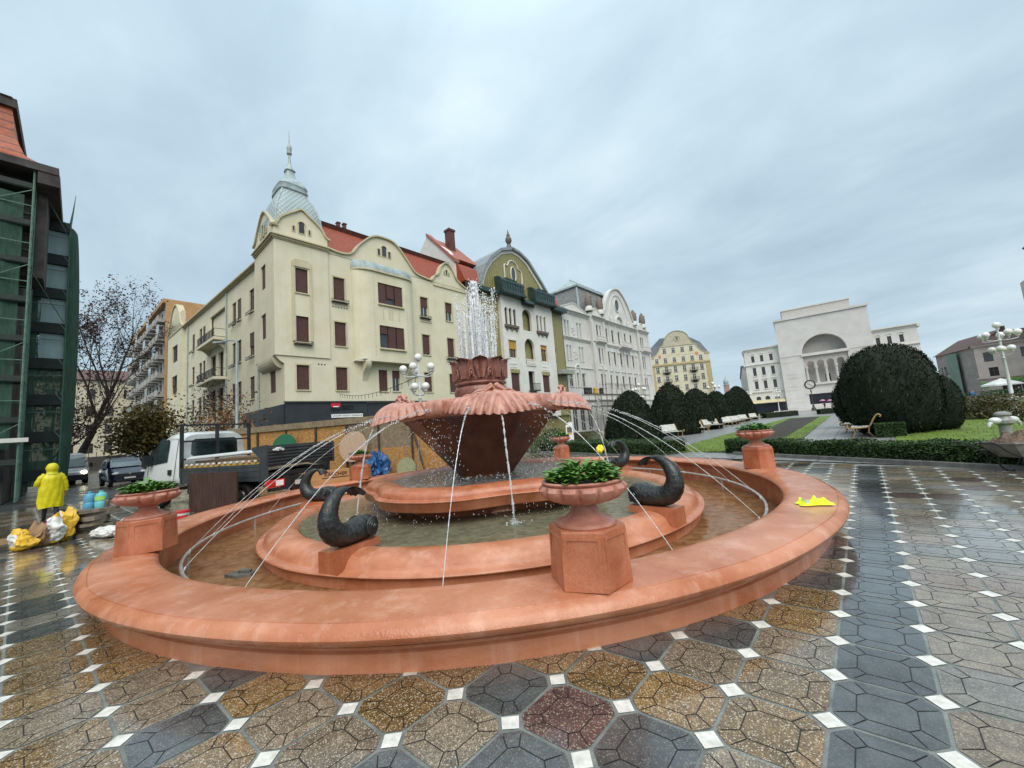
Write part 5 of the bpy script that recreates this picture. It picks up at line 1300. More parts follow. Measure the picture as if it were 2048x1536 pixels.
for k in range(3): b.box(1+k*1.7,1.9+k*1.7,-.05,-.001,5.2,7)
b.build('window', M_GLASS, Nh)
Yh = thing('yellow_house', 'pale yellow rendered house rising behind the pink one at the right edge', 'building', (25,118,0), R(-12))
b = MB(); b.box(0,14,0,10,0,15.2); b.build('wall', mat('pale yellow render', (.46,.44,.24),(.54,.52,.32), rough=.9, scale=1), Yh); r = MB(); r.box(-.2,14,-.3,10,15.2,15.6); r.box(.3,.8,1,1.5,15.6,16.8); r.build('roof', m_oldr, Yh)
# dark bay tower of the house on the right side of the square, only its roof corners reach the picture
Rb = thing('dark_bay_house', 'tall dark house whose roof brackets just enter the right edge', 'building', (23.6,106,0), R(-90))
b = MB(); b.box(-6,6,0,12,0,20); b.build('wall', m_pink, Rb)
b = MB()
b.lathe([(.9,15.2),(1.6,16.6),(1.5,17.6),(1.95,18.4),(1.5,18.7),(1.4,19.6),(2.1,20.3),(1.7,20.8),(1.45,22.3),(1.75,22.8),(1.5,23.2),(1.2,23.6),(1.15,24.6),(1.9,24.9),(1.0,25.8),(.3,27.4),(.02,28.6)], 8)
o = b.build('corner_turret', mat('sooty dark roof metal', (.02,.018,.02),(.05,.045,.045), rough=.6), Rb); o.location = (-.6,1.75,0)

# ------------------------------------------------------------------ far left: apartment block, house across the street
m_conc = mat('grey concrete panels', (.36,.35,.33), (.46,.45,.42), rough=.9, scale=.5, streak=.5, streakcol=(.24,.23,.21))
m_tanw = mat('tan end wall', (.42,.25,.11), (.50,.31,.15), rough=.9, scale=.8, streak=.3)
Ap = thing('apartment_block', 'grey concrete apartment block with balconies and a bare tan end wall', 'building', (-112,7.0,0), math.atan2(1.6,33))
ops = []
b = MB()
for r_ in range(8):
    z = 2.0+r_*2.95
    for k in range(11): ops.append((.8+k*3,2.4+k*3,z+.6,z+2.2))
facade(b, 0, 33, 0, 25.6, ops, d=.3); b.box(.05,32.9,.35,11,0,25.5); b.build('wall', m_conc, Ap)
b = MB(); b.box(33,33.25,-.3,11.2,0,26); b.box(-.3,32.98,-.6,11.2,25.65,26.3); b.build('end_wall', m_tanw, Ap)
for r_ in range(8):
    z = 2.0+r_*2.95; b = MB(); b.mi = 0
    for k in range(11): b.box(.5+k*3,2.7+k*3,-1.05,-.001,z-.1,z+.02); b.box(.5+k*3,2.7+k*3,-1.1,-1.04,z+.02,z+.95); b.box(.5+k*3,.56+k*3,-1.0,-.01,z+.02,z+.95)
    b.mi = 1
    for k in range(11):
        if (k*5+r_*3) % 4 == 0: b.box(.52+k*3,2.68+k*3,-1.02,-.98,z+.96,z+2.4)
    b.build('balcony_row',[m_conc, mat('bluish balcony glazing', (.3,.36,.38),(.42,.48,.5), rough=.2)],Ap)
g_ = MB()
for o in ops: g_.quad((o[0],.2,o[2]),(o[1],.2,o[2]),(o[1],.2,o[3]),(o[0],.2,o[3]))
g_.build('window_row', M_GLASS, Ap)
Fb = thing('street_end_house', 'cream four-storey house closing the end of the wet side street', 'building', (-118,-14,0), R(90))
ops = [(1+k*2.7,2.2+k*2.7,z,z+2.0) for k in range(9) for z in (3.4,7.2,11.0,14.6)]
b = MB(); facade(b, 0, 26, 0, 18.6, ops, d=.3); b.box(0,26,.35,12,0,18.5); b.build('wall', m_hotel, Fb)
for i,o in enumerate(ops): window(Fb, *o, y=.15, fm=M_BFRAME, nx=2, ny=(.7,), fw=.1)
r = MB(); r.ext([(-.5,-.6,18.6),(-.5,5,21.5),(-.5,12,18.6)],(27,0,0)); r.build('roof', m_oldr, Fb)
wl = MB(); wl.box(0,26,0,.3,0,2.6)
for k in range(27): wl.box(k-.05,k+.05,-.05,.35,2.6,3.5)
o = wl.build('garden_wall', mat('dark garden wall', (.035,.032,.03),(.08,.07,.06), rough=.8, scale=3)); o.location = (-108,-14,0); o.rotation_euler.z = R(90)
tag(o, 'dark low garden wall with railing across the end of the side street', 'wall')

# ------------------------------------------------------------------ left: house behind scaffolding
m_sooty = mat('dark old facade', (.03,.026,.024), (.085,.075,.068), rough=.85, scale=1.2, bump=.3, bscale=20, streak=.5, streakcol=(.02,.018,.016))
m_gnet = mat('dark green scaffold net', (.012,.046,.031), (.034,.098,.064), rough=.8, scale=1.3, det=10, stretch=(7,7,.9), streak=.4, streakcol=(.05,.055,.035))
def see_through(m, k):
    N = m.node_tree.nodes; L = m.node_tree.links; o = N['Material Output']; P = N['Principled BSDF']
    t = N.new('ShaderNodeBsdfTransparent'); x = N.new('ShaderNodeMixShader'); x.inputs[0].default_value = k
    L.new(P.outputs[0], x.inputs[1]); L.new(t.outputs[0], x.inputs[2]); L.new(x.outputs[0], o.inputs[0])
see_through(m_gnet, .1)
m_board = mat('dark scaffold deck', (.008,.015,.013), (.02,.028,.024), rough=.7)
m_steel = mat('green painted scaffold tube', (.05,.11,.08), (.11,.2,.15), rough=.5, scale=6)
m_sheet = mat('pale translucent sheeting', (.30,.42,.43), (.38,.50,.50), rough=.5, scale=1, stretch=(5,5,.6))
m_tile = bandmat('orange red mansard tiles', (.12,.025,.010), (.36,.085,.03), freq=2.2, rough=.5, bump=.6, noisy=.3, duty=.18, soft=.06)
Lh = thing('scaffolded_house', 'dark old house on the left with red tiled mansard roof, wrapped in scaffolding', 'building', (-31.4,-2.5,0), R(90))
b = MB(); b.box(-26,0,0,14,0,17.0); b.box(-1.2,.9,-.3,2,11.5,16.9); b.build('wall', m_sooty, Lh)
r = MB(); pr = [(-1.5,17.3),(-1.0,17.5),(-.3,18.1),(.1,19.2),(.3,20.9)]
vs = []
for y,z in pr: vs += [(-26,y,z),(1.2-(y+1.5)*.95,y,z),(1.2-(y+1.5)*.95,12,z)]
r.add(vs,[(i*3+j,i*3+j+1,i*3+j+4,i*3+j+3) for i in range(4) for j in range(2)]); r.build('mansard_roof', m_tile, Lh)
r = MB(); r.ext([(-26,.1,20.9),(-.35,.1,20.9),(-.35,12,20.9),(-26,12,20.9)],(0,0,.5)); r.box(-26,1.3,-1.6,2,16.85,17.25); r.box(.6,1.35,-1.55,9,16.2,16.84)
for k in range(12): r.box(-25+k*2.1,-24.6+k*2.1,-1.4,-.02,15.9,16.84)
r.build('roof_edge', m_sooty, Lh)
r = MB(); r.add([(-26,.0,21.4),(-.5,.0,21.4),(-4,5,24.5),(-26,5,24.5),(-.5,12,21.4)],[(0,1,2,3),(1,4,2)]); r.build('roof', m_tile, Lh)
S1 = thing('scaffold', 'tall scaffold hung with dark green netting along the left house front', 'scaffold', (-30.0,-2.0,0), R(90))
b = MB()
for k in range(9):
    for y in (0,1.0): b.tube([(-k*2.5,y,.1),(-k*2.5,y,17.2)],.05,6)
for q in range(8):
    z = 2.0*q+1.9
    for y in (0,1.0):
        for dz in (0,1.0): b.bar((-20,y,z+dz),(0,y,z+dz),.04)
    b.bar((0,0,z),(0,1.0,z),.05)
    if q % 2 == 0: b.bar((-2.5,-.02,z),(0,-.02,z+1.9),.035)
b.bar((0,0,16.6),(1.1,4.2,15.4),.03); b.bar((0,0,11.6),(1.1,4.2,10.0),.03); b.build('tube_frame', m_steel, S1, 40)
b = MB()
for q in range(8): b = MB(); b.box(-20,-.05,.02,.98,2.0*q+1.82,2.0*q+1.9); b.box(-20,-.05,-.03,.015,2.0*q+1.9,2.0*q+2.12); b.build('deck', m_board, S1)
b = MB(); b.grid(lambda u,v: (-20+19.7*u, .12+.05*math.sin(u*90)+.04*math.sin(v*25+u*20), 2.6+12.9*v), 160, 40); b.build('net', m_gnet, S1, 179)
b = MB(); b.box(-20,.3,-.25,-.1,2.9,3.1); b.build('rail_board', M_WFRAME, S1)
S2 = thing('netted_scaffold', 'second scaffold behind it with pale see-through panels between dark decks and a bulging net edge', 'scaffold', (-34.2,-2.15,0), R(90))
b = MB()
for x in (0,1.35):
    for y in (0,1.0): b.tube([(x,y,.1),(x,y,16.3 if x else 15.6)],.05,6)
b.tube([(1.35,0,16.2),(1.42,0,17.0),(1.5,0,18.1)],[.06,.04,.01],6)
for q in range(7): z = 2.1*q+1.7; b.bar((0,0,z+.9),(1.35,0,z+.9),.04); b.bar((1.1,-.02,z+1.9),(1.35,-.02,z+1.5),.04); b.bar((0,0,z),(0,1,z),.04)
b.build('tube_frame', m_steel, S2, 40)
b = MB()
for q in range(8): b = MB(); z = 2.1*q+1.2; b.box(-.05,1.33,.0,.95,z-.3,z+.3); b.build('deck', m_board, S2)
b = MB()
for q in range(1,7):
    z = 2.1*q+1.52
    if q >= 3: b.box(.35,1.3,.2,.22,z,z+1.45)
b.build('sheeting', m_sheet, S2)
b = MB(); b2_ = MB(); b2_.grid(lambda u,v: (1.40+.24*u+.22*math.sin(v*PI)**.7*u, .0+.9*u*u, .6+15.3*v), 6, 40); b2_.build('net', mat('folded dark net', (.008,.02,.016), (.022,.045,.036), rough=.8, stretch=(8,8,.6)), S2, 179)
b.grid(lambda u,v: (1.38+.26*u+.22*math.sin(v*PI)**.7*u, -.05+.9*u*u, .6+15.3*v+.0*u), 6, 40)
b.grid(lambda u,v: (-.1+.45*u+.03*math.sin(v*30), .15, .6+14.5*v), 6, 40); b.grid(lambda u,v: (.3+1.05*u, .18+.03*math.sin(u*20), .6+6.6*v), 8, 20); b.build('net', m_gnet, S2, 179)
# ------------------------------------------------------------------ park: paths, lawn, bed
m_path = bandmat('grey path slabs', (.10,.10,.098), (.24,.24,.235), axis='X', freq=1.6, rough=.35, duty=.06, soft=.03, noisy=.25, bump=.2)
m_lawn = mat('lawn', (.075,.125,.010), (.15,.215,.026), rough=.8, scale=1.3, det=9, bump=.6, bscale=60, fine=.25)
m_bed = mat('dark bed soil', (.020,.015,.013), (.05,.038,.033), rough=.9, scale=6, det=9, bump=1, bscale=25, fine=.3)
m_kerb = mat('stone kerb', (.10,.10,.095), (.2,.2,.19), rough=.5, scale=4, bump=.2)
def flat(name, pts, z, m):
    b = MB(); b.poly([(x,y,z) for x,y in pts]); return struct(b.build(name, m))
flat('park_path', [(-12.6,18.4),(-2.3,14.9),(8,11),(14,14),(9,75),(-13.5,75)], -.004, m_path)
flat('opera_square', [(-60,75.1),(40,75.1),(40,140),(-60,140)], -.012, mat('pale square paving', (.20,.195,.185), (.31,.30,.285), rough=.35, rvar=.15, scale=.6, bump=.1))
flat('lawn', [(-7.15,19.1),(-5.0,17.7),(-2.9,17.4),(-2.48,25),(-3.1,61),(-7.7,62),(-7.5,45)], .03, m_lawn)
flat('flower_bed', [(-5.3,28),(-3.35,21.5),(-3.3,25.3),(-4.05,59.5),(-6.95,59)], .045, m_bed)
flat('side_lawn', [(.3,15.5),(3.5,13.3),(16,10),(24,60),(2.5,60),(1.2,28)], .03, m_lawn)
flat('west_bed', [(-34,20.8),(-15.3,20.2),(-12.9,19.6),(-12.7,24),(-14.4,75),(-34,75)], .025, mat('planted bed', (.022,.038,.010), (.06,.075,.025), rough=.9, scale=1.5, det=9, bump=.8, bscale=30))
b = MB()
for x0,y0,x1,y1 in ((-3.9,16.75,1.9,13.0),(1.9,13.0,9,9.2),(-16.6,19.75,-6.7,15.75)): b.bar((x0,y0,.02),(x1,y1,.02),.14,.16)
struct(b.build('kerb', m_kerb))
def tuft(b, n, sampler, L0, w0, r_, spread=.5):
    for _ in range(n):
        p = sampler(); a = r_.uniform(0,TAU); L_ = L0*r_.uniform(.5,1.3); d = V((r_.gauss(0,spread),r_.gauss(0,spread),1)).normalized()*L_
        s = V((math.cos(a),math.sin(a),0))*w0
        b.add([p-s,p+s,p+d],[(0,1,2)])
gr = random.Random(21); b = MB()
tuft(b, 9000, lambda: V((gr.uniform(-7.4,-2.6), 17.6+30*gr.random()**2.2, .03)), .055, .012, gr)
tuft(b, 7000, lambda: V((gr.uniform(1.0,9), 12.5+22*gr.random()**1.8, .03)), .07, .014, gr)
b.v = [v if not (v[0] > 0 and v[1] < 14.9-.45*v[0]) else (v[0],v[1],-.02) for v in b.v]
struct(b.build('grass', mat('grass blades', (.10,.165,.014), (.18,.26,.035), rough=.6, scale=2), None), 'stuff')

# ------------------------------------------------------------------ foliage
def shell(b, n, sampler, size, r_, flat_=.55):
    """leaf-sized faces scattered over a crown surface; sampler gives point and outward direction"""
    for _ in range(n):
        p, nn = sampler(); nn = V(nn)
        q = (nn*flat_+V((r_.gauss(0,1),r_.gauss(0,1),r_.gauss(0,1)))*(1-flat_)).normalized()
        u = q.orthogonal().normalized(); w = q.cross(u); a = r_.uniform(0,TAU); u, w = u*math.cos(a)+w*math.sin(a), w*math.cos(a)-u*math.sin(a)
        s = size*r_.uniform(.55,1.35); p = V(p)
        b.add([p-u*s*.5, p+w*s*.28, p+u*s*.6, p-w*s*.28],[(0,1,2,3)])
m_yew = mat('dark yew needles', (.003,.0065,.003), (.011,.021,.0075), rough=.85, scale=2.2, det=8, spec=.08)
m_yewi = mat('dark foliage core', (.003,.006,.003), (.008,.014,.006), rough=.9)  # dark green core under the scattered leaf faces
m_hedge = mat('box hedge leaves', (.014,.036,.008), (.05,.10,.024), rough=.55, scale=3.5, det=8, spec=.35)
m_bark = mat('dark bark', (.016,.012,.010), (.05,.038,.03), rough=.85, scale=8, bump=.6, bscale=30)
def lathe_sampler(prof, r_, lump):
    L_ = [0]
    for p,q in zip(prof[:-1],prof[1:]): L_.append(L_[-1]+math.hypot(q[0]-p[0],q[1]-p[1])*(p[0]+q[0]+.05))
    def f():
        t = r_.random()*L_[-1]; i = max(k for k in range(len(L_)-1) if L_[k] <= t); u = (t-L_[i])/(L_[i+1]-L_[i]+1e-9)
        p, q = prof[i], prof[i+1]; r = p[0]+(q[0]-p[0])*u; z = p[1]+(q[1]-p[1])*u; a = r_.uniform(0,TAU)
        k = 1+lump(a,z)+r_.uniform(-.03,.025); n = V(((q[1]-p[1])*math.cos(a),(q[1]-p[1])*math.sin(a),-(q[0]-p[0]))); n.normalize()
        return (r*k*math.cos(a), r*k*math.sin(a), z+r_.uniform(-.03,.03)), n
    return f
def make_yew(prof, n, seed, size):
    r_ = random.Random(seed)
    lump = lambda a, z: .035*math.sin(3*a+seed)+.03*math.sin(5*a+z*1.7)+.02*math.sin(9*a-z*3)
    t = MB(); t.lathe([(.2,0),(.14,.6)],8)
    c = MB(); sp_ = [tuple(q) for q in spline([list(p) for p in prof],30)]
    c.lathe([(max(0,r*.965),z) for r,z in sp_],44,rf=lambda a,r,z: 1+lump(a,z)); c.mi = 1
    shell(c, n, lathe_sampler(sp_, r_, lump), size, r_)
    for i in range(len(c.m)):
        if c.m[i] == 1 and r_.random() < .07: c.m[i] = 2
    return t, c
def yew(label, x, y, h, r, proto, rz, group):
    root = thing('yew_tree', label, 'topiary', (x,y,0), rz, group)
    for nm, me in (('trunk',proto[0]),('crown',proto[1])):
        o = bpy.data.objects.new(nm, me); COL.objects.link(o); o.parent = root
        o.scale = (r,r,h)
    return root
pA = make_yew([(.96,.0),(1.04,.04),(1.04,.13),(.98,.28),(.87,.46),(.73,.64),(.55,.80),(.34,.92),(.15,.98),(.0,1.0)], 9000, 3, .05)
tA = pA[0].build('yew_trunk', m_bark); m_yewt = mat('pale yew tips', (.02,.035,.012), (.045,.065,.022), rough=.8)
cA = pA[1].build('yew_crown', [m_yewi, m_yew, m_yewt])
pB = make_yew([(.62,.03),(.80,.10),(.93,.24),(1.0,.42),(.98,.58),(.88,.75),(.68,.89),(.36,.975),(.0,1.0)], 12000, 8, .034)
cB = pB[1].build('yew_crown', [m_yewi, m_yew, m_yewt])
meA, mcA, mcB = tA.data, cA.data, cB.data
for o in (tA,cA,cB): bpy.data.objects.remove(o)
YW = [(-11.75,25.0,3.5,1.75,'nearest yew of the left row, behind the first white bench'),(-12.1,33.4,4.25,1.95,'second yew of the left row from the fountain'),
      (-12.35,41,4.05,1.95,'third yew of the left row, broad and flat topped'),(-13.1,51.3,4.05,2.0,'fourth yew of the left row, flat topped'),(-13.5,60,4.2,1.8,'fifth yew of the left row, mostly hidden'),
      (-14.3,68,5.2,2.25,'last and tallest yew of the left row before the white theatre wing')]
for i,(x,y,h,r,l) in enumerate(YW): yew('dark clipped '+l, x, y, h, r, (meA,mcA), i*1.3, 'clipped yews along the park path')
yew('huge dark mushroom-shaped yew at the right, hiding part of the opera', .95, 25.4, 4.12, 1.78, (meA,mcB), .5, 'clipped yews along the park path')
yew('second dark yew bulging out behind the huge one on its left', .2, 32.5, 3.3, 1.7, (meA,mcB), 2.0, 'clipped yews along the park path')
yew('third dark yew bulging out to the right of the huge one', 2.35, 26.5, 2.55, 1.0, (meA,mcB), 4.0, 'clipped yews along the park path')
def hedge(label, p0, p1, dep, h, n, seed, gap=True):
    r_ = random.Random(seed); p0, p1 = V((*p0,0)), V((*p1,0)); d = p1-p0; L_ = d.length; d.normalize(); w = V((-d.y,d.x,0)); b = MB()
    def top(u): return h+.03*math.sin(u*3+seed)+.02*math.sin(u*7.3)
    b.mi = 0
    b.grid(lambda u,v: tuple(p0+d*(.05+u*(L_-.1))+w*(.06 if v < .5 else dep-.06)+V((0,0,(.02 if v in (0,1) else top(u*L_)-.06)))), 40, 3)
    b.mi = 1
    def smp():
        q = r_.random(); u = r_.uniform(0,L_)
        if q < .5: zz = top(u)*r_.random()**.75; return p0+d*u+w*(r_.uniform(-.03,.04))+V((0,0,zz)), -w
        if q < .88: return p0+d*u+w*r_.uniform(0,dep)+V((0,0,top(u)+r_.uniform(-.04,.03))), V((0,0,1))
        e = r_.random() < .5; return (p0 if e else p1)+w*r_.uniform(0,dep)+V((0,0,top(u)*r_.random())), (-d if e else d)
    shell(b, n, smp, .062, r_, .4)
    o = b.build('hedge',[m_yewi,m_hedge]); tag(o, label, 'hedge', 'low box hedges round the fountain square'); return o
hedge('long low box hedge between the fountain square and the big yew', (-4.3,17.25), (3.4,12.3), .75, .5, 16000, 1)
hedge('box hedge behind the wheelbarrow at the right edge', (3.4,12.3), (8.5,9.0), .75, .5, 9000, 2)
hedge('broad low box hedge on the left before the first white bench', (-15.6,19.7), (-6.75,16.15), 2.0, .6, 15000, 3)
hedge('distant low hedge left of the steps before the opera', (-11,69), (-7.5,74), 1.2, .8, 2500, 4)
hedge('distant low hedge under the pink umbrella', (-4.8,72), (1,75), 1.2, .8, 2500, 5)
r_ = random.Random(9); b = MB(); b.mi = 0; b.box(.28,1.12,23.0,23.8,0,.55); b.mi = 1
def cube_s():
    k = r_.randrange(3); p = [r_.uniform(.25,1.15), r_.uniform(22.97,23.83), r_.uniform(.02,.6)]
    if k == 0: p[2] = .58; n_ = (0,0,1)
    elif k == 1: p[1] = 22.96; n_ = (0,-1,0)
    else: p[0] = .24 if r_.random() < .5 else 1.16; n_ = (-1 if p[0] < .5 else 1,0,0)
    return p, n_
shell(b, 2500, cube_s, .07, r_, .4); tag(b.build('box_bush',[m_yewi,m_hedge]), 'small block-shaped box bush beside the ochre bench end', 'bush')
def bush(label, x, y, rx, h, n, m, seed, size=.12, cat='bush', nm='shrub'):
    r_ = random.Random(seed); b = MB()
    for k in range(7):
        a = r_.uniform(0,TAU); b.mi = 0; b.tube([(0,0,0),(rx*.3*math.cos(a),rx*.3*math.sin(a),h*.5),(rx*.6*math.cos(a+.3),rx*.6*math.sin(a+.3),h*.85)],[.02,.014,.006],5)
    b.mi = 1
    cl = [(r_.gauss(0,.4)*rx, r_.gauss(0,.4)*rx, h*r_.uniform(.2,.8)) for _ in range(11)]
    def smp():
        c = cl[r_.randrange(11)]; d = V((r_.gauss(0,1),r_.gauss(0,1),r_.gauss(0,1))).normalized(); p = V(c)+d*rx*.42*r_.random()**.4; p.z = abs(p.z)*min(1,h/max(h,p.z)); return p, d
    shell(b, n, smp, size, r_, .3); o = b.build(nm,[m_bark,m]); o.location = (x,y,0); tag(o, label, cat); return o
m_rust = mat('rusty shrub leaves', (.035,.045,.012), (.11,.075,.025), rough=.7, scale=1.5)
m_autumn = mat('yellow green autumn leaves', (.055,.05,.008), (.17,.12,.02), rough=.65, scale=.9)
m_orange = mat('orange brown autumn leaves', (.11,.045,.012), (.24,.11,.03), rough=.65, scale=.9)
m_brownl = mat('dark brown leaves', (.028,.015,.010), (.085,.04,.025), rough=.7, scale=.8)
m_light = mat('light garden leaves', (.04,.075,.018), (.11,.16,.05), rough=.6, scale=2)
bush('rusty green shrubs on the right lawn beyond the big yew', 5.0, 35, 2.6, 1.3, 4200, m_rust, 1, .13)
bush('small brownish shrub behind the drinking fountain', 6.2, 30.5, 1.6, .9, 2200, m_rust, 2, .11)
bush('loose dark green shrub by the crossing right of the yews', 7.8, 52, 2.6, 1.5, 2500, m_hedge, 3, .16)
bush('straggly pale green shrub between pedestal and far urn', -15.8, 19.6, 1.1, 1.0, 2400, m_light, 4, .07)
bush('mixed green shrub behind the left hedge', -14.6, 22.4, 1.8, 1.0, 3200, m_rust, 5, .09)
bush('twiggy shrub in the bed by the scaffold', -19.5, 25, 2.2, 1.3, 3000, m_hedge, 6, .12)

# ------------------------------------------------------------------ trees
def grow(b, r_, p, d, L_, rad, lev, tips, bend=.18, up_=.12, nb=(3,4), ang=(.45,.95)):
    n = 6; pts = [p]; q = V(p); dd = V(d)
    for i in range(n):
        dd = (dd+V((r_.gauss(0,bend),r_.gauss(0,bend),r_.gauss(0,bend)+up_))*.35).normalized(); q = q+dd*L_/n; pts.append(q.copy())
    b.tube(pts, [rad*(1-.62*i/n) for i in range(n+1)], 6 if lev > 1 else 4, caps=False)
    if lev == 0: tips.extend(pts[2:]); return
    if lev == 1: tips.extend(pts[4:])
    for k in range(r_.randint(*nb)+(1 if lev > 2 else 0)):
        t = r_.uniform(.3,1.0); i = min(n-1,int(t*n)); bp = pts[i].lerp(pts[i+1], t*n-i)
        ax = dd.orthogonal().normalized(); ax.rotate(Matrix.Rotation(r_.uniform(0,TAU),3,dd)); nd = dd.copy(); nd.rotate(Matrix.Rotation(r_.uniform(*ang),3,ax))
        grow(b, r_, bp, nd, L_*r_.uniform(.5,.72), rad*(1-.6*t)*.62, lev-1, tips, bend, up_, nb, ang)
    grow(b, r_, pts[-1], dd, L_*.6, rad*.38, lev-1, tips, bend, up_, nb, ang)
def tree(label, x, y, lean, L_, rad, lev, seed, m, nleaf, size, cat='tree', spread=.5, up_=.12, nb=(3,4), group=None):
    root = thing('deciduous_tree', label, cat, (x,y,0), 0, group); r_ = random.Random(seed); b = MB(); tips = []
    grow(b, r_, V((0,0,0)), V(lean).normalized(), L_, rad, lev, tips, up_=up_, nb=nb)
    b.build('trunk', m_bark, root, 60)
    c = MB(); 
    def smp():
        t = tips[r_.randrange(len(tips))]; d = V((r_.gauss(0,1),r_.gauss(0,1),r_.gauss(0,1))); return t+d*spread*.5, d.normalized()
    shell(c, nleaf, smp, size, r_, .2); c.build('crown', m, root)
    return root
tree('tall leaning bare tree with a few dark brown leaves left, before the side street', -51.6, -.55, (.20,.22,1), 8.7, .32, 4, 12, m_brownl, 6200, .19, spread=.42, up_=.22)
tree('slender dark trunked tree tight behind the scaffold net', -47.5, -1.55, (.05,.06,1), 6.5, .17, 3, 5, m_brownl, 3000, .2, spread=1.0, up_=.15)
tree('thin young tree between the scaffold and the leaning tree', -44, -.9, (.06,.02,1), 3.2, .09, 3, 6, m_brownl, 900, .18, spread=.8)
tree('small yellow green autumn tree behind the parked truck', -45.6, 3.6, (0,.05,1), 2.6, .14, 3, 7, m_autumn, 5200, .3, spread=1.5)
tree('spindly tree with orange brown leaves under the cream facade', -32.5, 6.6, (.02,.05,1), 2.8, .08, 3, 8, m_orange, 900, .2, spread=.9)
tree('spindly tree with brown leaves along the side street wall', -40, 7.2, (.03,.02,1), 3.6, .1, 3, 15, m_brownl, 1500, .2, spread=1.0)
tree('bare crooked tree before the cream hotel', -22.3, 63.3, (.08,0,1), 3.4, .15, 3, 10, m_brownl, 500, .16, spread=.8, nb=(4,5))

# ------------------------------------------------------------------ benches
m_slat_w = mat('white bench slats', (.50,.50,.46), (.66,.66,.62), rough=.5, scale=6, streak=.4)
m_scroll = mat('ochre cast iron scroll', (.26,.17,.065), (.38,.27,.12), rough=.5, scale=6)
def make_bench(label):
    t = thing('park_bench', label, 'bench', (0,0,0), 0, 'white slatted park benches')
    b = MB()
    for k in range(5): b.box(-.18+k*.12,-.075+k*.12,-.8,.8,.43+.012*abs(k-2),.462+.012*abs(k-2))
    b.build('seat', m_slat_w, t)
    b = MB()
    for k in range(5):
        z = .52+k*.095; x = -.27-.055*k; b.ext([(x,-.8,z),(x+.03,-.8,z),(x+.005,-.8,z+.085),(x-.025,-.8,z+.085)],(0,1.6,0))
    b.build('backrest', m_slat_w, t)
    for y in (-.84,.80):
        b = MB(); pr = smooth_curve([(.50,.55),(.56,.50),(.52,.43),(.42,.42),(.1,.42),(-.16,.45),(-.27,.56),(-.36,.75),(-.47,.93),(-.56,.99),(-.63,.94),(-.60,.87)],5)
        b.tube([(x,y+.02,z) for x,z in pr],.036,6); b.tube([(x,y+.02,z) for x,z in ((.36,.42),(.30,.2),(.40,0))],.034,6); b.tube([(x,y+.02,z) for x,z in ((-.2,.46),(-.16,.2),(-.34,0))],.034,6)
        b.build('bench_end', m_scroll, t, 60)
    return t
BN = [(-13.3,25.3,-.35,'first white bench from the fountain, seen from behind over the left hedge'),(-10.75,28.9,-.6,'white bench at the foot of the second yew'),(-10.4,33.9,-.6,'third white bench along the left path'),
      (-10.6,39.5,-.6,'fourth white bench along the left path, seat toward us'),(-10.6,44.6,-.6,'fifth white bench along the left path'),(-10.9,49.5,-.6,'sixth white bench, small, along the left path'),(-11.2,55,-.6,'seventh white bench far down the left path'),
      (-11.2,61,-.6,'last tiny white bench far down the left path'),(-.15,24.3,PI,'bench with ochre scroll end in front of the huge yew'),(-.5,27.6,PI,'white bench just behind the ochre bench by the huge yew'),(7.6,41.5,1.2,'dark ended bench by the right globe lamp')]
B0 = None
for x,y,rz,l in BN:
    if B0 is None: t = B0 = make_bench(l)
    else: t = copy_tree(B0); t['label'] = l
    t.location = (x,y,.0); t.rotation_euler.z = rz
# ------------------------------------------------------------------ globe lamps
m_globe = mat('opal glass globe', (.74,.73,.70), (.80,.79,.76), rough=.25, scale=4, coat=.3)
m_pole = mat('white painted lamp iron', (.55,.56,.55), (.68,.69,.68), rough=.45, scale=5, streak=.3)
def make_lamp(label):
    t = thing('globe_lamp', label, 'street lamp', (0,0,0), 0, 'white lamps with clusters of globes')
    b = MB(); b.lathe([(.26,0),(.26,.25),(.17,.35),(.14,.9),(.16,1.0),(.09,1.1),(.07,3.4),(.1,3.45),(.06,3.5),(.055,4.5),(.1,4.55),(.05,4.6),(.045,5.2),(.09,5.25)],14)
    for n_,r,z in ((5,.72,4.62),(4,.36,3.72)):
        for k in range(n_):
            a = TAU*k/n_+.3; b.tube([(.05*math.cos(a),.05*math.sin(a),z-.1),(r*.6*math.cos(a),r*.6*math.sin(a),z-.12),(r*math.cos(a),r*math.sin(a),z-.05),(r*math.cos(a),r*math.sin(a),z+.1)],.028,6)
            b.lathe([(.0,z+.02),(.08,z+.05),(.1,z+.14)],8,c=(r*math.cos(a),r*math.sin(a),0))
    b.build('pole', m_pole, t, 40)
    for n_,r,z in ((1,0,5.45),(5,.72,4.9),(4,.36,4.0)):
        for k in range(n_):
            a = TAU*k/n_+.3; g_ = MB(); g_.ball((r*math.cos(a),r*math.sin(a),z),.185,14,10); g_.build('globe', m_globe, t, 179)
    return t
LP = [(-15.65,10.85,'white globe lamp in front of the cream corner building'),(-19.0,43.3,'white globe lamp before the grey palace, above the first yews'),(6.52,36.65,'white globe lamp at the right edge of the photo'),
      (-19.2,102,'small white globe lamp left of the theatre wing awning'),(-14.3,106.5,'small white globe lamp in front of the theatre wing'),(-14.6,56.7,'white globe lamp showing above the yews before the hotel')]
L0_ = None
for i,(x,y,l) in enumerate(LP):
    if L0_ is None: t = L0_ = make_lamp(l)
    else: t = copy_tree(L0_); t['label'] = l
    t.location = (x,y,0); t.rotation_euler.z = .5*i
t = thing('street_light', 'thin grey street light with a flat arm lamp before the cream side facade', 'street lamp', (-26.4,5.9,0), 0)
b = MB(); b.lathe([(.11,0),(.08,2),(.055,8.0)],10); b.tube([(0,0,8.0),(-.5,-.25,8.1),(-1.1,-.5,8.12)],.045,6); b.build('pole', M_ZINC, t, 40)
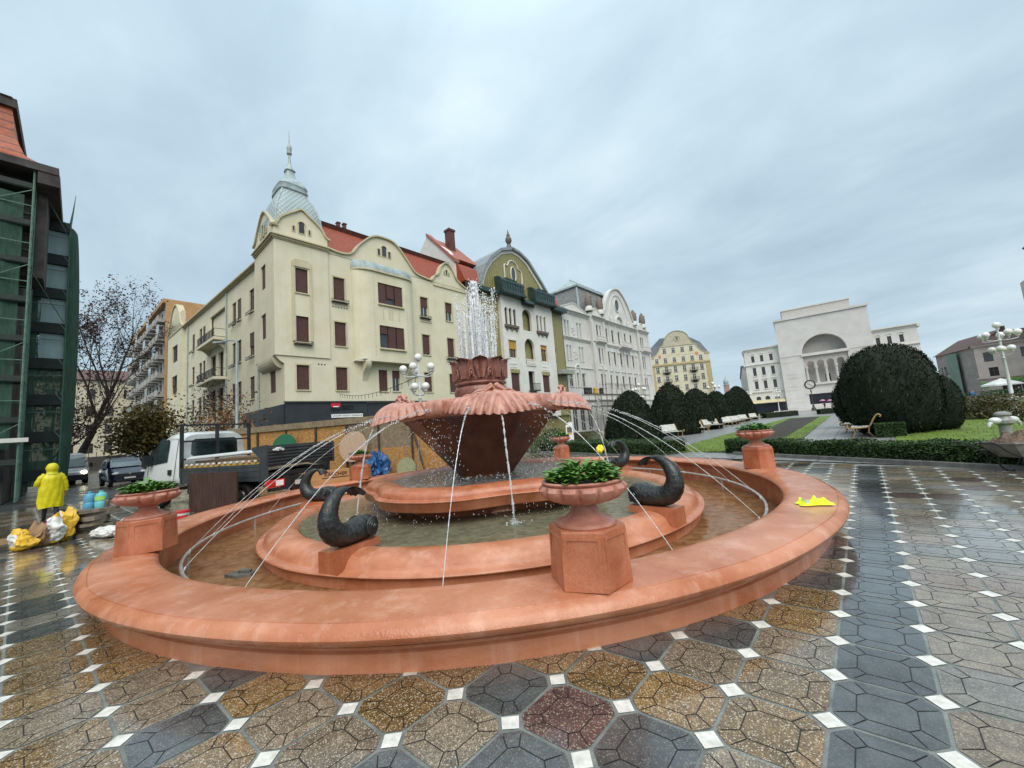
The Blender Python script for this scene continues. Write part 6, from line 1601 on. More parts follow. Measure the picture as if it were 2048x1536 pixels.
b = MB(); b.ext([(-1.0,-.35,8.08),(-1.9,-.78,8.16),(-2.0,-.55,8.16),(-1.1,-.2,8.08)],(0,0,.1)); b.build('lamp_head', M_ZINC, t)
t = thing('clock_post', 'black post clock with round white face before the opera steps', 'clock', (-8.7,115,0), R(8))
b = MB(); b.lathe([(.5,0),(.45,.5),(.25,.7),(.2,1.2),(.12,1.4),(.09,4.4),(.25,4.5),(.1,4.6),(.08,5.0),(.1,5.1)],12); b.tube([(.95*math.cos(TAU*k/30),0,6.1+.95*math.sin(TAU*k/30)) for k in range(31)],.17,8); b.build('post', M_IRON, t, 40)
b = MB(); b.mi = 0; b.ext([(.9*math.cos(TAU*k/30),-.08,6.1+.9*math.sin(TAU*k/30)) for k in range(30)],(0,.16,0)); b.mi = 1
b.bar((.05,-.12,6.05),(-.45,-.12,6.5),.1,.02); b.bar((-.05,-.12,6.15),(.5,-.12,5.6),.08,.02)
for k in range(12): a = TAU*k/12; b.bar((.7*math.cos(a),-.1,6.1+.7*math.sin(a)),(.82*math.cos(a),-.1,6.1+.82*math.sin(a)),.07,.02)
b.build('clock_face',[M_WFRAME, m_blk], t)
# drinking fountain beside the wheelbarrow
t = thing('drinking_fountain', 'grey pillar drinking fountain with two pale rounded spouts, behind the wheelbarrow', 'drinking fountain', (2.83,17.28,0), R(42))
m_gst = mat('grey granite', (.19,.19,.18), (.31,.31,.29), rough=.4, scale=12, fine=.15)
b = MB(); b.lathe([(.24,0),(.24,.1),(.13,.16),(.12,.66),(.2,.72),(.2,.8),(.14,.86),(.12,.92),(.17,.95),(.16,1.0),(.05,1.05)],16); b.build('column', m_gst, t, 40)
for s in (-1,1):
    b = MB(); b.ball((s*.24,0,.80),.12,12,8,(1.35,.9,.8)); b.tube([(s*.3,0,.78),(s*.42,0,.72),(s*.44,0,.64)],[.05,.045,.03],8); b.build('spout', m_pole, t, 60)
# low wall, tent, people beyond
b = MB(); b.box(-2.2,2.2,-.6,.6,0,.62); b.box(-2.3,2.3,-.7,.7,.62,.70); o = b.build('low_wall', m_pole); o.location = (10.3,62.8,0); o.rotation_euler.z = R(42); tag(o, 'low pale stone wall block beside the crossing on the right', 'wall')
t = thing('market_tent', 'white pop-up market tent before the pink house', 'tent', (18.0,106.0,0), R(20))
b = MB()
for x in (-1.5,1.5):
    for y in (-1.5,1.5): b.bar((x,y,0),(x,y,2.2),.06)
b.build('tent_frame', M_ZINC, t); b = MB(); b.add([(-1.7,-1.7,2.1),(1.7,-1.7,2.1),(1.7,1.7,2.1),(-1.7,1.7,2.1),(0,0,3.35),(-1.7,-1.7,2.35),(1.7,-1.7,2.35),(1.7,1.7,2.35),(-1.7,1.7,2.35)],[(5,6,4),(6,7,4),(7,8,4),(8,5,4),(0,1,6,5),(1,2,7,6),(2,3,8,7),(3,0,5,8)]); b.build('canopy', m_wht, t)
b = MB()
for k in range(26):
    t_ = k/25; 
pts = [(-15.66+(-35.7+15.66)*q, 10.85+(15.9-10.85)*q, 4.55+(6.1-4.55)*q-2.0*q*(1-q)) for q in [k/40 for k in range(41)]]
b.tube(pts,.018,4)
for p in pts[1::2]: b.tube([p,(p[0],p[1],p[2]-.28)],.016,4)
tag(b.build('string_lights', M_IRON), 'sagging string of small lights from the globe lamp to the cream facade', 'string lights')
# ------------------------------------------------------------------ people
def skin_figure(name, J, E, mats, paint, parent=None, sub=1):
    """one continuous body grown round a jointed skeleton: J name -> (x, y, z, radius)"""
    names = list(J); me = bpy.data.meshes.new(name); me.from_pydata([J[n][:3] for n in names], [(names.index(a), names.index(b_)) for a, b_ in E], [])
    o = bpy.data.objects.new(name, me); COL.objects.link(o); me.skin_vertices or None
    m = o.modifiers.new('skin','SKIN'); m.use_smooth_shade = True
    for i, n in enumerate(names):
        r = J[n][3]; me.skin_vertices[0].data[i].radius = (r, r*(J[n][4] if len(J[n]) > 4 else 1)); me.skin_vertices[0].data[i].use_root = (i == 0)
    s = o.modifiers.new('sub','SUBSURF'); s.levels = sub; s.render_levels = sub
    dg = bpy.context.evaluated_depsgraph_get(); n_ = bpy.data.meshes.new_from_object(o.evaluated_get(dg)); bpy.data.objects.remove(o)
    q = bpy.data.objects.new(name, n_); COL.objects.link(q); q.parent = parent
    n_.materials.clear()
    for mm in mats: n_.materials.append(mm)
    for p in n_.polygons: p.material_index = paint(p.center); p.use_smooth = True
    return q
m_skin = mat('skin', (.42,.23,.16), (.5,.29,.21), rough=.5); m_navy = mat('navy trousers', (.008,.010,.018), (.02,.024,.035), rough=.7); m_coat = mat('yellow raincoat', (.50,.44,.0), (.68,.60,.01), rough=.35, rvar=.1, scale=6, bump=.35, bscale=18)
m_hair = mat('dark hair', (.012,.009,.007), (.03,.02,.015), rough=.6); m_glove = mat('pink work glove', (.55,.12,.16), (.65,.2,.24), rough=.6); m_boot = mat('black boots', (.01,.01,.01), rough=.5)
BASE_E = [('pelvis','waist'),('waist','chest'),('chest','neck'),('neck','head'),('head','crown'),('chest','sl'),('sl','el'),('el','hl'),('chest','sr'),('sr','er'),('er','hr'),('pelvis','tl'),('tl','kl'),('kl','al'),('al','fl'),('pelvis','tr'),('tr','kr'),('kr','ar'),('ar','fr')]
def base_J(step=.18, hl=(.28,.05,.82), hr=(-.28,.05,.82), el=(.27,-.03,1.08), er=(-.27,-.03,1.08)):
    return {'pelvis':(0,0,.93,.14,.8),'waist':(0,0,1.08,.125,.75),'chest':(0,0,1.32,.16,.7),'neck':(0,.01,1.5,.055),'head':(0,.03,1.62,.085),'crown':(0,.02,1.7,.075),
      'sl':(.19,0,1.42,.065),'el':(*el,.05),'hl':(*hl,.038),'sr':(-.19,0,1.42,.065),'er':(*er,.05),'hr':(*hr,.038),
      'tl':(.09,.02,.85,.095),'kl':(.1,step*.55,.48,.065),'al':(.1,step,.09,.045),'fl':(.1,step+.16,.04,.04),'tr':(-.09,0,.85,.095),'kr':(-.1,-step*.3,.48,.065),'ar':(-.1,-step,.1,.045),'fr':(-.1,-step+.15,.04,.04)}
def hand(par, at, m, d=(0,.25,-1), side=1):
    """palm, four curled unequal fingers and a thumb"""
    b = MB(); d = V(d).normalized(); s = V((1,0,0)); f = d.cross(s).normalized(); at = V(at)
    b.ball(at+d*.045, .042, 10, 8, (.55,1.0,1.1))
    for k, L_ in enumerate((.062,.075,.070,.055)):
        p = at+d*.08+f*(-.03+.02*k); b.tube([p, p+d*L_*.5+s*.006*side, p+d*L_*.85+s*.024*side, p+d*L_*.9+s*.042*side],[.0105,.010,.009,.007],7)
    p = at+d*.03+f*-.036; b.tube([p, p-f*.022+d*.022+s*.01*side, p-f*.026+d*.05+s*.022*side],[.012,.011,.008],7)
    return b.build('hand', m, par, 179)
# the worker in the yellow raincoat, walking away from us
P1 = thing('person', 'person seen from behind in a hooded yellow raincoat, dark trousers and pink glove', 'person', (-18.7,-.57,0), R(100))
J = base_J(.17, hl=(.12,.26,1.17), hr=(-.29,.06,.84), el=(.26,.05,1.15), er=(-.27,-.02,1.10))
# facing +y locally, so the figure's left is -x; the raised arm is on the picture's left
J = {k:(-v[0],)+tuple(v[1:]) for k,v in J.items()}
for q in ('sl','sr','el','er','hl','hr'): J[q] = tuple(J[q][:3])+(J[q][3]*.8,)
skin_figure('body', J, BASE_E, [m_navy, m_skin, m_boot], lambda c: 1 if c.z > 1.45 else (2 if c.z < .1 else 0), P1, 2)
b = MB()
def coat(u, v):
    a = TAU*u; z = .43+1.03*v
    rx = .262-.05*v+.02*math.sin(min(1,v*1.2)*PI); ry = .19+.01*math.sin(v*PI)
    if v > .82: k = (v-.82)/.18; rx *= 1-.42*k*k; ry *= 1-.45*k*k
    w = 1+(.05*math.sin(a*6+v*5)+.04*math.sin(a*11-v*9))*(1-.7*v)+.05*noise.noise(V((math.cos(a)*2.5,math.sin(a)*2.5,v*5)))
    return (rx*w*math.cos(a), ry*w*math.sin(a)+.01, z+.012*math.sin(a*3)*(1-v))
b.grid(coat, 48, 26, closeu=True)
for sg,pts in ((1,[(.13,0,1.405),(.215,-.01,1.31),(.275,0,1.11),(.30,.05,.90)]),(-1,[(-.13,0,1.405),(-.215,0,1.32),(-.275,.03,1.16),(-.25,.14,1.14),(-.15,.24,1.17)])):
    P_ = [V(q) for q in spline([list(q) for q in pts],16)]; b.tube(P_,[.082-.02*i/16+.007*math.sin(i*2.1) for i in range(17)],14,caps=False)
b.build('raincoat', m_coat, P1, 179)
b = MB()
def hood(u, v):
    a = PI*(.02+.96*v); e = TAU*u
    r = .135*math.sin(a)**.8; x = r*math.cos(e); y = r*math.sin(e)*1.1; z = 1.605-.155*math.cos(a)+.0
    if y > .06: y = .06+(y-.06)*.25
    return (x*(1+.03*math.sin(z*40)), y+.005, z)
b.grid(hood, 28, 18, closeu=True); b.lathe([(.15,1.42),(.115,1.47),(.118,1.52),(.128,1.55)],24); b.build('hood', m_coat, P1, 179)
hand(P1, (.30,.055,.89), m_glove, (0.02,.12,-1), -1); hand(P1, (-.15,.26,1.155), m_skin, (.6,.6,.1), 1)
def walker(label, x, y, rz, top, bot, seed, umb=None):
    t = thing('person', label, 'person', (x,y,0), rz, None); r_ = random.Random(seed)
    J = base_J(r_.uniform(.08,.2), hr=(-.2,.26,1.2) if umb else (-.28,.08,.82), er=(-.27,.02,1.12) if umb else (-.27,-.03,1.08))
    for k in ('waist','chest','pelvis'): q = J[k]; J[k] = (q[0],q[1],q[2],q[3]*1.25,.85)
    skin_figure('body', J, BASE_E, [mat('cloth %s'%str(bot), bot, rough=.8), mat('cloth %s'%str(top), top, rough=.8), m_skin, m_hair], lambda c: 3 if c.z > 1.66 or (c.z > 1.56 and c.y < .0) else (2 if c.z > 1.5 else (1 if c.z > .84 else 0)), t, 1)
    return t
def umbrella(label, x, y, z, m):
    t = thing('umbrella', label, 'umbrella', (x,y,z), 0, None); b = MB()
    b.lathe([(.02,.62),(.2,.59),(.38,.5),(.52,.36),(.56,.28)],8,rf=lambda a,r,z: 1-.03*abs(math.sin(4*a))); b.build('canopy', m, t); b = MB(); b.tube([(0,0,.66),(0,0,-.25)],.012,6); b.build('shaft', M_IRON, t)
m_pinku = mat('pink umbrella', (.5,.14,.28), (.6,.22,.36), rough=.5); m_blku = mat('black umbrella', (.012,.012,.015), rough=.5)
walker('person in dark coat under the pink umbrella before the opera', -6.5,112.4, R(60), (.02,.02,.03), (.012,.012,.016), 1, 1); umbrella('pink umbrella held up before the dark opera entrance', -6.75,112.6,1.75, m_pinku)
walker('person in pale coat walking beside the pink umbrella', -5.3,112.0, R(-100), (.35,.25,.28), (.2,.2,.22), 2, 1); umbrella('second pink umbrella, tilted, beside the first one', -5.4,112.3,1.62, m_pinku)
walker('person in a bright blue jacket and pale trousers crossing on the right', 9.9,71.8, R(200), (.03,.16,.40), (.28,.33,.34), 3); 
walker('person in black under a dark umbrella left of the blue jacket', 9.0,76.0, R(150), (.012,.012,.015), (.012,.012,.015), 4, 1); umbrella('dark umbrella left of the person in blue', 8.85,75.9,1.7, m_blku)
walker('person in dark purple jacket right of the blue jacket', 13.6,90.5, R(90), (.03,.02,.05), (.02,.02,.03), 5)
walker('person in dark blue standing under the white tent', 17.2,104.4, R(180), (.015,.02,.035), (.015,.018,.03), 6)
walker('person in grey standing at the left pole of the tent', 16.4,104.8, R(160), (.08,.08,.08), (.02,.02,.02), 7)
walker('person in black beside the lamp pole right of the tent', 18.9,101.5, R(180), (.012,.012,.012), (.012,.012,.012), 8)
walker('person in black walking at the right picture edge', 17.0,88.0, R(120), (.014,.014,.018), (.014,.014,.018), 9)

# ------------------------------------------------------------------ flatbed truck
m_vwhite = mat('white van paint', (.60,.63,.63), (.68,.71,.71), rough=.22, scale=1, coat=.6, streak=.25)
m_vblack = mat('black plastic', (.010,.011,.012), (.022,.022,.022), rough=.5); m_tyre = mat('tyre rubber', (.008,.008,.008), (.016,.016,.015), rough=.75)
m_steelg = mat('dark grey tipper steel', (.028,.036,.040), (.055,.065,.07), rough=.4, scale=2.5, streak=.4, streakcol=(.10,.11,.11)); m_rim = mat('steel rim', (.2,.2,.2), rough=.35, metal=.7)
m_vglass = mat('tinted vehicle glass', (.008,.012,.012), (.03,.05,.05), rough=.05, scale=2, spec=.8); m_tail = mat('red tail light', (.45,.01,.012), (.6,.03,.02), rough=.2, coat=.5); m_amber = mat('amber lens', (.6,.2,.02), rough=.2)
def wheel(par, x, y, r, w, name='wheel'):
    b = MB(); b.M = Matrix.Translation((x,y,r)) @ Matrix.Rotation(PI/2,4,'X'); b.lathe([(r*.62,-w/2),(r*.93,-w/2),(r,-w*.3),(r,w*.3),(r*.93,w/2),(r*.62,w/2)],28); o = b.build(name, m_tyre, par, 40)
    b = MB(); b.M = Matrix.Translation((x,y,r)) @ Matrix.Rotation(PI/2,4,'X'); b.lathe([(0,-w*.35),(r*.3,-w*.35),(r*.36,-w*.2),(r*.58,-w*.25),(r*.63,-w*.48)],20); b.lathe([(0,w*.35),(r*.3,w*.35),(r*.36,w*.2),(r*.58,w*.25),(r*.63,w*.48)],20); b.build('rim', m_rim, o, 40)
    return o
T = thing('flatbed_truck', 'white cab flatbed truck with dark grey drop sides loaded with sand, planks and pipes', 'truck', (-12.62,3.46,0), R(200)); T.scale = (1.25,1.15,1.08)
b = MB(); b.box(.1,3.15,-2.0,-.02,.78,.90); b.box(.0,5.2,-1.5,-1.3,.5,.77); b.box(.0,5.2,-.7,-.5,.5,.77); b.box(2.2,2.9,-.35,-.06,.42,.76); b.build('chassis', m_vblack, T)
for y0,y1 in ((-.06,0),(-2.06,-2.0)):
    b = MB(); b.box(.12,3.12,y0,y1,.72,1.16)
    for z in (.84,.99,1.1): b.box(.14,3.1,y0-.008,y0-.0005,z-.008,z+.008); b.box(.14,3.1,y1+.0005,y1+.008,z-.008,z+.008)
    for x in (.14,1.6,3.06): b.box(x-.03,x+.03,y0-.016,y1+.016,.7,1.17)
    b.build('drop_side', m_steelg, T)
b = MB(); b.ext([(.06,-2.05,1.06),(.02,-2.05,1.62),(-.05,-2.05,1.62),(-.02,-2.05,1.06)],(0,2.05,0))
for k in range(6): b.box(-.075,-.021,-2.0,-.05,1.13+k*.083,1.165+k*.083)
b.box(-.06,.34,-2.08,-2.0,1.0,1.60); b.ext([(-.06,-.06,.72),(.12,-.06,.72),(.12,-.06,1.3),(.4,-.06,1.52),(.4,-.06,1.6),(-.06,-.06,1.64)],(0,.07,0)); b.build('tailgate', m_steelg, T)
b = MB()
for y in (-.08,-1.0,-1.96): b.box(3.16,3.23,y-.035,y+.035,.9,2.48)
for z in (1.42,1.95,2.44): b.box(3.17,3.22,-1.92,-.12,z-.025,z+.025)
b.build('headboard_frame', m_vblack, T)
# cab as lofted sections along x
secs = [(3.32+(x-3.32)*.72,*q) for x,*q in [(3.32,.62,2.16,.93,.86),(3.6,.58,2.25,.97,.88),(4.3,.55,2.24,.98,.84),(4.75,.55,2.08,.98,.80),(5.1,.55,1.62,.97,.80),(5.45,.5,1.28,.93,.86),(5.75,.42,1.05,.86,.84),(5.85,.36,.85,.80,.8)]]
b = MB(); vs = []; n = 28
for x,z0,z1,w,tw in secs:
    for j in range(n):
        a = TAU*j/n; c,s = math.cos(a),math.sin(a); ex = .30
        yy = math.copysign(abs(c)**ex,c)*w; zz = math.copysign(abs(s)**ex,s); z = (z0+z1)/2+zz*(z1-z0)/2
        k = 1-(1-tw)*max(0,(z-1.15)/1.1); vs.append((x,-1.02+yy*k,z))
fs = [(i*n+j,(i+1)*n+j,(i+1)*n+(j+1)%n,i*n+(j+1)%n) for i in range(len(secs)-1) for j in range(n)]+[tuple(range(n)),tuple((len(secs)-1)*n+j for j in range(n-1,-1,-1))]
b.add(vs,fs); b.build('cab', m_vwhite, T, 40)
def inset(pts, name, m, par=T, vec=(0,0,0)):
    b = MB(); b.ext(pts, vec); return b.build(name, m, par)
b = MB(); R0 = [(y,z) for y,z in ((-1.62,1.5),(-1.68,1.56),(-1.66,1.96),(-1.58,2.02),(-.48,2.02),(-.40,1.96),(-.38,1.56),(-.44,1.5))]; b.ext([(3.315,y,z) for y,z in R0],(.03,0,0)); b.build('rear_window', m_vglass, T)
for sgn,y in ((1,-.055),(-1,-1.985)):
    def sd_(x,z): return (3.32+(x-3.32)*.72, -1.02+sgn*(.985*(1-.16*max(0,(z-1.15)/1.1))+.012), z)
    b = MB(); b.poly([sd_(3.95,1.38),sd_(4.0,2.0),sd_(4.1,2.06),sd_(4.55,2.02),sd_(4.95,1.60),sd_(4.98,1.30)]); b.build('side_window', m_vglass, T)
    b = MB(); P_ = [sd_(3.5,.75),sd_(3.5,2.05),sd_(4.55,2.1),sd_(5.1,1.5),sd_(5.12,.9),sd_(4.98,.75)]
    b.tube(P_, .007, 4); b.tube([sd_(3.34,.78),sd_(5.3,.78)], .007, 4); b.build('door_seam', m_vblack, T)
    b = MB(); b.box(3.58,3.68,y-.012*sgn-.01,y+.03*sgn+.01,.98,1.14); b.build('door_handle', m_vblack, T)
    b = MB(); b.box(4.4,4.52,y+.12*sgn-.09,y+.12*sgn+.09,1.28,1.62); b.bar((4.42,y,1.4),(4.46,y+.12*sgn,1.4),.05); b.build('wing_mirror', m_vblack, T)
b = MB(); b.add([(4.72,-1.78,2.06),(4.72,-.26,2.06),(5.14,-.14,1.58),(5.14,-1.90,1.58)],[(0,1,2,3)]); b.v = [(3.32+(x-3.32)*.72+.06,y,z+.03) for x,y,z in b.v]; b.build('windscreen', m_vglass, T)
for y in (-.32,-1.72): b = MB(); b.ball((5.02,y,.92),.16,12,8,(.8,1.2,.7)); b.build('headlight', M_GLASS, T, 179)
for x in (.95,4.30):
    for y in (-.18,-1.86): wheel(T, x, y, .36, .24)
for y in (-.25,-1.85):
    b = MB(); b.mi = 0; b.box(-.06,.0,y-.24,y+.24,.52,.72); b.mi = 1; b.box(-.068,-.0605,y-.2,y-.0,.55,.69); b.mi = 0; b.box(-.068,-.0605,y+.02,y+.1,.56,.68); b.build('tail_light',[m_tail,m_wht],T)
b = MB(); b.box(-.05,.03,-1.95,-.1,.42,.5); b.box(.03,.1,-1.6,-.5,.42,.75); b.build('rear_bumper', m_vblack, T)
b = MB(); b.box(-.075,-.0605,-1.3,-.78,.5,.62); b.build('number_plate', M_WFRAME, T)
# its load: separate things
TM = T.matrix_basis.copy(); TW = Matrix.Translation(T.location) @ Matrix.Rotation(T.rotation_euler.z,4,'Z') @ Matrix.Diagonal((1.25,1.15,1.08,1))
def onbed(o, label, cat, group=None): o.matrix_basis = TW; return tag(o, label, cat, group)
r_ = random.Random(4)
b = MB(); b.grid(lambda u,v: (.2+2.9*u, -1.95+1.85*v, .91+(.24+.14*noise.noise(V((u*5,v*4,2))))*math.sin(PI*v)**.5*math.sin(PI*min(1,u+.02))**.4), 40, 24); onbed(b.build('sand_heap', mat('wet tan sand', (.19,.14,.075), (.30,.23,.13), rough=.9, scale=9, bump=.8, bscale=40), None, 60), 'heap of wet tan sand lying in the truck bed', 'sand')
b = MB(); b.mi = 0; b.box(.25,3.05,-.075,-.061,1.10,1.175); b.box(.25,3.05,-.11,-.062,1.176,1.21); b.mi = 1
for k in range(13): b.ball((.35+k*.215,-.05,1.235),.042,8,6)
onbed(b.build('yellow_batten',[mat('yellow timber', (.42,.24,.04),(.55,.34,.07), rough=.6),mat('pale knobs', (.5,.42,.33), rough=.5)]), 'yellow batten with a row of pale knobs along the truck side', 'timber')
for k,(y,z) in enumerate(((-.2,1.52),(-.27,1.55),(-.34,1.52))):
    b = MB(); b.tube([(-.2,y,z-.02),(3.15,y,z-.1)],.035,10); onbed(b.build('white_pipe', m_vwhite, None, 40), 'long white pipe lying on top of the truck load', 'pipe', 'white pipes on the truck')
for k in range(3):
    b = MB(); b.box(.4+.1*k,3.0-.2*k,-.55-.28*k,-.30-.28*k,1.27,1.34+.02*k); onbed(b.build('plank', mat('grey brown plank', (.14,.09,.055),(.26,.18,.11), rough=.8, stretch=(1,6,6), scale=3)), 'weathered plank on the sand in the truck bed', 'plank', 'planks on the truck')
b = MB(); b.box(.45,2.15,.30,.34,.0,1.03); o = onbed(b.build('brown_board', mat('dark brown board', (.035,.016,.012), (.075,.036,.027), rough=.55, rvar=.15, scale=5, stretch=(5,1,.5), bump=.3)), 'dark brown board standing on the ground against the truck side', 'board')
# cardboard box, blue tarp bundle
m_card = mat('cardboard', (.36,.19,.075), (.45,.25,.11), rough=.85, scale=2.5, stretch=(1,1,4))
t = thing('cardboard_box', 'long brown cardboard box with black print, between truck and far left urn', 'box', (-12.95,5.35,0), R(64))
b = MB(); b.box(-1.02,.62,-.16,.16,.12,.82); b.box(-1.03,.63,-.01,.01,.821,.826); b.build('carton', m_card, t); text_mesh(t, 'KÄRCHER', .15, m_blk, (.22,-.168,.69), (PI/2,0,0), .003, 'print'); b = MB(); b.box(-.18,.60,-.166,-.161,.575,.60); b.build('print', m_blk, t)
TARP = (-14.5,7.85)
# ------------------------------------------------------------------ site hoarding and boards
m_osb = mat('orange chipboard', (.27,.125,.030), (.48,.265,.085), rough=.75, scale=9, det=9, bump=.4, bscale=30, streak=.35, streakcol=(.20,.13,.07), stretch=(1,1,1.6), fine=.25)
m_osbg = mat('weathered chipboard', (.16,.12,.075), (.27,.21,.13), rough=.8, scale=7, det=9, bump=.4, streak=.5, streakcol=(.11,.085,.06), fine=.2)
t = thing('site_hoarding', 'chipboard site hoarding with timber posts closing off the cream building', 'hoarding', (-21.6,4.6,0), math.atan2(4.9,8.5))
for k in range(7):
    x0 = k*1.5; b = MB(); b.box(x0+.01,x0+1.49,-.02+.012*(k % 2),.0+.012*(k % 2),.05,1.3 if k in (4,5) else 2.45); o = b.build('panel', m_osb, t)
    if k in (4,5): b = MB(); b.box(x0+.01,x0+1.49,-.02+.012*(k % 2),.0+.012*(k % 2),1.31,2.5); b.build('panel', m_osbg, t)
b = MB()
for k in range(8): b.box(k*1.5-.04,k*1.5+.04,-.07,-.022,0,2.6)
for k in range(0,7,2): b.bar((k*1.5+.05,-.06,2.0),(k*1.5+.9,-.75,.02),.06)
b.build('post', mat('dark timber post', (.03,.02,.014),(.07,.05,.035), rough=.8), t)
b = MB(); b.box(-.1,10.6,-.10,-.071,2.4,2.66); b.build('top_rail', m_osbg, t)
t2 = thing('site_hoarding', 'older brown hoarding running back beside the street left of the orange panels', 'hoarding', (-34,5.2,0), R(-2.5))
for k in range(8): b = MB(); b.box(k*1.55,k*1.55+1.54,-.01,.02+.01*(k % 2),.05,2.5); b.build('panel', m_osbg, t2)
b = MB(); b.box(0,12.4,-.25,.25,2.5,2.62); b.build('capping', mat('brown capping', (.05,.032,.022),(.09,.06,.045), rough=.8), t2)
for x,y,r,l,c in ((-18.55,5.75,.62,'dark green half round board leaning on the hoarding',(.015,.12,.06)),(-15.55,7.35,.62,'pinkish round board leaning on the hoarding behind the far left urn',(.46,.31,.21)),(-13.9,8.75,.42,'small pale green round board low against the hoarding',(.30,.31,.17))):
    b = MB(); b.ext([(r*math.cos(TAU*k/40),0,r+r*math.sin(TAU*k/40)) for k in range(40)],(0,.03,0)); o = b.build('round_board', mat('round board %.2f'%c[0], tuple(q*.85 for q in c), c, rough=.7, scale=5, fine=.2)); o.location = (x,y,1.0 if r > .5 and c[0] < .4 else (.85 if r > .5 else 0.02)); o.rotation_euler = (R(-9),0,math.atan2(4.9,8.5)); tag(o, l, 'board', 'round boards by the hoarding')
b = MB()
for k,(w,d_) in enumerate(((1.5,.7),(1.45,.75),(1.55,.65),(1.4,.7),(1.5,.6))): b.box(-w/2+.05*k,w/2+.04*k,-d_/2,d_/2,.10+k*.09,.16+k*.09); b.box(-w/2+.2,-w/2+.3,-d_/2+.02,d_/2-.02,.165+k*.09,.185+k*.09)
o = b.build('board_stack', mat('stacked red brown boards', (.16,.075,.045),(.32,.18,.11), rough=.8, scale=4)); o.location = (-12.9,10.3,0); o.rotation_euler.z = R(35); tag(o, 'low stack of reddish boards behind the fountain pedestal', 'board stack')
b = MB(); b.box(-1.3,1.1,-.1,.1,.0,.14); b.box(-1.2,1.25,.12,.3,.0,.2); o = b.build('beam', mat('tan beam', (.3,.18,.09),(.42,.28,.16), rough=.8, scale=3)); o.location = (-13.2,9.15,0); o.rotation_euler.z = R(36); tag(o, 'pair of tan timber beams on the ground before the hoarding', 'timber')
def sack(name, label, cat, x, y, sx, sy, sz, m, seed, rz=0, group=None, mats=None, pick=None, z=0):
    b = MB(); o_ = 0
    def f(u, v):
        a = TAU*u; p = -PI/2+PI*v; c = math.cos(p); ex = .62
        X = math.copysign(abs(math.cos(a))**ex,math.cos(a))*abs(c)**.6*sx; Y = math.copysign(abs(math.sin(a))**ex,math.sin(a))*abs(c)**.6*sy; Z = (math.sin(p)*.5+.5)*sz
        k = 1+.45*noise.noise(V((X*5+seed,Y*5,Z*4)))+.22*(abs(noise.noise(V((X*11,Y*11+seed,Z*9))))*2-.5)+.10*noise.noise(V((X*28,Y*28+seed,Z*24)))
        if sz > .3: k *= 1.05-.35*max(0,(Z/sz-.55))**1.0
        return (X*k+.12*sz*noise.noise(V((seed,Z*6,2)))*(Z/sz), Y*k, Z*(1+.38*noise.noise(V((X*7,Y*7,seed))))+.05*sz*noise.noise(V((X*22,Y*22,seed))))
    b.grid(f, 48, 34, closeu=True)
    if pick:
        for i in range(len(b.f)): b.m[i] = pick((i % 48)/48, (i//48)/34)
    o = b.build(name, mats or m, None, 32); o.location = (x,y,z); o.rotation_euler.z = rz; return tag(o, label, cat, group)
m_ysack = mat('yellow plastic sack', (.58,.32,.01), (.72,.45,.03), rough=.4, scale=5, bump=.3); m_psack = mat('brown paper sack', (.22,.125,.06), (.33,.2,.11), rough=.8, scale=5, bump=.5, bscale=20); m_wsack = mat('white plastic sack', (.55,.55,.52), (.72,.72,.69), rough=.4, scale=5, bump=.3); m_pk = mat('pink print', (.5,.08,.22), rough=.5)
sack('tarp_bundle','something upright wrapped in creased blue tarpaulin beside the far left urn','tarpaulin',-14.5,7.85,.42,.34,1.1,mat('blue tarpaulin', (.012,.06,.19), (.03,.13,.32), rough=.4, scale=4, bump=.5, bscale=14),21)
G_ = 'building material sacks left of the fountain'
sack('sack','limp yellow and clear plastic sack at the left end of the row of bags','sack',-13.25,-.78,.24,.15,.40,m_ysack,1,R(20),G_,[m_ysack,m_wsack],lambda u,v: 1 if .35 < v < .75 and .5 < u < .85 else 0)
sack('sack','crumpled brown paper sack between yellow and white bags','sack',-13.35,-.56,.20,.16,.46,m_psack,2,R(10),G_)
sack('sack','white cement sack with a pink stripe and orange foot','sack',-13.45,-.36,.20,.14,.55,m_wsack,3,R(15),G_,[m_wsack,m_pk,m_ysack],lambda u,v: 2 if v < .22 or v > .86 else (1 if (u*30) % 30 > 20 and (u*30) % 30 < 24 else 0))
sack('sack','upright orange sack with a grey label','sack',-13.6,-.18,.17,.13,.66,m_ysack,4,R(12),G_,[m_ysack,m_wsack],lambda u,v: 1 if .5 < v < .8 and .55 < u < .8 else 0)
sack('sack','white sack lying flat beside the left flower urn','sack',-12.9,.5,.42,.2,.22,m_wsack,5,R(25),G_)
sack('sack','crumpled white plastic sheet on the ground behind the left urn','sack',-14.3,1.0,.35,.25,.2,m_wsack,6,R(60),G_)
m_flag = mat('grey brown flagstone', (.10,.082,.060), (.21,.175,.13), rough=.7, scale=6, bump=.5, bscale=20)
r_ = random.Random(17)
def flag(x, y, z, sx, sy, h, rz, label, grp):
    b = MB(); n = 9; b.ext([(sx*math.cos(TAU*k/n)*r_.uniform(.82,1.08),sy*math.sin(TAU*k/n)*r_.uniform(.82,1.08),0) for k in range(n)],(0,0,h)); o = b.build('flagstone', m_flag); o.location = (x,y,z); o.rotation_euler.z = rz; tag(o, label, 'stone slab', grp)
z = 0
for k in range(8): h = r_.uniform(.06,.095); flag(-13.8+r_.uniform(-.06,.06),.27+r_.uniform(-.05,.05),z,.36+.025*k*.6,.27,h,r_.uniform(0,6),'irregular grey brown flagstone in the tall stack under the blue cans','flagstones in the tall stack'); z += h
zt = z; z = 0
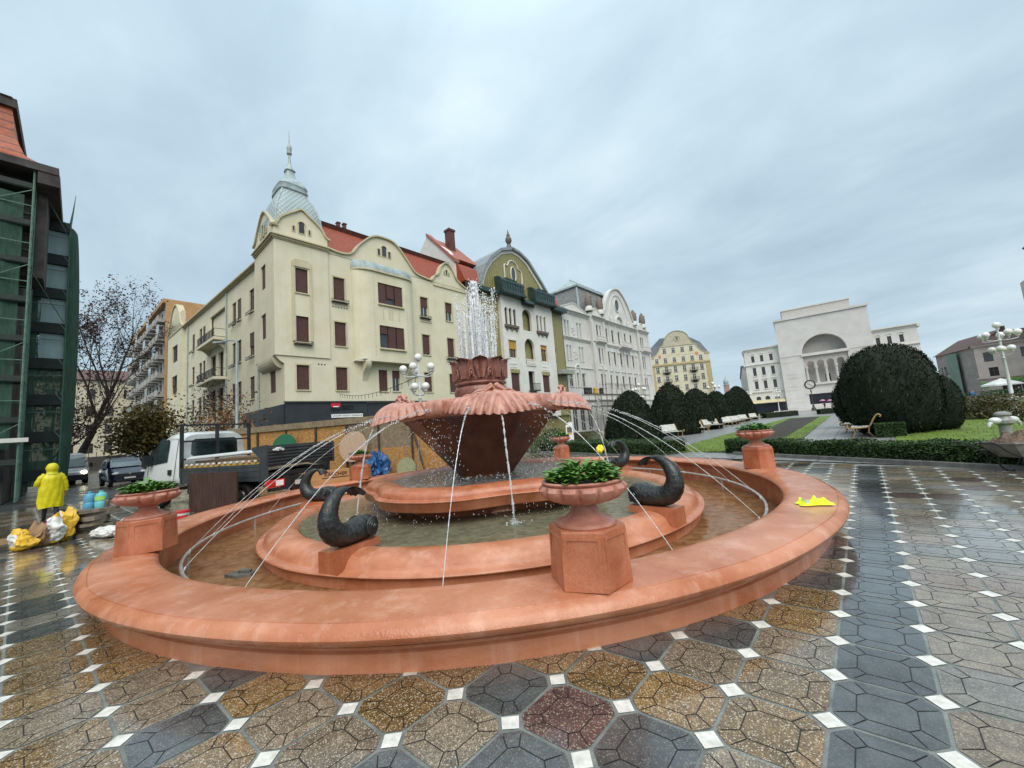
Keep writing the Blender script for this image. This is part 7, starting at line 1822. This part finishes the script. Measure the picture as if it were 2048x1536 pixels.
for k in range(5): h = r_.uniform(.07,.10); flag(-14.1+r_.uniform(-.04,.04),.02+r_.uniform(-.05,.05),z,.27,.24,h,r_.uniform(0,6),'flagstone in the lower stack under the yellow paper','flagstones in the low stack'); z += h
b = MB(); b.grid(lambda u,v: ((u-.5)*.5,(v-.5)*.4,.01+.03*math.sin(u*7+v*4)+.05*max(0,u-.75)-.12*max(0,.2-v)), 14, 10); o = b.build('yellow_paper', mat('wet yellow paper', (.62,.5,.12),(.72,.6,.2), rough=.6)); o.location = (-14.07,.02,z+.03); o.rotation_euler.z = R(30); tag(o, 'wet yellow paper sheet draped over the lower stone stack', 'paper')
for k,(dx,dy,c,l) in enumerate(((-.09,-.09,(.08,.28,.42),'blue plastic canister on the stone stack, left'),(.04,.09,(.12,.42,.45),'turquoise plastic canister with green label on the stone stack, right'))):
    b = MB(); b.mi = 0; b.lathe([(.0,0),(.10,0),(.108,.03),(.108,.14),(.102,.15),(.108,.165),(.108,.27),(.09,.33),(.04,.355),(.04,.40),(0,.40)],24); b.mi = 1
    if k: b.lathe([(.110,.18),(.110,.27)],24,a0=-1.6,a1=.6)
    o = b.build('canister',[mat('canister %d'%k, c, rough=.3, coat=.3),mat('lime label', (.3,.55,.08), rough=.5)],None,40); o.location = (-13.8+dx,.27+dy,zt); tag(o, l, 'canister', 'plastic canisters on the stone stack')
b = MB(); b.lathe([(.03,0),(.04,.02),(.045,.14),(.02,.17),(.02,.2)],12); o = b.build('bottle', m_stone, None, 40); o.location = (-13.68,.46,zt); tag(o, 'small brown bottle beside the canisters on the stone stack', 'bottle')
b = MB(); b.mi = 0; b.lathe([(0,0),(.12,0),(.145,.27),(.15,.275)],22); b.mi = 1; b.lathe([(.152,.255),(.155,.31),(.0,.315)],22); b.lathe([(.133,.1),(.141,.2)],22,a0=-1,a1=.8); o = b.build('paint_bucket',[m_wht,mat('red lid', (.5,.02,.03), rough=.4)],None,40); o.location = (-12.95,1.75,0); tag(o, 'white paint bucket with red lid behind the left urn', 'bucket')
b = MB(); b.lathe([(0,0),(.16,0),(.18,.3),(.0,.3)],20); o = b.build('clear_tub', mat('cloudy plastic', (.42,.46,.48),(.55,.6,.62), rough=.25), None, 40); o.location = (-14.9,1.35,0); tag(o, 'cloudy plastic tub on the ground left of the white van side urn', 'bucket')
b = MB(); b.box(-2.6,2.4,-.12,.12,.0,.05); b.box(-1.5,2.9,.16,.36,.0,.04); o = b.build('plank', mat('wet tan plank', (.20,.12,.05),(.33,.21,.10), rough=.4, scale=3, stretch=(1,5,1))); o.location = (-15.2,-.35,0); o.rotation_euler.z = R(82); tag(o, 'two wet tan planks lying on the paving behind the sacks', 'plank')
# ------------------------------------------------------------------ wheelbarrow
t = thing('wheelbarrow', 'grey metal wheelbarrow with black tube frame, heaped with earth, cut by the right edge', 'wheelbarrow', (2.19,12.63,0), TH)
b = MB(); tp = [(-.46,-.30),(.62,-.34),(.62,.34),(-.46,.30)]; bt = [(-.22,-.2),(.36,-.22),(.36,.22),(-.22,.2)]
b.add([(x,y,.60) for x,y in tp]+[(x,y,.31) for x,y in bt],[(0,1,5,4),(1,2,6,5),(2,3,7,6),(3,0,4,7),(4,5,6,7)]); b.tube([(*p,.60) for p in tp+tp[:1]],.016,6); b.build('tray', mat('worn zinc tray', (.14,.14,.135),(.24,.24,.225), rough=.4, scale=5, streak=.4, metal=.3), t, 30)
b = MB()
for y in (-.2,.2): b.tube(smooth_curve3 if False else [V(q) for q in spline([[-1.0,y*1.3,.66],[-.8,y*1.3,.64],[-.45,y*1.1,.42],[-.1,y,.29],[.5,y*.8,.26],[.86,y*.3,.2]],24)],.017,8); b.tube([V(q) for q in spline([[-.22,y,.31],[-.2,y,.12],[-.08,y,.01],[.08,y,.03],[.26,y,.28]],18)],.017,8)
b.build('frame', m_vblack, t, 60)
for y in (-.26,.26): b = MB(); b.tube([(-1.06,y,.665),(-.94,y,.655)],.024,8); b.build('grip', m_tyre, t, 60)
wheel(t, .88, 0, .19, .09)
b = MB(); b.grid(lambda u,v: (-.42+1.0*u, -.29+.58*v, .57+(.22+.16*noise.noise(V((u*6,v*5,3)))+.06*noise.noise(V((u*18,v*18,3))))*math.sin(PI*u)**.6*math.sin(PI*v)**.6), 30, 20); o = b.build('earth_heap', mat('crumbly earth', (.08,.052,.036),(.19,.13,.09), rough=.95, scale=14, bump=1, bscale=40, fine=.3)); o.matrix_basis = Matrix.Translation((2.19,12.63,0)) @ Matrix.Rotation(TH,4,'Z'); tag(o, 'heap of brown crumbly earth in the wheelbarrow tray', 'earth')
# ------------------------------------------------------------------ cars in the side street
def loft_car(par, secs, m, name='body', ex=.35, n=32):
    b = MB(); vs = []
    for x,z0,z1,w,tw,zb in secs:
        for j in range(n):
            a = TAU*j/n; c,s = math.cos(a),math.sin(a); yy = math.copysign(abs(c)**ex,c)*w; z = (z0+z1)/2+math.copysign(abs(s)**ex,s)*(z1-z0)/2
            k = 1-(1-tw)*max(0,min(1,(z-zb)/max(.01,z1-zb))) if z1 > zb else 1
            vs.append((x,yy*k,z))
    m_ = len(secs); b.add(vs,[(i*n+j,(i+1)*n+j,(i+1)*n+(j+1)%n,i*n+(j+1)%n) for i in range(m_-1) for j in range(n)]+[tuple(range(n)),tuple((m_-1)*n+j for j in range(n-1,-1,-1))]); return b.build(name, m, par, 40)
m_dblue = mat('dark blue car paint', (.006,.009,.028), (.010,.014,.038), rough=.2, coat=.8); m_lampg = mat('clear headlamp', (.45,.46,.45), (.62,.63,.62), rough=.12, coat=.5); m_lit = mat('lit headlamp', (1.0,.85,.6), rough=.3, emit=6)
t = thing('parked_car', 'dark blue high-roofed car with roof bars facing us in the side street', 'car', (-35.0,2.15,0), R(6))
loft_car(t,[(-4.3,.35,1.75,.82,.8,1.05),(-3.9,.28,1.82,.88,.8,1.0),(-1.9,.26,1.84,.89,.8,1.0),(-1.5,.26,1.66,.89,.82,1.0),(-1.0,.26,1.18,.88,.9,1.0),(-.4,.27,1.06,.86,.92,.95),(-.12,.3,.92,.80,.95,.85),(0,.38,.80,.70,1,.8)], m_dblue)
b = MB(); b.add([(-1.82,-.66,1.70),(-1.82,.66,1.70),(-1.0,.78,1.20),(-1.0,-.78,1.20)],[(0,1,2,3)]); b.v = [(x+.12,y,z+.03) for x,y,z in b.v]; b.build('windscreen', mat('glass painted sky pale', (.10,.14,.15),(.2,.25,.26), rough=.06, scale=.8), t)  # pale base colour paints the sky's reflection into the windscreen
for s in (-1,1):
    b = MB(); b.ball((-.16,s*.62,.82),.15,12,8,(.9,1.3,.75)); b.build('headlight', m_lampg, t, 179)
    b = MB(); b.ball((-1.05,s*1.0,1.18),.1,10,6,(.7,1.1,.9)); b.build('wing_mirror', m_vblack, t, 179)
    b = MB(); b.poly([(-3.3,s*.82,1.2),(-3.2,s*.74,1.65),(-1.9,s*.73,1.62),(-1.15,s*.86,1.2)]); b.v = [(x,y+s*.04,z) for x,y,z in b.v]; b.build('side_window', M_GLASS, t)
    for x in (-.85,-3.5): wheel(t, x, s*.76, .32, .2)
b = MB(); b.box(-.06,.02,-.5,.5,.60,.72); b.box(-.06,.025,-.62,.62,.34,.46); b.build('grille', m_vblack, t); b = MB(); b.box(.021,.035,-.26,.26,.48,.58); b.build('number_plate', M_WFRAME, t)
b = MB(); b.ball((.02,0,.76),.06,8,6,(.3,1.2,.8)); b.build('badge', m_rim, t, 179)
b = MB()
for s in (-.62,.62): b.bar((-3.6,s,1.88),(-1.9,s,1.88),.05)
b.box(-3.2,-2.9,-.62,.62,1.87,1.92); b.build('roof_bars', m_vblack, t)
t = thing('white_van', 'white delivery van with one lit headlight, half hidden by the leaning tree trunk', 'van', (-46.5,-.45,0), R(2))
loft_car(t,[(-5.2,.4,2.45,.93,.88,1.2),(-1.9,.35,2.5,.98,.86,1.2),(-1.35,.35,2.3,.98,.86,1.2),(-.75,.35,1.35,.97,.95,1.2),(-.2,.35,1.12,.93,1,1.2),(0,.4,.95,.84,1,1)], m_vwhite, ex=.3)
b = MB(); b.add([(-1.45,-.74,2.2),(-1.45,.74,2.2),(-.72,.86,1.38),(-.72,-.86,1.38)],[(0,1,2,3)]); b.v = [(x+.1,y,z+.03) for x,y,z in b.v]; b.build('windscreen', MATS['glass painted sky pale'], t)
b = MB(); b.box(-.1,.03,-.9,.9,.34,.78); b.build('bumper', m_vblack, t)
b = MB(); b.ball((.0,.68,.95),.15,12,8,(.6,1.1,.9)); b.build('headlight', m_lit, t, 179); b = MB(); b.ball((.0,-.68,.95),.15,12,8,(.6,1.1,.9)); b.build('headlight', m_lampg, t, 179)
for s in (-1,1):
    b = MB(); b.box(-.9,-.75,s*1.08-.1,s*1.08+.1,1.3,1.65); b.build('wing_mirror', m_vblack, t)
    for x in (-.95,-4.2): wheel(t, x, s*.84, .34, .22)
# notice board beyond the far urn
t = thing('notice_board', 'narrow white notice board with a slanted top behind the far back urn', 'sign', (-13.6,20.2,0), R(25))
b = MB(); b.ext([(-.22,0,.1),(.22,0,.1),(.22,0,1.75),(-.02,0,1.75),(-.22,0,1.55)],(0,.05,0)); b.build('board', m_wht, t); b = MB(); b.box(-.15,.15,-.006,-.0005,1.1,1.45); b.build('notice', m_stone, t); b = MB(); b.box(-.15,.15,-.007,-.0005,1.0,1.08); b.build('notice_strip', m_ysack, t)
